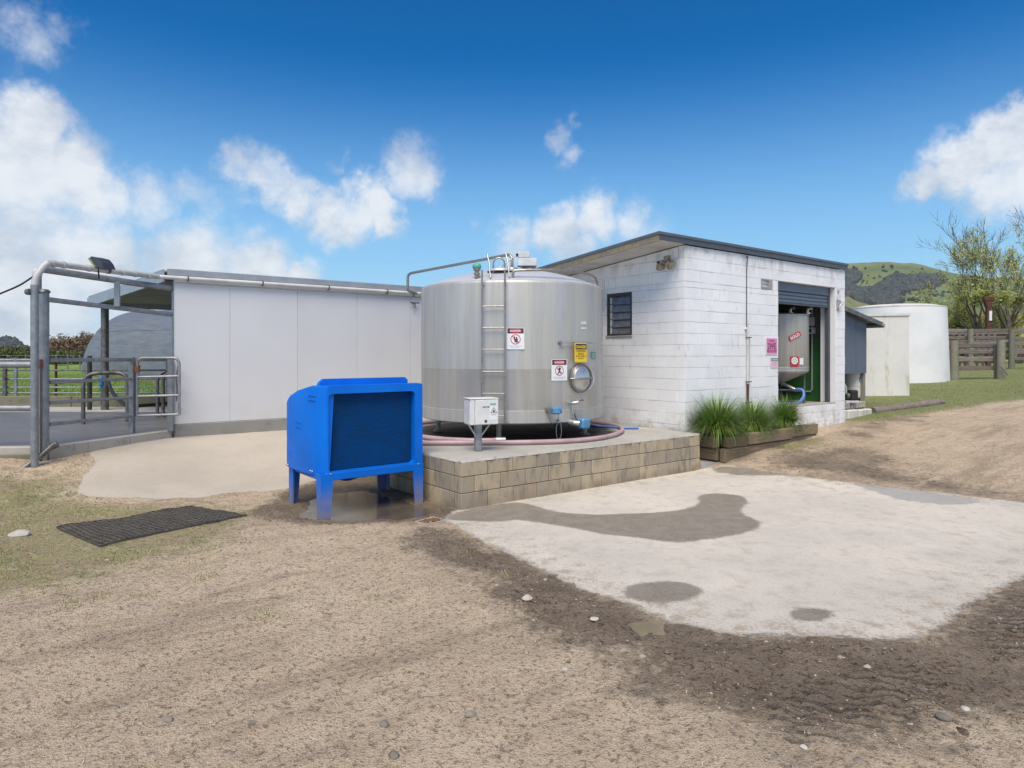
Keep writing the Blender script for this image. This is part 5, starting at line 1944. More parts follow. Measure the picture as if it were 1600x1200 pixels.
part('outlet', MB().tube([(.02, -.2, .44), (.14, -.3, .37), (.24, -.36, .31)], .035, 10), M_['steel_bright'], vat)
for px in (1229, 1256):
    x = (px - 1214) / F * 14.3
    f_ = part('lid_fitting', MB().tube([(x - .0, -.2, 1.93), (x, -.2, 2.02), (x + .02, -.2, 2.05), (x + .10, -.22, 2.06)], .035, 8), M_['steel_bright'], vat)
    part('fitting_base', MB().lathe([(.07, 0), (.07, .03), (.04, .04)], 12, c=(x, -.2, 1.93)), M_['steel_bright'], f_)


def on_vat(px, py):
    t = (px - CX) / F
    cx, cy = 5.81, 14.6
    A_, B_, C_ = 1 + t * t, -2 * (t * cx + cy), cx * cx + cy * cy - vr * vr
    Y = (-B_ - math.sqrt(max(0, B_ * B_ - 4 * A_ * C_))) / (2 * A_)
    p = P(px, py, Y) - Vector((cx, cy, .84))
    n = Vector((p.x, p.y, 0)).normalized()
    return Matrix.Translation(Vector((n.x * (vr + .012), n.y * (vr + .012), p.z))) @ Matrix.Rotation(math.atan2(n.x, -n.y), 4, 'Z')


s = card('sold_sticker', vat, .285, .095, M_['red'], .003)
s.matrix_local = on_vat(1241.5, 525.5) @ Matrix.Rotation(math.radians(-27), 4, 'Y')
text_part('sold_word', 'SOLD', M_['sign_white'], s, w=.235, h=.07, M=T3(0, -.0042, 0), bold=.03)
s = card('octagon_sticker', vat, .185, .215, M_['red'], .003)
s.matrix_local = on_vat(1241, 565)
mo = MB()
v, f = disc(.078, 8, -.0042, 1, 1, 0, .02); mo.add([(x * math.cos(.39) - (z - .02) * math.sin(.39), y, .02 + x * math.sin(.39) + (z - .02) * math.cos(.39)) for x, y, z in v], f)
part('octagon', mo, M_['sign_white'], s)
mo = MB(); v, f = disc_ring(.036, .05, 20, -.005); mo.add([(x, y, z + .02) for x, y, z in v], f)
part('emblem_ring', mo, M_['sign_mint'], s)
text_part('emblem_text', '5', M_['grey_print'], s, h=.05, M=T3(0, -.005, .02))
text_part('sticker_foot', 'STEEL', M_['sign_black'], s, w=.10, h=.025, M=T3(0, -.0042, -.09))
s = card('white_label', vat, .11, .14, M_['sign_white'], .002)
s.matrix_local = on_vat(1251.5, 564.5)
# blue hose at the vat outlet
o0 = Vector((5.81 + .24, 14.6 - .36, .84 + .31))
bh = [o0, o0 + Vector((.10, -.06, .0)), o0 + Vector((.14, -.11, -.06)), o0 + Vector((.10, -.17, -.17)), o0 + Vector((-.02, -.24, -.26)), o0 + Vector((-.15, -.3, -.285)), o0 + Vector((-.5, -.28, -.285))]
hv = thing('blue_hose', 'thick blue hose hanging from the outlet of the old vat in the doorway', 'hose', o0)
part('hose_tube', MB().tube(spline([v - o0 for v in bh]), .032, 10), M_['blue_hose'], hv)

# ------------------------------------------------------------------ panel walled shed on the left
so = AB(-2.1, 5.57)
shed = thing('milking_shed', 'long shed with a pale grey panelled wall and flat roof behind the blue cooling unit', 'shed', (so.x, so.y, 0), ANG)
part('plinth', MB().cbox(.0, -.012, .2, 6.6, .16, .715, .012), M_['plinth'], shed)
xs = [0.0, .901, 2.101, 3.301, 4.501, 5.701, 6.6]
for a, b in zip(xs[:-1], xs[1:]):
    part('wall_panel', MB().cbox(a + .003, .0, .718, b - .003, .10, 3.26, .004), M_['panel'], shed)
part('backing', MB().box(.01, .02, .718, 6.59, .11, 3.25), M_['soffit_dark'], shed)
for x in xs[1:-1]:
    part('joint_strip', MB().box(x - .0028, .002, .72, x + .0028, .015, 3.255), M_['pvc'], shed)
part('corner_trim', MB().box(-.012, -.006, .718, -.0005, .115, 3.26), M_['galv'], shed)
part('roof_flashing', MB().cbox(-.10, -.05, 3.215, 6.7, .05, 3.325, .006), M_['roof_pale'], shed)
# roof deck over the open side of the shed
rz0, rz1 = 3.12, 3.29
deck = [(-.14, .051), (6.7, .051), (6.7, 6.6), (-.62, 6.6)]
part('roof_deck', MB().prism(deck, 3.27, 3.30), M_['roof_pale'], shed)
part('roof_lining', MB().prism([(-.10, .06), (6.6, .06), (6.6, 6.5), (-.57, 6.5)], 3.15, 3.165), M_['soffit_dark'], shed)
mb = MB()
mb.hull([Vector((-.17, .0, 3.10)), Vector((-.14, .0, 3.10)), Vector((-.62, 6.6, 3.04)), Vector((-.65, 6.6, 3.04))][::-1],
        [Vector((-.17, .0, 3.31)), Vector((-.14, .0, 3.31)), Vector((-.62, 6.6, 3.25)), Vector((-.65, 6.6, 3.25))][::-1])
part('barge_board', mb, M_['roof_pale'], shed)
part('eave_beam', MB().box(-.61, 6.42, 3.03, 6.6, 6.5, 3.148), M_['roof_pale'], shed)
part('inner_beam', MB().box(-.15, .12, 3.02, .02, .3, 3.148), M_['soffit_dark'], shed)
part('rear_wall', MB().box(1.2, 5.2, .3, 6.6, 5.3, 3.14), M_['panel'], shed)
pp = part('water_pipe', MB().tube([(-.25, -.075, 3.175), (6.5, -.075, 3.175)], .034, 12), M_['pvc_white'], shed)
part('small_pipe', MB().tube([(.02, -.03, 3.10), (6.5, -.03, 3.10)], .012, 6), M_['pvc'], shed)
for px in (292, 408, 511, 602):
    k = (px - CX) / F
    t = (k * so.y - so.x) / (CA - k * SA)
    part('pipe_bracket', MB().lathe([(.040, -.012), (.046, -.012), (.046, .012), (.040, .012)], 12, M=Matrix.Translation((t, -.075, 3.175)) @ Matrix.Rotation(PI / 2, 4, 'Y')).box(t - .01, -.04, 3.16, t + .01, -.003, 3.185), M_['galv_dark'], pp)
tp_ = part('wall_tap', MB().tube([(4.55, -.01, 2.97), (4.55, -.10, 2.97)], .02, 8), M_['galv_dark'], shed)
part('tap_handle', MB().tube([(4.45, -.07, 2.975), (4.66, -.07, 2.975)], .013, 6), M_['galv_dark'], tp_)
part('tap_spout', MB().tube([(4.55, -.09, 2.97), (4.55, -.10, 2.88)], .016, 6), M_['galv_dark'], tp_)
sp = AB(-2.45, 11.54)
lp = part('shed_post', MB().tube([(0, 0, .58), (0, 0, 3.10)], .085, 14), M_['galv_dark'], shed, loc=((-2.45 + 2.1), 11.54 - 5.57, 0))

# ------------------------------------------------------------------ steel portal, rails and gates of the yard
def wtube(root, pts, r, seg=10):
    o = root.location
    return MB().tube([Vector(p) - o for p in pts], r, seg)


def bez(p0, p1, p2, n=8):
    p0, p1, p2 = Vector(p0), Vector(p1), Vector(p2)
    return [p0 * (1 - t) ** 2 + p1 * 2 * t * (1 - t) + p2 * t * t for t in [k / n for k in range(n + 1)]]


portal = thing('steel_portal', 'tall galvanised pipe portal at the left with bent pipes running to the shed roof', 'pipe frame', P(66, 720, 9.3))
o_ = portal.location
g0 = P(69, 720, 9.3)
part('post', wtube(portal, [(g0.x, 9.3, .2), (g0.x, 9.3, 2.76)], .062, 16), M_['galv'], portal)
part('post_cap', MB().lathe([(.001, .05), (.05, .045), (.075, .02), (.078, 0)], 16, c=Vector((g0.x, 9.3, 2.755)) - o_), M_['galv_dark'], portal)
g1 = P(58, 720, 9.42)
part('post', wtube(portal, [(g1.x, 9.42, .2), (g1.x, 9.42, 3.05)], .055, 14), M_['galv'], portal)
part('post_cap', MB().lathe([(.001, .06), (.04, .05), (.06, .02), (.06, -.05)], 14, c=Vector((g1.x, 9.42, 3.05)) - o_), M_['pvc'], portal)
g2 = P(54, 720, 9.0)
part('pole', wtube(portal, [(g2.x, 9.0, .16), (g2.x, 9.0, 2.83)], .048, 14), M_['galv'], portal)
e0 = P(75, 411, 9.15)
elb = bez((g2.x, 9.0, 2.80), P(55, 425, 9.0), e0, 10)
part('bent_pipe', wtube(portal, elb, .046, 12), M_['pvc'], portal)
e1 = so + Vector(((-.25) * CA + .075 * SA, (-.25) * SA - .075 * CA, 3.175))
e1 = so + Vector((-.25 * CA - (-.075) * SA, -.25 * SA + (-.075) * CA, 3.175))
m1 = P(165, 426, 9.95)
hp = part('header_pipe', wtube(portal, [e0, e0.lerp(e1, .5) + Vector((0, 0, -.005)), e1], .042, 12), M_['pvc'], portal)
for t in (.04, .12, .33, .5, .64, .76, .9):
    c = e0.lerp(e1, t)
    dv = (e1 - e0).normalized() * .02
    part('pipe_joint', wtube(portal, [c - dv, c + dv], .052, 12), M_['pvc'] if t != .5 else M_['galv_dark'], hp)
b0 = P(62, 420, 9.42)
b1 = AB(-2.09, 5.64, 3.0)
part('beam', wtube(portal, [b0, b1], .05, 12), M_['galv'], portal)
c0, c1 = P(75, 468, 9.3), AB(-2.13, 5.60, 2.565)
part('cross_pipe', wtube(portal, [c0, c1], .036, 10), M_['galv'], portal)
h0 = P(183, 438, 10.2)
part('hanger', MB().box(-.04, -.015, -.40, .04, .015, -.02, M=Matrix.Translation(h0 - o_)), M_['roof_pale'], portal)
part('clamp', wtube(portal, [P(42, 456, 8.96), P(64, 456.5, 9.05)], .018, 8), M_['galv_dark'], portal)
part('clamp_disc', MB().lathe([(.001, -.03), (.04, -.025), (.045, .02), (.001, .03)], 12, M=Matrix.Translation(P(44, 456, 8.95) - o_) @ Matrix.Rotation(PI / 2, 4, 'Y')), M_['galv_dark'], portal)
fo = part('foot_pipe', wtube(portal, [P(30, 736, 8.9), P(62, 714, 9.05), P(84, 694, 9.22)], .036, 10), M_['galv_dark'], portal)
part('foot_joint', wtube(portal, [P(76, 700, 9.2), P(90, 693, 9.25)], .05, 10), M_['galv_dark'], fo)
lo = part('hinge_block', MB().cbox(-.035, -.04, -.055, .045, .04, .06, .006, M=Matrix.Translation(P(60, 568, 9.22) - o_)), M_['rust_box'], portal)
part('hinge_block', MB().cbox(-.03, -.03, -.05, .03, .03, .05, .006, M=Matrix.Translation(P(60, 656, 9.22) - o_)), M_['kerb'], portal)
mb = MB().box(-.035, -.02, .25, .01, .02, 1.72, M=Matrix.Translation(Vector((P(61, 600, 9.2).x, 9.22, 0)) - o_))
part('timber_strip', mb, M_['post_wood'], portal)
# security lamp on the header
sl = thing('yard_lamp', 'dark hooded lamp with a greenish face on the left header pipe', 'lamp', P(150, 424, 9.85))
o_ = sl.location
outl = [(138, 404), (143, 400.5), (152, 403), (158, 410), (162, 419), (148, 417)]
q = [P(x, y, 9.80) - o_ for x, y in outl]
q2 = [P(x, y, 9.80) - o_ + Vector((.06, .20, 0)) for x, y in outl]
part('lamp_hood', MB().hull(q[::-1], q2[::-1]), M_['dark_lamp'], sl)
f1 = [(137.2, 404.5), (139, 402.3), (149.5, 416.8), (147, 417.2)]
q = [P(x, y, 9.79) - o_ for x, y in f1]
q2 = [v + Vector((.0, .012, 0)) for v in q]
part('lamp_face', MB().hull(q[::-1], q2[::-1]), M_['lime'], sl)
part('lamp_stem', MB().tube([P(153, 417, 9.85) - o_, P(155, 436, 9.9) - o_], .012, 6), M_['black'], sl)
cab = [P(-60, 480, 9.0), P(-20, 468, 9.0), P(0, 459, 9.0), P(30, 446, 9.0), P(52, 432, 9.0)]
ct = thing('overhead_cable', 'black cable coming in from the left to the bent pipe', 'cable', cab[0])
part('cable_run', wtube(ct, spline(cab), .013, 6), M_['black'], ct)

g1a, g1b = Vector((g0.x + .05, 9.33, 0)), Vector((-6.16, 10.77, 0))
gate1 = thing('yard_rails', 'four galvanised rails on the kerb between the portal post and the gate post', 'railing', (g1a.x, g1a.y, .6))
for z0, z1 in ((1.81, 1.81), (1.50, 1.50), (1.21, 1.20), (.91, .90)):
    part('rail', wtube(gate1, [(g1a.x, g1a.y, z0), (g1b.x, g1b.y, z1)], .025 if z0 < 1.8 else .03, 10), M_['galv'], gate1)
pg = P(205, 600, 10.8)
part('gate_post', MB().cbox(-.038, -.038, .0, .038, .038, 1.235, .006, M=Matrix.Translation(Vector((pg.x, 10.82, .615)) - gate1.location)), M_['galv'], gate1)
# hung gate with rounded corners
ga, gb = P(214, 600, 10.85), P(280, 600, 11.0)
gate2 = thing('tube_gate', 'short tube gate with a rounded top corner standing open against the pale wall', 'gate', (ga.x, ga.y, .6))
A1, A2 = Vector((ga.x, ga.y, 0)), Vector((gb.x, gb.y, 0))
zt, zb = 1.835, .90
def gp_(t, z):
    v = A1.lerp(A2, t)
    return Vector((v.x, v.y, z))
frame = [gp_(0, zb - .02), gp_(0, zt - .12)] + bez(gp_(0, zt - .12), gp_(0, zt), gp_(.16, zt), 5)[1:] + bez(gp_(.84, zt), gp_(1, zt), gp_(1, zt - .12), 5) + [gp_(1, zb)]
part('gate_frame', wtube(gate2, frame, .024, 10), M_['galv'], gate2)
for z in (1.535, 1.22, .905):
    part('rail', wtube(gate2, [gp_(0, z - .01), gp_(1, z)], .021, 8), M_['galv'], gate2)
part('gate_hinge', MB().cbox(-.04, -.03, -.06, .04, .03, .06, .006, M=Matrix.Translation(gp_(0, 1.66) - gate2.location)), M_['rust_box'], gate2)
part('gate_chain', wtube(gate2, [gp_(.97, 1.70), gp_(.93, 1.5), gp_(.95, 1.3), gp_(.93, 1.12)], .012, 5), M_['galv_dark'], gate2)
ep = thing('end_post', 'flat grey steel post at the end of the pale panelled wall', 'post', (P(267, 660, 11.1).x, 11.1, .615))
part('post_shaft', MB().cbox(-.045, -.03, 0, .045, .03, 1.22, .005), M_['galv'], ep)
# rails of the left side
lr = thing('yard_rails', 'heavy galvanised top rail and low pipe at the left edge of the photo', 'railing', (-8, 9.2, .6))
part('rail', wtube(lr, [(-11.5, 9.0, 1.76), (g1.x - .03, 9.36, 1.745)], .048, 12), M_['galv'], lr)
part('rail', wtube(lr, [(-11.5, 8.95, 1.17), (g1.x - .03, 9.36, 1.135)], .042, 12), M_['galv'], lr)
part('post', wtube(lr, [(-11.0, 9.15, .5), (-11.0, 9.15, 1.76)], .04, 10), M_['galv'], lr)
# far rails
fr_ = thing('yard_fence', 'long low pipe fence at the back of the cow yard before the green field', 'fence', (-14, 16.75, .86))
for i, (z, r) in enumerate(((1.76, .035), (1.50, .022), (1.28, .022), (1.07, .022), (.93, .02))):
    part('rail', wtube(fr_, [(-22, 16.75, z), (-6.5, 16.75, z)], r, 8), M_['galv'] if i != 1 else M_['galv_dark'], fr_)
for px in (-90, 25, 140, 205, 262):
    x = P(px, 600, 16.75).x
    part('post', wtube(fr_, [(x, 16.75, .5), (x, 16.75, 1.82 if px != 140 else 1.86)], .045, 10), M_['galv_dark'] if px in (140,) else M_['galv'], fr_)
x = P(8.5, 600, 16.7).x
part('post', wtube(fr_, [(x, 16.68, .5), (x, 16.68, 1.55)], .05, 10), M_['galv_dark'], fr_)
x = P(82, 600, 16.7).x
part('post', wtube(fr_, [(x, 16.83, .5), (x, 16.83, 1.75)], .03, 8), M_['rust'], fr_)


def hoop(label, pts, r, loc):
    h = thing('hoop_rail', label, 'railing', loc)
    part('hoop_pipe', wtube(h, pts, r, 12), M_['galv_dark'], h)
    return h


l0, l1 = P(130, 663, 12.5), P(199, 655, 12.9)
zt = P(160, 583, 12.6).z
hoop('dark bent pipe hoop standing on the yard floor behind the four rails', [(l0.x, l0.y, .58), (l0.x, l0.y, zt - .22)] + bez((l0.x, l0.y, zt - .22), (l0.x, l0.y, zt), (l0.x + .25, l0.y + .1, zt), 6)[1:] + bez((l1.x - .2, l1.y - .05, zt), (l1.x, l1.y, zt), (l1.x, l1.y, zt - .2), 6) + [(l1.x, l1.y, .58)], .036, (l0.x, l0.y, .58))
for px, py, lab in ((246, 648, 'left one of two thin dark hoops seen through the open gate'), (255, 650, 'right one of two thin dark hoops seen through the open gate')):
    l0 = P(px, py, 13.9)
    zt = 1.56
    hoop(lab, [(l0.x, l0.y, .58), (l0.x, l0.y, zt - .22)] + bez((l0.x, l0.y, zt - .22), (l0.x, l0.y, zt), (l0.x + .3, l0.y + .2, zt), 6)[1:] + [(l0.x + .6, l0.y + .45, zt - .02), (l0.x + .75, l0.y + .55, zt - .2), (l0.x + .75, l0.y + .55, .58)], .032, (l0.x, l0.y, .58))
l0 = P(140, 641, 15.7)
yp = thing('yard_post', 'dark steel post standing in the cow yard left of the shed post', 'post', (l0.x, l0.y, .58))
part('post_shaft', MB().tube([(0, 0, 0), (0, 0, P(140, 556, 15.7).z - .58)], .05, 12), M_['dark_pipe'], yp)
hs_ = [P(168, 592, 15.0), P(175, 612, 14.6), P(190, 628, 14.2), P(202, 634, 14.0), P(230, 633, 14.4), P(262, 630, 15.0)]
hz_ = thing('yard_hose', 'black hose sagging from the shed post to the yard floor', 'hose', hs_[0])
part('hose_tube', wtube(hz_, spline(hs_), .04, 8), M_['black'], hz_)
bb_ = P(158.5, 596, 15.4)
bk = thing('yard_bag', 'small blue bag tied to the shed post in the cow yard', 'bag', bb_)
part('bag_body', MB().lathe([(.015, .16), (.03, .11), (.055, 0), (.045, -.11), (.02, -.15), (.001, -.15)], 10), M_['blue_label'], bk)

# ------------------------------------------------------------------ barrel hut beyond the yard
hf = Vector((P(127, 575, 48).x, 48, .55))
hut = thing('barrel_hut', 'big grey barrel vaulted corrugated hut behind the cow yard', 'hut', hf, math.radians(64.4))   # local x across, -y towards the photographer
hr_ = 4.75
for k in range(8):
    y1 = -k * 3.2
    y0 = y1 - 3.19
    for j, (a0, a1) in enumerate(((180, 140), (140, 95), (95, 45), (45, 0))):
        rr = hr_ + (.02 if j % 2 else .0)
        vs, fs = [], []
        n = 8
        for i in range(n + 1):
            a = math.radians(a0 + (a1 - a0) * i / n)
            for rr_ in (rr, rr - .04):
                vs += [(hr_ + rr_ * math.cos(a), y0, rr_ * math.sin(a)), (hr_ + rr_ * math.cos(a), y1, rr_ * math.sin(a))]
        for i in range(n):
            b = i * 4
            fs += [(b, b + 1, b + 5, b + 4), (b + 2, b + 6, b + 7, b + 3), (b, b + 4, b + 6, b + 2), (b + 1, b + 3, b + 7, b + 5)]
        fs += [(0, 2, 3, 1), (n * 4, n * 4 + 1, n * 4 + 3, n * 4 + 2)]
        part('roof_sheet', MB().add(vs, fs, True), M_['hut'], hut)
part('footing', MB().box(.02, -25.5, -.6, .15, -.02, .0), M_['footing'], hut)
part('footing', MB().box(2 * hr_ - .15, -25.5, -.6, 2 * hr_ - .02, -.02, .0), M_['footing'], hut)
mb = MB()
n = 20
ring = [(hr_ + (hr_ - .1) * math.cos(PI * i / n), (hr_ - .1) * math.sin(PI * i / n)) for i in range(n + 1)]
for yy in (-.15, -25.3):
    mb = MB()
    mb.add([(x, yy, z) for x, z in ring] + [(x, yy - .1, z) for x, z in ring], [tuple(range(n + 1)), tuple(reversed(range(n + 1, 2 * n + 2)))])
    part('end_wall', mb, M_['dim_wall'], hut)

# ------------------------------------------------------------------ lean-to, pressure tank
ls_ = bo
lean = thing('lean_to', 'blue grey corrugated lean-to shelter at the right end of the white dairy', 'shelter', (ls_.x, ls_.y, 0), ANG)
LX0, LX1, LY = 5.56, 7.22, .30
lz = lambda x: 2.985 - (x - LX0) * .165
def corr(mb, xa, xb, y, z0, top, amp=.012, pitch=.076):
    n = int((xb - xa) / (pitch / 4))
    vs, fs = [], []
    for i in range(n + 1):
        x = xa + (xb - xa) * i / n
        yy = y + amp * math.sin(2 * PI * x / pitch)
        vs += [(x, yy, z0), (x, yy, top(x)), (x, yy + .004, z0), (x, yy + .004, top(x))]
    for i in range(n):
        b = i * 4
        fs += [(b, b + 4, b + 5, b + 1), (b + 2, b + 3, b + 7, b + 6), (b, b + 2, b + 6, b + 4), (b + 1, b + 5, b + 7, b + 3)]
    return mb.add(vs, fs, True)
for xa, xb in ((LX0, 6.11), (6.112, 6.66), (6.662, LX1)):
    part('cladding_sheet', corr(MB(), xa, xb, LY, 1.455, lambda x: lz(x) - .03), M_['iron'], lean)
mb = MB()
mb.hull([Vector((LX0 - .0, .1, lz(LX0) - .02)), Vector((7.58, .1, lz(7.58) - .02)), Vector((7.58, 2.6, lz(7.58) - .02)), Vector((LX0, 2.6, lz(LX0) - .02))],
        [Vector((LX0 - .0, .1, lz(LX0) + .015)), Vector((7.58, .1, lz(7.58) + .015)), Vector((7.58, 2.6, lz(7.58) + .015)), Vector((LX0, 2.6, lz(LX0) + .015))])
part('roof_sheet', mb, M_['roof_grey'], lean)
part('roof_edge', MB().hull([Vector((LX0, .085, lz(LX0) - .08)), Vector((7.6, .085, lz(7.6) - .08)), Vector((7.6, .099, lz(7.6) - .08)), Vector((LX0, .099, lz(LX0) - .08))],
                            [Vector((LX0, .085, lz(LX0) + .02)), Vector((7.6, .085, lz(7.6) + .02)), Vector((7.6, .099, lz(7.6) + .02)), Vector((LX0, .099, lz(LX0) + .02))]), M_['galv_dark'], lean)
part('gutter', MB().tube([(7.60, .06, lz(7.6) - .06), (7.60, 2.6, lz(7.6) - .06)], .05, 10), M_['galv'], lean)
part('corner_post', MB().cbox(LX1 - .09, LY + .02, .6, LX1, LY + .11, 2.6, .006), M_['post_wood'], lean)
part('side_sheet', MB().box(LX1 - .03, LY + .12, .7, LX1 - .01, 2.5, 2.6), M_['iron'], lean)
part('back_sheet', MB().box(LX0, 2.4, .7, LX1 - .04, 2.42, 2.7), M_['iron'], lean)
base = thing('block_footing', 'low base of old flaking white and tan blocks under the lean-to', 'base', (ls_.x, ls_.y, 0), ANG)
x = LX0 + .01
for k, L_ in enumerate((.40, .40, .34, .32)):
    part('block', MB().cbox(x, LY - .02, .64, x + L_ - .012, LY + .35, .775 + .01 * (k % 2), .015), M_['kerb'], base, loc=(0, .01 * (k % 2), 0))
    x += L_ + .05
x = LX0 + .01
for k, L_ in enumerate((.55, .5, .62)):
    part('block', MB().cbox(x, LY - .09, .2, x + L_ - .01, LY + .30, .635 - .012 * k, .02), M_['rough_white'], base, loc=(0, -.02 * k, 0))
    x += L_
part('base_floor', MB().box(LX0 + .01, LY + .3, .2, LX1, 2.39, .70), M_['kerb'], base)
pc = P(1332, 630, 16.1)
pt = thing('pressure_tank', 'cream pressure tank with a small blue label under the lean-to', 'tank', (pc.x, pc.y, .70))
part('tank_body', MB().lathe([(.12, .12), (.20, .17), (.215, .24), (.215, .86), (.19, .97), (.10, 1.03), (.001, 1.04)], 28), M_['cream'], pt)
part('tank_foot', MB().lathe([(.17, 0), (.17, .13), (.12, .14)], 20), M_['dark_pipe'], pt)
part('tank_seam', MB().lathe([(.2155, .43), (.2175, .437), (.2155, .444)], 28), M_['pvc'], pt)
ty = math.radians(-62)
mt_ = Matrix.Translation((.217 * math.cos(ty), .217 * math.sin(ty), .60)) @ Matrix.Rotation(ty + PI / 2, 4, 'Z')
o = card('tank_label', pt, .10, .115, M_['blue_label'], .002); o.matrix_local = mt_
mo = MB(); v, f = disc(.026, 14, -.003, 1, 1, .005, -.012); mo.add(v, f)
part('label_mark', mo, M_['sign_white'], o)
pm = P(1328, 632, 15.45)
pu = thing('water_pump', 'black water pump standing in front of the cream pressure tank', 'pump', (pm.x, pm.y, .775))
part('pump_motor', MB().cbox(-.03, -.09, .06, .16, .09, .30, .03), M_['black'], pu)
part('pump_head', MB().tube([(-.09, 0, .16), (-.03, 0, .16)], .075, 14), M_['galv_dark'], pu)
part('pump_pipe', MB().tube([(-.09, 0, .2), (-.09, 0, .36), (-.07, .1, .42)], .02, 8), M_['pvc'], pu)
part('pump_base', MB().cbox(-.14, -.1, 0, .17, .1, .055, .01), M_['motor_grey'], pu)

# ------------------------------------------------------------------ planter and tussocks
def abz(a, b, z):
    return AB(a, b, z)
plr = thing('timber_planter', 'raised bed edged with two layers of weathered timber sleepers below the white wall', 'planter', tuple(AB(5.08, -.2)) , ANG)
def slp(x0, x1, y0, y1, z0, z1, rot=0.0):
    me = MB().cbox(-(x1 - x0) / 2, -(y1 - y0) / 2, -(z1 - z0) / 2, (x1 - x0) / 2, (y1 - y0) / 2, (z1 - z0) / 2, .014)
    if x1 - x0 < y1 - y0:
        me = MB().cbox(-(y1 - y0) / 2, -(x1 - x0) / 2, -(z1 - z0) / 2, (y1 - y0) / 2, (x1 - x0) / 2, (z1 - z0) / 2, .014)
        rot += PI / 2
    for i in range(len(me.v)):
        v = me.v[i]
        me.v[i] = (v[0], v[1] + random.uniform(-.004, .004), v[2] + random.uniform(-.006, .006))
    return part('sleeper', me, M_['sleeper'], plr, loc=((x0 + x1) / 2, (y0 + y1) / 2, (z0 + z1) / 2), rot=(0, random.uniform(-.006, .006), rot))
slp(-.02, 2.05, .0, .11, .10, .335, .004)
slp(2.06, 2.98, .02, .13, .12, .36, -.004)
slp(.06, .62, -.015, .10, .34, .53)
slp(.63, 2.02, -.025, .09, .345, .545, .006)
slp(2.03, 2.99, .0, .11, .365, .565)
slp(-.10, .02, .12, .95, .335, .53)
slp(-.06, .04, .13, .60, .12, .33)
soil = MB()
gxn, gyn = 22, 8
for j in range(gyn + 1):
    for i in range(gxn + 1):
        x_, y_ = -.02 + 3.02 * i / gxn, .08 + .5 * j / gyn
        soil.v.append((x_, y_, .49 + .05 * math.sin(i * 1.7 + j) * .3 + random.uniform(-.012, .012) + .02 * j / gyn))
for j in range(gyn):
    for i in range(gxn):
        b = j * (gxn + 1) + i
        soil.f.append((b, b + 1, b + gxn + 2, b + gxn + 1)); soil.s.append(True); soil.m.append(0)
part('soil', soil, M_['clod'], plr)


def tussock(label, px, Y, z0, H, spread, n, seed):
    rr = random.Random(seed)
    c = P(px, 680, Y)
    t = thing('tussock_grass', label, 'plant', (c.x, c.y, z0), 0, 'tussocks in the planter')
    for nm, nn, mt in (('leaf_blades', n, M_['tussock']), ('dry_blades', n // 14, M_['tussock_dry'])):
        mb = MB()
        for k in range(nn):
            a = rr.uniform(0, 2 * PI)
            lean_ = rr.random() ** .7
            r0 = rr.uniform(0, .10)
            L = H * rr.uniform(.75, 1.25)
            w = rr.uniform(.0035, .0075)
            dx, dy = math.cos(a), math.sin(a)
            px_, py_, pz_ = dx * r0, dy * r0, -.02
            ang = .04 + lean_ * .70
            bend = rr.uniform(.13, .38) * (.55 + lean_)
            sg = 5
            sx, sy = -dy * w, dx * w
            pts = []
            for i in range(sg + 1):
                tw = 1 - (i / sg) ** 2
                pts.append(((px_ + sx * tw, py_ + sy * tw, pz_), (px_ - sx * tw, py_ - sy * tw, pz_)))
                st_ = L / sg
                px_ += dx * math.sin(ang) * st_ * spread
                py_ += dy * math.sin(ang) * st_ * spread
                pz_ += math.cos(ang) * st_
                ang += bend
            vs, fs = [], []
            for i in range(sg):
                vs += [pts[i][0], pts[i][1]]
            vs.append(pts[sg][0])
            for i in range(sg - 1):
                b = i * 2
                fs.append((b, b + 1, b + 3, b + 2))
            fs.append((2 * sg - 2, 2 * sg - 1, 2 * sg))
            mb.add(vs, fs, True)
        part(nm, mb, mt, t, kind='stuff', sharp=180)


tussock('big green tussock at the left end of the planter nearest the platform', 1121, 11.28, .50, .76, .95, 1900, 1)
tussock('middle green tussock in the planter under the wall conduit', 1177, 11.95, .50, .64, .85, 1500, 2)
tussock('small dark green tussock at the right end of the planter below the door', 1227, 12.5, .52, .64, .75, 1200, 3)
for o in list(sc.objects):
    if o.name.startswith('tussock_grass') and 'group' in o:
        del o['group']

# ------------------------------------------------------------------ white concrete tanks, bank edge
rc = P(1421, 600, 19.2)
u_ = Vector((-.96, .27, 0)).normalized(); v_ = Vector((.30, .95, 0)).normalized()
pb = thing('concrete_tank', 'stained white square concrete tank just right of the lean-to', 'tank', (rc.x, rc.y, .60))
def sq(o0, du, dv, z):
    return [Vector((0, 0, z)) + u_ * o0 - v_ * 0, Vector((0, 0, z)) + u_ * du, Vector((0, 0, z)) + u_ * du + v_ * dv, Vector((0, 0, z)) + u_ * o0 + v_ * dv]
part('tank_wall', MB().hull(sq(0, 1.95, 1.7, -.2)[::-1], [v * 1.0 for v in sq(0.01, 1.94, 1.69, 2.42)[::-1]]), M_['tank_white_dirty'], pb)
lid_lo = [v + (-u_ - v_) * .0 for v in sq(-.03, 1.98, 1.73, 2.422)]
lid_lo[0] -= v_ * .03; lid_lo[1] -= v_ * .03
part('tank_lid', MB().hull(lid_lo[::-1], [v + Vector((0, 0, .07)) for v in lid_lo][::-1]), M_['rough_white'], pb)
tcx = P(1401, 580, 25.0)
wt = thing('concrete_tank', 'large clean white round concrete tank beside the timber fence', 'tank', (tcx.x, 25.0, .8))
part('tank_wall', MB().lathe([(1.70, -.2), (1.69, .1), (1.60, 2.82)], 56), M_['tank_white'], wt)
part('tank_lid', MB().lathe([(1.58, 2.80), (1.61, 2.82), (1.61, 2.85), (1.2, 2.93), (.5, 2.98), (.001, 2.99)], 56), M_['rough_white'], wt)
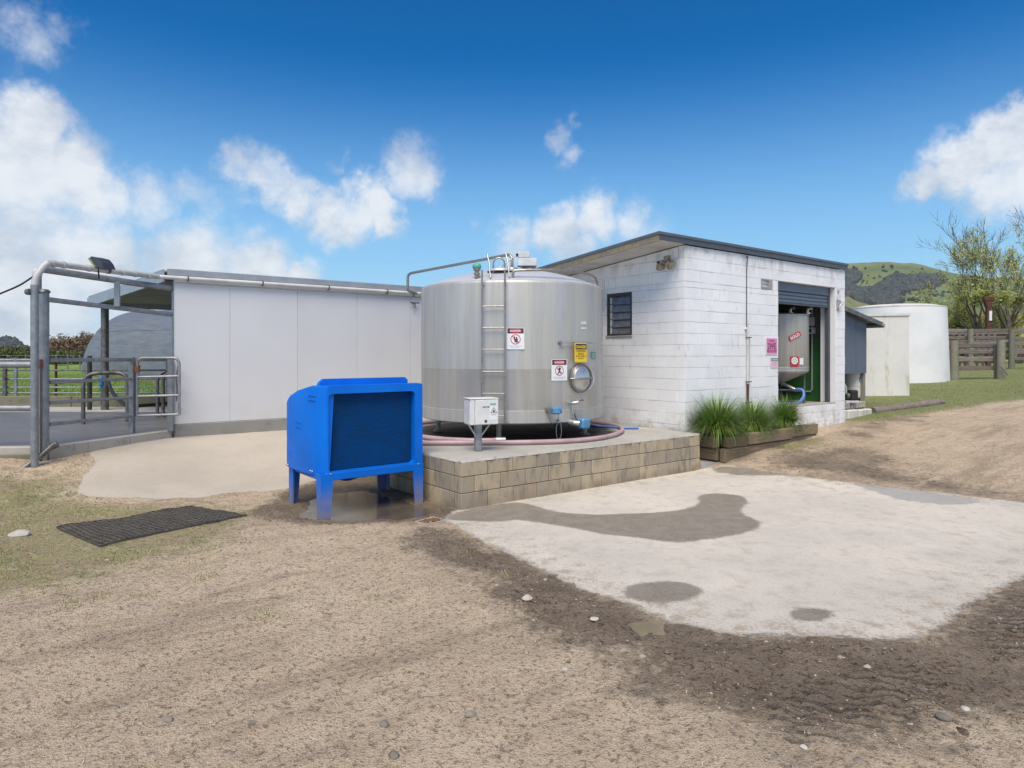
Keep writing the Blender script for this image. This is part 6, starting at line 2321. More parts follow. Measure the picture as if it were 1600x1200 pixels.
e0, e1 = G(1364, 645), G(1474, 630)
edge = thing('log_edging', 'dark old log edging the grass bank below the white tanks', 'edging', (e0.x, e0.y, e0.z))
dv = e1 - e0
mbk = MB()
n = 14
pts = [Vector((0, 0, .03)) + dv * (i / n) + Vector((0, 0, .012 * math.sin(i * 2.1))) for i in range(n + 1)]
mbk.tube(pts, [.10 + .012 * math.sin(i * 1.3) for i in range(n)] + [.07], 10)
part('log', mbk, M_['rail_wood'], edge)

# ------------------------------------------------------------------ timber stockyard fence
def plank_between(parent, name, p, q, h, th, mat):
    d_ = Vector(q) - Vector(p)
    L = d_.length
    me = MB().cbox(0, -th / 2, -h / 2, L, th / 2, h / 2, .012)
    for i in range(len(me.v)):
        v = me.v[i]
        me.v[i] = (v[0], v[1], v[2] + random.uniform(-.012, .012))
    o = part(name, me, mat, parent, loc=Vector(p) - parent.location)
    o.rotation_euler = (0, -math.asin(d_.z / L), math.atan2(d_.y, d_.x))
    return o


sg_ = thing('stock_gate', 'grey wooden gate section between two short posts right of the round white tank', 'gate', (P(1492, 585, 24.3).x, 24.3, 1.0))
for py in (540, 550, 561.5, 575):
    plank_between(sg_, 'rail', P(1496, py, 24.35), P(1558, py, 24.6), .15, .05, M_['rail_wood'])
for px, yt, yb in ((1491, 532, 588), (1564, 531, 588)):
    a, b = P(px, yt, 24.3), P(px, yb, 24.3)
    part('post', MB().tube([Vector((a.x, a.y, b.z - .3)) - sg_.location, Vector((a.x, a.y, a.z)) - sg_.location], [.15, .13], 10), M_['post_wood'], sg_, rot=None)
part('slip_rail', MB().tube([P(1564, 573, 24.1) - sg_.location, P(1575, 586, 24.0) - sg_.location], .03, 6), M_['rail_wood'], sg_)
part('dark_batten', MB().cbox(-.06, -.04, -.9, .06, .04, .4, .01, M=Matrix.Translation(P(1556, 556, 24.5) - sg_.location)), M_['rail_wood'], sg_)
sf = thing('stock_fence', 'tall weathered timber stockyard fence in front of the willow', 'fence', (P(1545, 560, 31.5).x, 31.5, 1.2))
for py in (517, 528, 537, 550, 560):
    for xa, xb in ((1480, 1517), (1517, 1580), (1580.5, 1650)):
        jj = random.uniform(-1, 1)
        plank_between(sf, 'rail', P(xa, py + jj, 31.5), P(xb - .3, py + jj, 31.6), .155, .05, M_['rail_wood'])
for px in (1516.5, 1580.5, 1648):
    a = P(px, 514, 31.35)
    part('post', MB().tube([Vector((a.x, a.y, 1.0)) - sf.location, Vector((a.x, a.y, a.z)) - sf.location], [.13, .12], 10), M_['post_wood'], sf)
for k in range(7):
    a = P(1499 + k * 9.2, 519, 32.2)
    part('batten', MB().cbox(-.06, -.02, 1.1 - 1.2, .06, .02, a.z - 1.2, .008, M=Matrix.Translation((a.x - sf.location.x, a.y - sf.location.y, 0))), M_['rail_wood'], sf)
sf2 = thing('stock_fence', 'inner row of grey rails standing behind the tall stockyard fence', 'fence', (P(1545, 560, 34.5).x, 34.5, 1.2))
for py in (521, 534, 547):
    plank_between(sf2, 'rail', P(1478, py, 34.5), P(1640, py - 2, 34.5), .14, .05, M_['rail_wood'])
rp = P(1544, 513, 36)
rs = thing('rusty_column', 'rust red steel column with a flat head and a white band behind the fence', 'column', (rp.x, 36, 1.3))
za, zb_, zw0, zw1 = P(1544, 470, 36).z - 1.3, P(1544, 464, 36).z - 1.3, P(1544, 501, 36).z - 1.3, P(1544, 486, 36).z - 1.3
part('column_shaft', MB().cbox(-.11, -.09, -.3, .11, .09, za, .01), M_['rust'], rs)
part('column_head', MB().cbox(-.27, -.12, za + .002, .27, .12, zb_, .01), M_['rust'], rs)
part('column_gusset', MB().hull([Vector((-.12, -.1, za - .35)), Vector((.12, -.1, za - .35)), Vector((.12, .1, za - .35)), Vector((-.12, .1, za - .35))], [Vector((-.22, -.1, za)), Vector((.22, -.1, za)), Vector((.22, .1, za)), Vector((-.22, .1, za))]), M_['rust'], rs)
part('white_band', MB().box(-.02, -.13, zw0, .112, -.092, zw1), M_['sign_white'], rs)


# ------------------------------------------------------------------ trees
def tree(name, label, base, H, seed, stems=1, lean=(0, 0), spread=.55, levels=4, leaf=0, leaf_mat='willow', bark='bark', r0=.22, group=None, droop=0.0, leaf_size=.09, twig=True, upbias=.35, first=.28, kids=(3, 4), leafmask=None):
    rr = random.Random(seed)
    t = thing(name, label, 'tree', base, 0, group)
    trunk, twigs, leaves = MB(), MB(), MB()
    tips = []

    def grow(p, d_, L, r, lev):
        n = 5 if lev < 2 else 4
        pts, rs_ = [p.copy()], [r]
        q = p.copy()
        dd = d_.copy()
        for i in range(n):
            dd = (dd + Vector((rr.uniform(-1, 1), rr.uniform(-1, 1), rr.uniform(-.6, .8))) * (.16 + .03 * lev) + Vector((0, 0, upbias * .12 - droop * .1 * lev))).normalized()
            q = q + dd * (L / n)
            pts.append(q.copy())
            rs_.append(r * (1 - .55 * (i + 1) / n))
        (trunk if lev < 2 else twigs).tube(pts, rs_, 7 if lev == 0 else (5 if lev < 3 else 3), caps=False)
        if lev >= levels:
            tips.append((pts, dd))
            return
        nk = rr.randint(*kids) + (1 if lev >= levels - 2 else 0)
        for k in range(nk):
            f = rr.uniform(.35, 1.0) if k else 1.0
            i = min(n - 1, int(f * n))
            sp_ = pts[i].lerp(pts[i + 1], f * n - i if i < n - 1 else 1.0) if k else pts[-1]
            a = rr.uniform(0, 2 * PI)
            ax = dd.orthogonal().normalized()
            ax = Matrix.Rotation(a, 3, dd) @ ax
            nd = (Matrix.Rotation(spread * rr.uniform(.5, 1.25) * (1 if k else .4), 3, ax) @ dd).normalized()
            nd = (nd + Vector((0, 0, upbias * .5 * (1 if lev < 2 else .5)))).normalized()
            grow(sp_, nd, L * rr.uniform(.56, .80), max(r * (1 - .55 * f) * rr.uniform(.6, .85), .011), lev + 1)

    for s in range(stems):
        a = 2 * PI * s / stems + rr.uniform(-.4, .4)
        ln = .0 if stems == 1 else rr.uniform(.25, .5)
        d0 = Vector((math.cos(a) * ln + lean[0], math.sin(a) * ln + lean[1], 1)).normalized()
        grow(Vector((math.cos(a) * .15 * (stems > 1), math.sin(a) * .15 * (stems > 1), -.2)), d0, H * first * 1.25, r0 * rr.uniform(.75, 1.0), 0)
    part('trunk', trunk, M_[bark], t)
    part('branches', twigs, M_[bark], t, kind='stuff')
    if leaf:
        n = 0
        while n < leaf:
            pts, dd = tips[rr.randrange(len(tips))]
            i = rr.randrange(len(pts) - 1)
            c = pts[i].lerp(pts[i + 1], rr.random()) + Vector((rr.gauss(0, .13), rr.gauss(0, .13), rr.gauss(-.03 - droop, .13 + droop)))
            n += 1
            if leafmask and not leafmask(c, rr):
                continue
            u = Vector((rr.uniform(-1, 1), rr.uniform(-1, 1), rr.uniform(-1, 1))).normalized()
            w = u.orthogonal().normalized()
            s_ = leaf_size * rr.uniform(.5, 1.3)
            leaves.add([c + u * s_, c + w * s_ * .45, c - u * s_, c - w * s_ * .45], [(0, 1, 2, 3)])
        part('crown', leaves, M_[leaf_mat], t, kind='stuff')
    return t


def zgp(px, Y):
    v = P(px, 555, Y)
    return Vector((v.x, Y, float(zg(v.x, Y))))


wmask = lambda c, rr: rr.random() < (.9 if c.z < 4.2 else .085)
tree('willow_tree', 'many stemmed willow coming into pale green leaf behind the rusty column', zgp(1548, 42), 9.2, 5, stems=7, spread=.55, levels=5, leaf=95000, r0=.20, droop=.06, leaf_size=.085, leafmask=wmask, kids=(2, 3), first=.27)
tree('willow_tree', 'tall leaning half bare tree at the right edge of the photo', zgp(1585, 40), 10.6, 22, stems=3, lean=(.35, 0), spread=.5, levels=5, leaf=2600, r0=.2, leaf_size=.06, kids=(2, 3), first=.30, leafmask=lambda c, rr: rr.random() < .5)
tree('bare_tree', 'grey leafless tree rising behind the round white tank', zgp(1477, 60), 6.8, 9, stems=2, spread=.6, levels=5, leaf=0, bark='bark_pale', r0=.16, kids=(2, 3), first=.27)
tree('willow_tree', 'low spreading willow with drooping pale leaves behind the stockyard fence', zgp(1512, 48), 6.0, 31, stems=4, spread=.75, levels=4, leaf=60000, r0=.12, droop=.25, leaf_size=.09, kids=(3, 4), first=.26, upbias=.1)
tree('bare_tree', 'brown twiggy leafless tree behind the right end of the fence', zgp(1600, 55), 6.4, 14, stems=4, spread=.6, levels=4, leaf=2500, leaf_mat='hedge_brown', bark='bark_red', r0=.13, kids=(3, 4), first=.27, leaf_size=.07)
tree('bare_tree', 'thin pale leafless tree between the willow and the right edge', zgp(1572, 58), 5.6, 15, stems=3, spread=.6, levels=4, leaf=1500, leaf_mat='hedge_brown', bark='bark_pale', r0=.11, kids=(3, 4), first=.27, leaf_size=.07)
for px, H, sd, lab in ((84, 7.8, 3, 'leftmost of the three reddish bare trees on the left skyline'), (99, 7.4, 4, 'middle one of the three reddish bare trees on the left skyline'), (131, 8.2, 8, 'reddish bare tree just left of the barrel hut')):
    tree('bare_tree', lab, zgp(px, 125) + Vector((0, 0, -.6)), H, sd, stems=3, spread=.6, levels=4, leaf=2200, leaf_mat='hedge_brown', bark='bark_red', r0=.18, kids=(3, 4), first=.25, leaf_size=.2)


def blob_mass(name, label, cat, pts, mat, r0, r1, seed, n=900, leafs=.35):
    """a hedge: leaf clusters packed along a line"""
    rr = random.Random(seed)
    t = thing(name, label, cat, pts[0])
    o0 = Vector(pts[0])
    mb = MB()
    seg = len(pts) - 1
    for k in range(n):
        f = rr.random() * seg
        i = min(seg - 1, int(f))
        c = Vector(pts[i]).lerp(Vector(pts[i + 1]), f - i)
        hh = r1 * (.65 + .5 * vnoise(np.array([f * 3.0 + seed]), np.array([.5]), 1.0)[0])
        c = c + Vector((rr.gauss(0, r0 * .5), rr.gauss(0, r0 * .5), hh * rr.random() ** .8)) - o0
        u = Vector((rr.uniform(-1, 1), rr.uniform(-1, 1), rr.uniform(-1, 1))).normalized()
        w = u.orthogonal().normalized()
        s_ = leafs * rr.uniform(.5, 1.2)
        mb.add([c + u * s_, c + w * s_ * .6, c - u * s_, c - w * s_ * .6], [(0, 1, 2, 3)])
    part('foliage', mb, mat, t, kind='stuff')
    return t


blob_mass('hedge', 'long olive green hedge along the far side of the field at the left', 'hedge', [zgp(-300, 118), zgp(0, 118), zgp(60, 118), zgp(145, 118)], M_['hedge'], 1.8, 2.9, 3, 30000, .2)
blob_mass('hedge', 'taller brown and green bank of scrub behind the hedge beside the barrel hut', 'hedge', [zgp(78, 132), zgp(110, 132), zgp(180, 132)], M_['hedge_brown'], 2.5, 4.6, 5, 16000, .17)
blob_mass('hedge', 'pale scrubby bushes under the distant dark hill at the far left', 'hedge', [zgp(-200, 150), zgp(0, 150), zgp(30, 150), zgp(60, 150)], M_['hedge_brown'], 2.0, 3.4, 7, 9000, .26)
blob_mass('thicket', 'olive thicket behind the stockyard fence under the trees', 'bushes', [zgp(1440, 62), zgp(1500, 62), zgp(1560, 62), zgp(1680, 62)], M_['willow'], 1.6, 2.6, 9, 7000, .16)
# field fence wire posts far left
ff = thing('field_fence', 'thin wire fence on low posts crossing the green field at the left', 'fence', zgp(85, 60))
for k, px in enumerate((-60, -10, 40, 88, 106, 125)):
    b = zgp(px, 60) - ff.location
    part('post', MB().tube([b, b + Vector((0, 0, 1.5))], .06, 6), M_['post_wood'], ff)
for zz in (1.4, .9, .4):
    part('wire', MB().tube([zgp(-60, 60) - ff.location + Vector((0, 0, zz)), zgp(125, 60) - ff.location + Vector((0, 0, zz))], .012, 4), M_['galv'], ff)

# ------------------------------------------------------------------ hills
RX = np.array([-900, -400, -60, 0, 14, 24, 36, 48, 80, 160, 300, 900, 1150, 1250, 1300, 1345, 1395, 1412, 1425, 1445, 1470, 1500, 1560, 1620, 1750, 2100])
RY = np.array([548, 545, 538, 531, 528, 531, 541, 547, 549, 552, 554, 552, 520, 450, 421, 419.5, 421, 421.5, 420.5, 423, 428, 433, 440, 447, 470, 520])
SXp = np.array([-900, 1000, 1200, 1290, 1320, 1345, 1372, 1400, 1450, 1520, 2100])
SYp = np.array([556, 556, 500, 452, 461, 471, 482, 492, 503, 520, 556])


def hill_z(px, dep):
    """height of the hills in direction px at depth dep"""
    yr = np.interp(px, RX, RY)
    ys_ = np.interp(px, SXp, SYp)
    Hr = HC + (HY - yr) / F * 820.0
    Hs = HC + (HY - ys_) / F * 430.0
    x = (px - CX) / F * dep
    gul = (fbm(x, dep, .012, 4, 2) - .5)
    main = Hr * sstep(400, 815, dep) ** .85 * (1 + .22 * gul * (1 - np.abs(dep - 640) / 260).clip(0, 1)) * (1 - .4 * sstep(840, 1300, dep))
    spur = Hs * sstep(250, 428, dep) * (1 - sstep(435, 560, dep))
    return np.maximum(np.maximum(main, spur), -3.0) - 1.0 * (dep < 300)


pxs = np.concatenate([np.linspace(-900, 100, 90), np.linspace(110, 1200, 60), np.linspace(1205, 1650, 230), np.linspace(1660, 2100, 60)])
deps = np.concatenate([np.linspace(240, 830, 90), np.linspace(850, 1400, 14)])
PXg, DG = np.meshgrid(pxs, deps)
hzv = hill_z(PXg, DG)
mb = MB()
hx = (PXg - CX) / F * DG
mb.v = [(float(a), float(b), float(c)) for a, b, c in zip(hx.ravel(), DG.ravel(), hzv.ravel())]
nn = len(pxs)
for j in range(len(deps) - 1):
    for i in range(nn - 1):
        b = j * nn + i
        mb.f.append((b, b + 1, b + nn + 1, b + nn)); mb.s.append(True); mb.m.append(0)
ho = struct('hills', mb, M_['hill'], sharp=180)


def hill_hit(px, py):
    px, py = np.asarray(px, float), np.asarray(py, float)
    best = np.full(px.shape, 825.0)
    done = np.zeros(px.shape, bool)
    for d_ in np.linspace(260, 825, 300):
        ray = HC - (py - HY) / F * d_
        h = hill_z(px, d_)
        hit = (h >= ray) & ~done
        best = np.where(hit, d_, best)
        done |= hit
    return best


def cpx(pts):
    return [(1310 + x / 8.42, 400 + y / 8.42) for x, y in pts]


bush_polys = [cpx([(60, 215), (200, 200), (280, 235), (300, 300), (220, 360), (150, 395), (60, 400)]),
              cpx([(560, 370), (650, 295), (720, 270), (900, 275), (1100, 258), (1200, 270), (1350, 290), (1410, 330), (1320, 390), (1180, 415), (1050, 440), (900, 480), (760, 520), (660, 500), (600, 460), (500, 430), (520, 390)]),
              cpx([(60, 420), (200, 415), (330, 450), (430, 430), (560, 440), (660, 500), (760, 540), (850, 600), (760, 640), (540, 668), (430, 635), (300, 595), (180, 560), (60, 500)])]
ico = [(0, 0, 1), (.894, 0, .447), (.276, .851, .447), (-.724, .526, .447), (-.724, -.526, .447), (.276, -.851, .447)]
icof = [(0, 1, 2), (0, 2, 3), (0, 3, 4), (0, 4, 5), (0, 5, 1)]


def bush_geo(mb, c, r, rr):
    k = [rr.uniform(.75, 1.25) for _ in range(11)]
    vs = [Vector(c) + Vector((x * r * k[i], y * r * k[i], (z + .1) * r * k[i])) for i, (x, y, z) in enumerate(ico)]
    low = [Vector(c) + Vector((x * r * 1.1, y * r * 1.1, -.5 * r)) for x, y, z in ico[1:]]
    mb.add(vs + low, icof + [(1 + i, 6 + i, 6 + (i + 1) % 5, 1 + (i + 1) % 5) for i in range(5)], False)


rr = random.Random(4)
mb = MB()
cand = []
for poly in bush_polys:
    xs_ = [p[0] for p in poly]; ys_ = [p[1] for p in poly]
    area = (max(xs_) - min(xs_)) * (max(ys_) - min(ys_))
    X = np.array([rr.uniform(min(xs_), max(xs_)) for _ in range(int(area * 1.7))])
    Y = np.array([rr.uniform(min(ys_), max(ys_)) for _ in range(int(area * 1.7))])
    sdv = sdf(poly, X, Y) + (fbm(X, Y, .25, 3, 6) - .5) * 7
    ok = sdv > 0
    cand.append((X[ok], Y[ok]))
X = np.concatenate([c[0] for c in cand]); Y = np.concatenate([c[1] for c in cand])
dh = hill_hit(X, Y)
for x, dd in zip(X, dh):
    z = float(hill_z(np.array([x]), dd)[0])
    bush_geo(mb, ((x - CX) / F * dd, dd, z), rr.uniform(1.6, 3.4), rr)
X = np.array([rr.uniform(1318, 1640) for _ in range(420)])
Y = np.array([rr.uniform(424, 505) for _ in range(420)])
ok = vnoise(X, Y * 2, .06, 71) > .55
X, Y = X[ok], Y[ok]
for x_, dd in zip(X, hill_hit(X, Y)):
    if dd < 824:
        bush_geo(mb, ((x_ - CX) / F * dd, dd, float(hill_z(np.array([x_]), dd)[0])), rr.uniform(.8, 2.2), rr)
# the left hand dark hill is wooded
X = np.array([rr.uniform(-120, 44) for _ in range(700)])
Y = np.array([rr.uniform(527, 550) for _ in range(700)])
dh = hill_hit(X, Y)
for x, dd in zip(X, dh):
    if dd < 824:
        bush_geo(mb, ((x - CX) / F * dd, dd, float(hill_z(np.array([x]), dd)[0])), rr.uniform(2.0, 3.6), rr)
o = part('hill_scrub', mb, M_['bushleaf'])
o['kind'] = 'stuff'
mb = MB()
for k in range(90):
    px = 1338 + rr.random() * 31
    c = ((px - CX) / F * 822, 822, float(hill_z(np.array([px]), 818)[0]) + 1.0)
    bush_geo(mb, c, rr.uniform(1.5, 3.0) * (1 - .25 * abs(px - 1353) / 16), rr)
    bush_geo(mb, (c[0], c[1], c[2] + rr.uniform(0, 1.6)), rr.uniform(1.2, 2.2), rr)
grove = thing('tree_grove', 'dark flat topped grove of trees on the hill skyline right of the dairy roof', 'grove', (0, 0, 0))
part('foliage', mb, M_['bushleaf'], grove, kind='stuff')
for k, (cx_, cy_, r_) in enumerate(((230, 205, 2.3), (355, 180, 1.6), (200, 163, 1.6), (710, 168, 2.2), (590, 163, 2.0), (1100, 182, 1.3), (870, 592, 1.9), (930, 592, 1.8), (975, 592, 2.2), (1020, 612, 2.2), (1055, 610, 2.0), (870, 533, 1.5), (1020, 533, 1.3), (1165, 600, 1.8))):
    px, py = 1310 + cx_ / 8.42, 400 + cy_ / 8.42
    dd = float(hill_hit(np.array([px]), np.array([py]))[0])
    z = float(hill_z(np.array([px]), dd)[0])
    th_ = thing('hill_tree', 'small dark tree on the grassy top of the far hill, above the dark scrub' if cy_ < 300 else 'small dark tree on the lower green slope, below the dark scrub', 'tree', ((px - CX) / F * dd, dd, z), 0, 'lone trees on the hilltop' if cy_ < 300 else 'lone trees on the lower slope')
    mb = MB()
    for q in range(5):
        bush_geo(mb, (rr.uniform(-.4, .4) * r_, rr.uniform(-.4, .4) * r_, r_ * rr.uniform(.5, 1.3)), r_ * rr.uniform(.5, .75), rr)
    part('crown', mb, M_['bushleaf'], th_)
    part('trunk', MB().tube([(0, 0, -.5), (0, 0, r_ * .8)], .25, 5), M_['bark'], th_)

# ------------------------------------------------------------------ the air: faint haze that pales the far hills
hm = bpy.data.materials.new('thin_haze')
hm.use_nodes = True
HT = NT(hm.node_tree)
hv_ = HT.n('ShaderNodeVolumePrincipled')
HT.set(hv_.inputs['Color'], (.80, .88, 1.0, 1))
hv_.inputs['Density'].default_value = HAZE
hv_.inputs['Anisotropy'].default_value = .2
ho_ = HT.n('ShaderNodeOutputMaterial')
HT.nt.links.new(hv_.outputs[0], ho_.inputs['Volume'])
if HAZE:
    hz_box = part('haze', MB().box(-2250, -12, -11.0, 2250, 1640, 128), hm)
    hz_box['kind'] = 'stuff'

# ------------------------------------------------------------------ rubber mat
mc = [G(88, 827), G(155, 856), G(386, 808), G(300, 792)]
mat_ = thing('rubber_mat', 'black open ring rubber mat lying on the turf at the left', 'mat', tuple(sum(mc, Vector()) / 4))
NU, NV = 26, 15
mb = MB()
mo0 = mat_.location.copy()
def mpos(u, v):
    p = mc[0].lerp(mc[3], u).lerp(mc[1].lerp(mc[2], u), v)
    z = float(gz(np.array([p.x]), np.array([p.y]))[0])
    return p.x, p.y, z
base_z = {}
UU, VV = np.meshgrid(np.linspace(0, 1, NU * 2 + 1), np.linspace(0, 1, NV * 2 + 1), indexing='ij')
q0 = np.array([list(m) for m in mc])
PXm = ((q0[0, 0] * (1 - UU) + q0[3, 0] * UU) * (1 - VV) + (q0[1, 0] * (1 - UU) + q0[2, 0] * UU) * VV)
PYm = ((q0[0, 1] * (1 - UU) + q0[3, 1] * UU) * (1 - VV) + (q0[1, 1] * (1 - UU) + q0[2, 1] * UU) * VV)
PZm = gz(PXm, PYm) + .008 + .014 * np.sin(UU * 11 + VV * 3) * np.sin(VV * 5 + 1) * .6 + .004
hgt = .013
for i in range(NU):
    for j in range(NV):
        c = [(2 * i, 2 * j), (2 * i + 2, 2 * j), (2 * i + 2, 2 * j + 2), (2 * i, 2 * j + 2)]
        cen = np.array([PXm[2 * i + 1, 2 * j + 1], PYm[2 * i + 1, 2 * j + 1], PZm[2 * i + 1, 2 * j + 1]])
        out = [np.array([PXm[a], PYm[a], PZm[a]]) for a in c]
        vs = []
        ch_ = .20 if (i + j) % 2 else .12
        for p in out:
            vs.append(Vector(p) - mo0 + Vector((0, 0, hgt - .003)))
        for p in out:
            vs.append(Vector(p * (1 - .26) + cen * .26) - mo0 + Vector((0, 0, hgt)))
        for p in out:
            vs.append(Vector(p * (1 - .30) + cen * .30) - mo0)
        fs = []
        for k in range(4):
            l = (k + 1) % 4
            fs += [(k, l, 4 + l, 4 + k), (4 + k, 4 + l, 8 + l, 8 + k)]
        mb.add(vs, fs)
nb = []
edgeidx = [(i, 0) for i in range(0, 2 * NU)] + [(2 * NU, j) for j in range(0, 2 * NV)] + [(i, 2 * NV) for i in range(2 * NU, 0, -1)] + [(0, j) for j in range(2 * NV, 0, -1)]
vs = []
for e in edgeidx:
    p = Vector((PXm[e], PYm[e], PZm[e])) - mo0
    vs += [p + Vector((0, 0, hgt)), p - Vector((0, 0, .01))]
n = len(edgeidx)
mb.add(vs, [(2 * i, 2 * i + 1, 2 * ((i + 1) % n) + 1, 2 * ((i + 1) % n)) for i in range(n)])
part('mat_grid', mb, M_['mat_rubber'], mat_)

# drain frame beside the platform corner
dc = [G(649, 817), G(668, 822), G(696, 815), G(678, 810)]
dr = thing('drain_grate', 'small leaf filled drain frame in the ground at the platform corner', 'drain', tuple(dc[0]))
pts = [v - dc[0] + Vector((0, 0, .012)) for v in dc]
part('drain_frame', MB().tube(pts, .010, 6, closed=True), M_['kerb'], dr)
rr = random.Random(12)
mb = MB()
for k in range(120):
    u, v = rr.random(), rr.random()
    c = pts[0].lerp(pts[3], u).lerp(pts[1].lerp(pts[2], u), v) + Vector((0, 0, .0))
    a = rr.uniform(0, PI)
    s_ = rr.uniform(.008, .022)
    dx, dy = math.cos(a) * s_, math.sin(a) * s_
    mb.add([c + Vector((dx, dy, rr.uniform(0, .012))), c + Vector((-dy * .4, dx * .4, .004)), c - Vector((dx, dy, -.004)), c + Vector((dy * .4, -dx * .4, .008))], [(0, 1, 2, 3)])
part('leaf_litter', mb, M_['dead_leaf'], dr, kind='stuff')

# ------------------------------------------------------------------ stones one can pick out
def stone_mesh(r, seed, sq_=.6):
    bm = bmesh.new()
    bmesh.ops.create_icosphere(bm, subdivisions=2, radius=1.0)
    rr = random.Random(seed)
    ax = [Vector((rr.uniform(-1, 1), rr.uniform(-1, 1), rr.uniform(-1, 1))).normalized() for _ in range(9)]
    lim = [rr.uniform(.62, .95) for _ in ax]
    for v in bm.verts:
        for a, l in zip(ax, lim):
            dd = v.co.dot(a)
            if dd > l:
                v.co -= a * (dd - l)
        v.co = Vector((v.co.x * r, v.co.y * r * .8, v.co.z * r * sq_))
    me = bpy.data.meshes.new('stone')
    bm.to_mesh(me); bm.free()
    return me


for k, (px, py, wpx, m, lab) in enumerate((
        (30, 838, 30, 'stone_pale', 'pale flat stone on the turf left of the rubber mat'),
        (824, 944, 22, 'stone_pale', 'pale chip of stone in the mud beside the edge of the concrete'),
        (264, 1125, 15, 'stone_grey', 'smooth grey stone in the dry dirt at lower left'),
        (394, 1128, 13, 'stone_grey', 'small grey stone between two other stones in the lower dirt'),
        (601, 1130, 19, 'stone_grey', 'dark angular stone in the dirt at the bottom, left one of a pair'),
        (735, 1117, 19, 'stone_grey', 'dark rounded stone in the dirt at the bottom, right one of a pair'),
        (615, 1177, 22, 'stone_grey', 'dark broken stone nearest the bottom edge of the photo'),
        (1475, 1121, 24, 'stone_grey', 'grey flat stone at the edge of the mud at lower right'),
        (1508, 1099, 16, 'stone_pale', 'pale stone at the lower right edge of the mud'),
        (1257, 1164, 13, 'stone_pale', 'pale stone at the bottom right in the dry dirt'),
        (929, 974, 14, 'stone_pale', 'pale flake of stone beside the yellow puddle'),
        (883, 1047, 12, 'stone_pale', 'small pale stone on the wet track below the puddle'))):
    p = G(px, py)
    z = float(gz(np.array([p.x]), np.array([p.y]))[0])
    r = wpx / 2 / F * p.y * 1.12
    me = stone_mesh(r, 40 + k, .42 if m == 'stone_pale' else .55)
    me.materials.append(M_[m])
    o = bpy.data.objects.new('stone', me)
    col.objects.link(o)
    o.location = (p.x, p.y, z + r * .16)
    o.rotation_euler = (0, 0, k * 1.3)
    tag(o, lab, 'stone')

# ------------------------------------------------------------------ gravel, clods, straw, turf
def scatter(name, mat, n, xr, yr, size, kind, seed, mask=None, power=1.6, sink=.3):
    r_ = np.random.default_rng(seed)
    # denser close to the camera: draw depth with a power law
    u = r_.random(n)
    y = yr[0] + (yr[1] - yr[0]) * u ** power
    x = r_.uniform(-1, 1, n) * (y + 1.2) * .92 + 0.0
    keep = (x > xr[0]) & (x < xr[1])
    x, y = x[keep], y[keep]
    if mask is not None:
        k = mask(x, y, r_)
        x, y = x[k], y[k]
    z = gz(x, y)
    s = size(r_, len(x))
    vs, fs = [], []
    oc = np.array([(1, 0, 0), (0, 1, 0), (-1, 0, 0), (0, -1, 0), (0, 0, 1), (.7, .7, .5), (-.7, .6, .45), (-.6, -.7, .5), (.6, -.7, .45)], float)
    of = np.array([(0, 5, 4), (5, 1, 4), (1, 6, 4), (6, 2, 4), (2, 7, 4), (7, 3, 4), (3, 8, 4), (8, 0, 4), (0, 1, 5), (1, 2, 6), (2, 3, 7), (3, 0, 8)])
    m = len(x)
    if kind == 'stone':
        jit = r_.uniform(.65, 1.25, (m, 9, 3))
        a = r_.uniform(0, 2 * PI, m)
        V = oc[None] * jit * np.stack([s, s * r_.uniform(.6, 1, m), s * r_.uniform(.4, .8, m)], 1)[:, None, :]
        ca, sa = np.cos(a)[:, None], np.sin(a)[:, None]
        V = np.stack([V[..., 0] * ca - V[..., 1] * sa, V[..., 0] * sa + V[..., 1] * ca, V[..., 2]], -1)
        V = V + np.stack([x, y, z - s * sink * .4], 1)[:, None, :]
        Fc = of[None] + (np.arange(m) * 9)[:, None, None]
        V = V.reshape(-1, 3); Fc = Fc.reshape(-1, 3)
    elif kind == 'blade':
        a = r_.uniform(0, 2 * PI, m)
        w = s * .10 + .0012
        ln = r_.uniform(-.9, .9, m) * s
        dx, dy = np.cos(a), np.sin(a)
        b0 = np.stack([x - dy * w, y + dx * w, z - .002], 1)
        b1 = np.stack([x + dy * w, y - dx * w, z - .002], 1)
        t = np.stack([x + dx * ln, y + dy * ln, z + s * r_.uniform(.35, 1, m)], 1)
        V = np.stack([b0, b1, t], 1).reshape(-1, 3)
        Fc = np.arange(m * 3).reshape(-1, 3)
    else:   # flat flake or straw
        a = r_.uniform(0, 2 * PI, m)
        dx, dy = np.cos(a), np.sin(a)
        asp = r_.uniform(.08, .16, m) if kind == 'straw' else r_.uniform(.4, .7, m)
        c = np.stack([x, y, z + .004], 1)
        u_v = np.stack([dx * s, dy * s, r_.uniform(-.1, .25, m) * s], 1)
        w_v = np.stack([-dy * s * asp, dx * s * asp, r_.uniform(-.1, .2, m) * s * asp], 1)
        V = np.stack([c + u_v, c + w_v, c - u_v + [0, 0, .002], c - w_v], 1).reshape(-1, 3)
        Fc = np.arange(m * 4).reshape(-1, 4)
    k = Fc.shape[1]
    me = bpy.data.meshes.new(name)
    me.vertices.add(len(V)); me.vertices.foreach_set('co', V.astype(np.float32).ravel())
    me.loops.add(Fc.size); me.loops.foreach_set('vertex_index', Fc.astype(np.int32).ravel())
    me.polygons.add(len(Fc)); me.polygons.foreach_set('loop_start', np.arange(0, Fc.size, k, dtype=np.int32))
    me.update(); me.validate()
    me.materials.append(mat)
    o = bpy.data.objects.new(name, me)
    col.objects.link(o)
    o['kind'] = 'stuff'
    print(name, m)
    return o


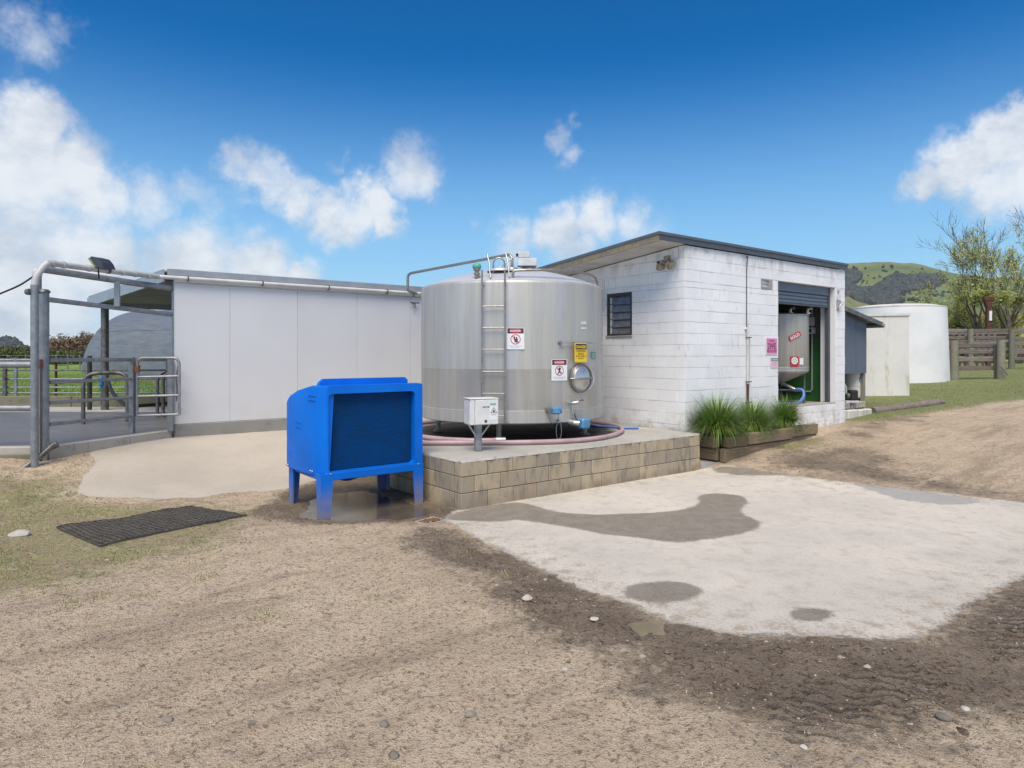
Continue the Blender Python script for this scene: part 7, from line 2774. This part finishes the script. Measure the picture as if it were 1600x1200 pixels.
PLATW = [tuple(AB(a, b)[:2]) for a, b in ((-.02, -.02), (4.75, -.02), (4.75, .3), (10.4, .3), (12.2, .1), (12.2, 8), (-2.2, 8), (-2.1, 5.5), (-.02, 5.5))]
PLANTW = [tuple(AB(a, b)[:2]) for a, b in ((4.7, -.3), (8.2, -.3), (8.2, .5), (4.7, .5))]
def free(x, y):
    blocked = (sdf(PLATW, x, y) > 0) | (sdf(PLANTW, x, y) > 0) | (sdf(yard_poly, x, y) > 0)
    return ~blocked
def bare(x, y):
    return free(x, y) & (soft(PAD, x, y, .1) < .3) & (soft(APRON, x, y, .1) < .4) & (soft(PUD1, x, y, .1) < .3) & (soft(PUD2, x, y, .05) < .4)


scatter('gravel', M_['pebble'], 26000, (-9, 14), (2.6, 15), lambda r_, n: np.clip(np.exp(r_.normal(-5.15, .50, n)), .002, .030), 'stone', 1,
        lambda x, y, r_: bare(x, y) & (r_.random(len(x)) < .25 + .75 * sstep(.40, .62, fbm(x, y, 1.1, 3, 77))) & (r_.random(len(x)) < 1 - .8 * soft(TURF1, x, y, .3)), 1.35)
scatter('mud_clods', M_['clod'], 26000, (-4, 8), (3.3, 12), lambda r_, n: np.clip(np.exp(r_.normal(-4.75, .5, n)), .003, .035), 'stone', 2,
        lambda x, y, r_: bare(x, y) & (r_.random(len(x)) < np.maximum.reduce([soft(MUD1, x, y, .25), soft(MUD2, x, y, .15), .5 * soft(MUD3, x, y, .3), np.full(len(x), .04)]) * sstep(.42, .60, fbm(x, y, 2.6, 3, 31))), 1.2)
scatter('loose_straw', M_['straw'], 1700, (-8, 10), (2.8, 13), lambda r_, n: r_.uniform(.006, .026, n), 'straw', 3, lambda x, y, r_: bare(x, y), 1.4)
scatter('leaf_litter', M_['dead_leaf'], 5200, (-9, 3), (6.0, 11.5), lambda r_, n: r_.uniform(.006, .022, n), 'flake', 4,
        lambda x, y, r_: bare(x, y) & (r_.random(len(x)) < np.maximum(soft(MUD2, x, y, .3), .5 * soft(TURF1, x, y, .4))), 1.0)
scatter('pad_grit', M_['clod'], 2600, (-1, 9), (4.2, 11), lambda r_, n: np.clip(np.exp(r_.normal(-5.6, .45, n)), .0015, .012), 'stone', 5,
        lambda x, y, r_: free(x, y) & (soft(PAD, x, y, .1) > .4) & (r_.random(len(x)) < .25 + .75 * (1 - soft(PAD, x, y, .9))), 1.2)
scatter('turf_blades', M_['turf'], 260000, (-12, 1), (5.2, 10.5), lambda r_, n: r_.uniform(.006, .024, n), 'blade', 6,
        lambda x, y, r_: bare(x, y) & (r_.random(len(x)) < soft(TURF1, x, y, .5) ** 1.2 * sstep(.46, .60, fbm(x, y, 2.4, 4, 51))), 1.0)
scatter('bank_grass', M_['bank'], 150000, (4, 34), (10.5, 34), lambda r_, n: r_.uniform(.015, .06, n), 'blade', 7,
        lambda x, y, r_: free(x, y) & (r_.random(len(x)) < np.maximum(soft(TURF2, x, y, .6) * sstep(.30, .55, fbm(x, y, .9, 4, 52)), .7 * soft(TURF3, x, y, .2))), 1.0)
scatter('pasture_blades', M_['pasture'], 220000, (-42, 1), (16.9, 46), lambda r_, n: r_.uniform(.05, .13, n), 'blade', 8,
        lambda x, y, r_: free(x, y) & (x < -.1 * y), 1.5)
scatter('weed_tufts', M_['turf'], 60000, (-5, 0), (4.4, 6.4), lambda r_, n: r_.uniform(.010, .035, n), 'blade', 9,
        lambda x, y, r_: bare(x, y) & (r_.random(len(x)) < sstep(.70, .80, fbm(x, y, 2.3, 3, 88))), 1.0)
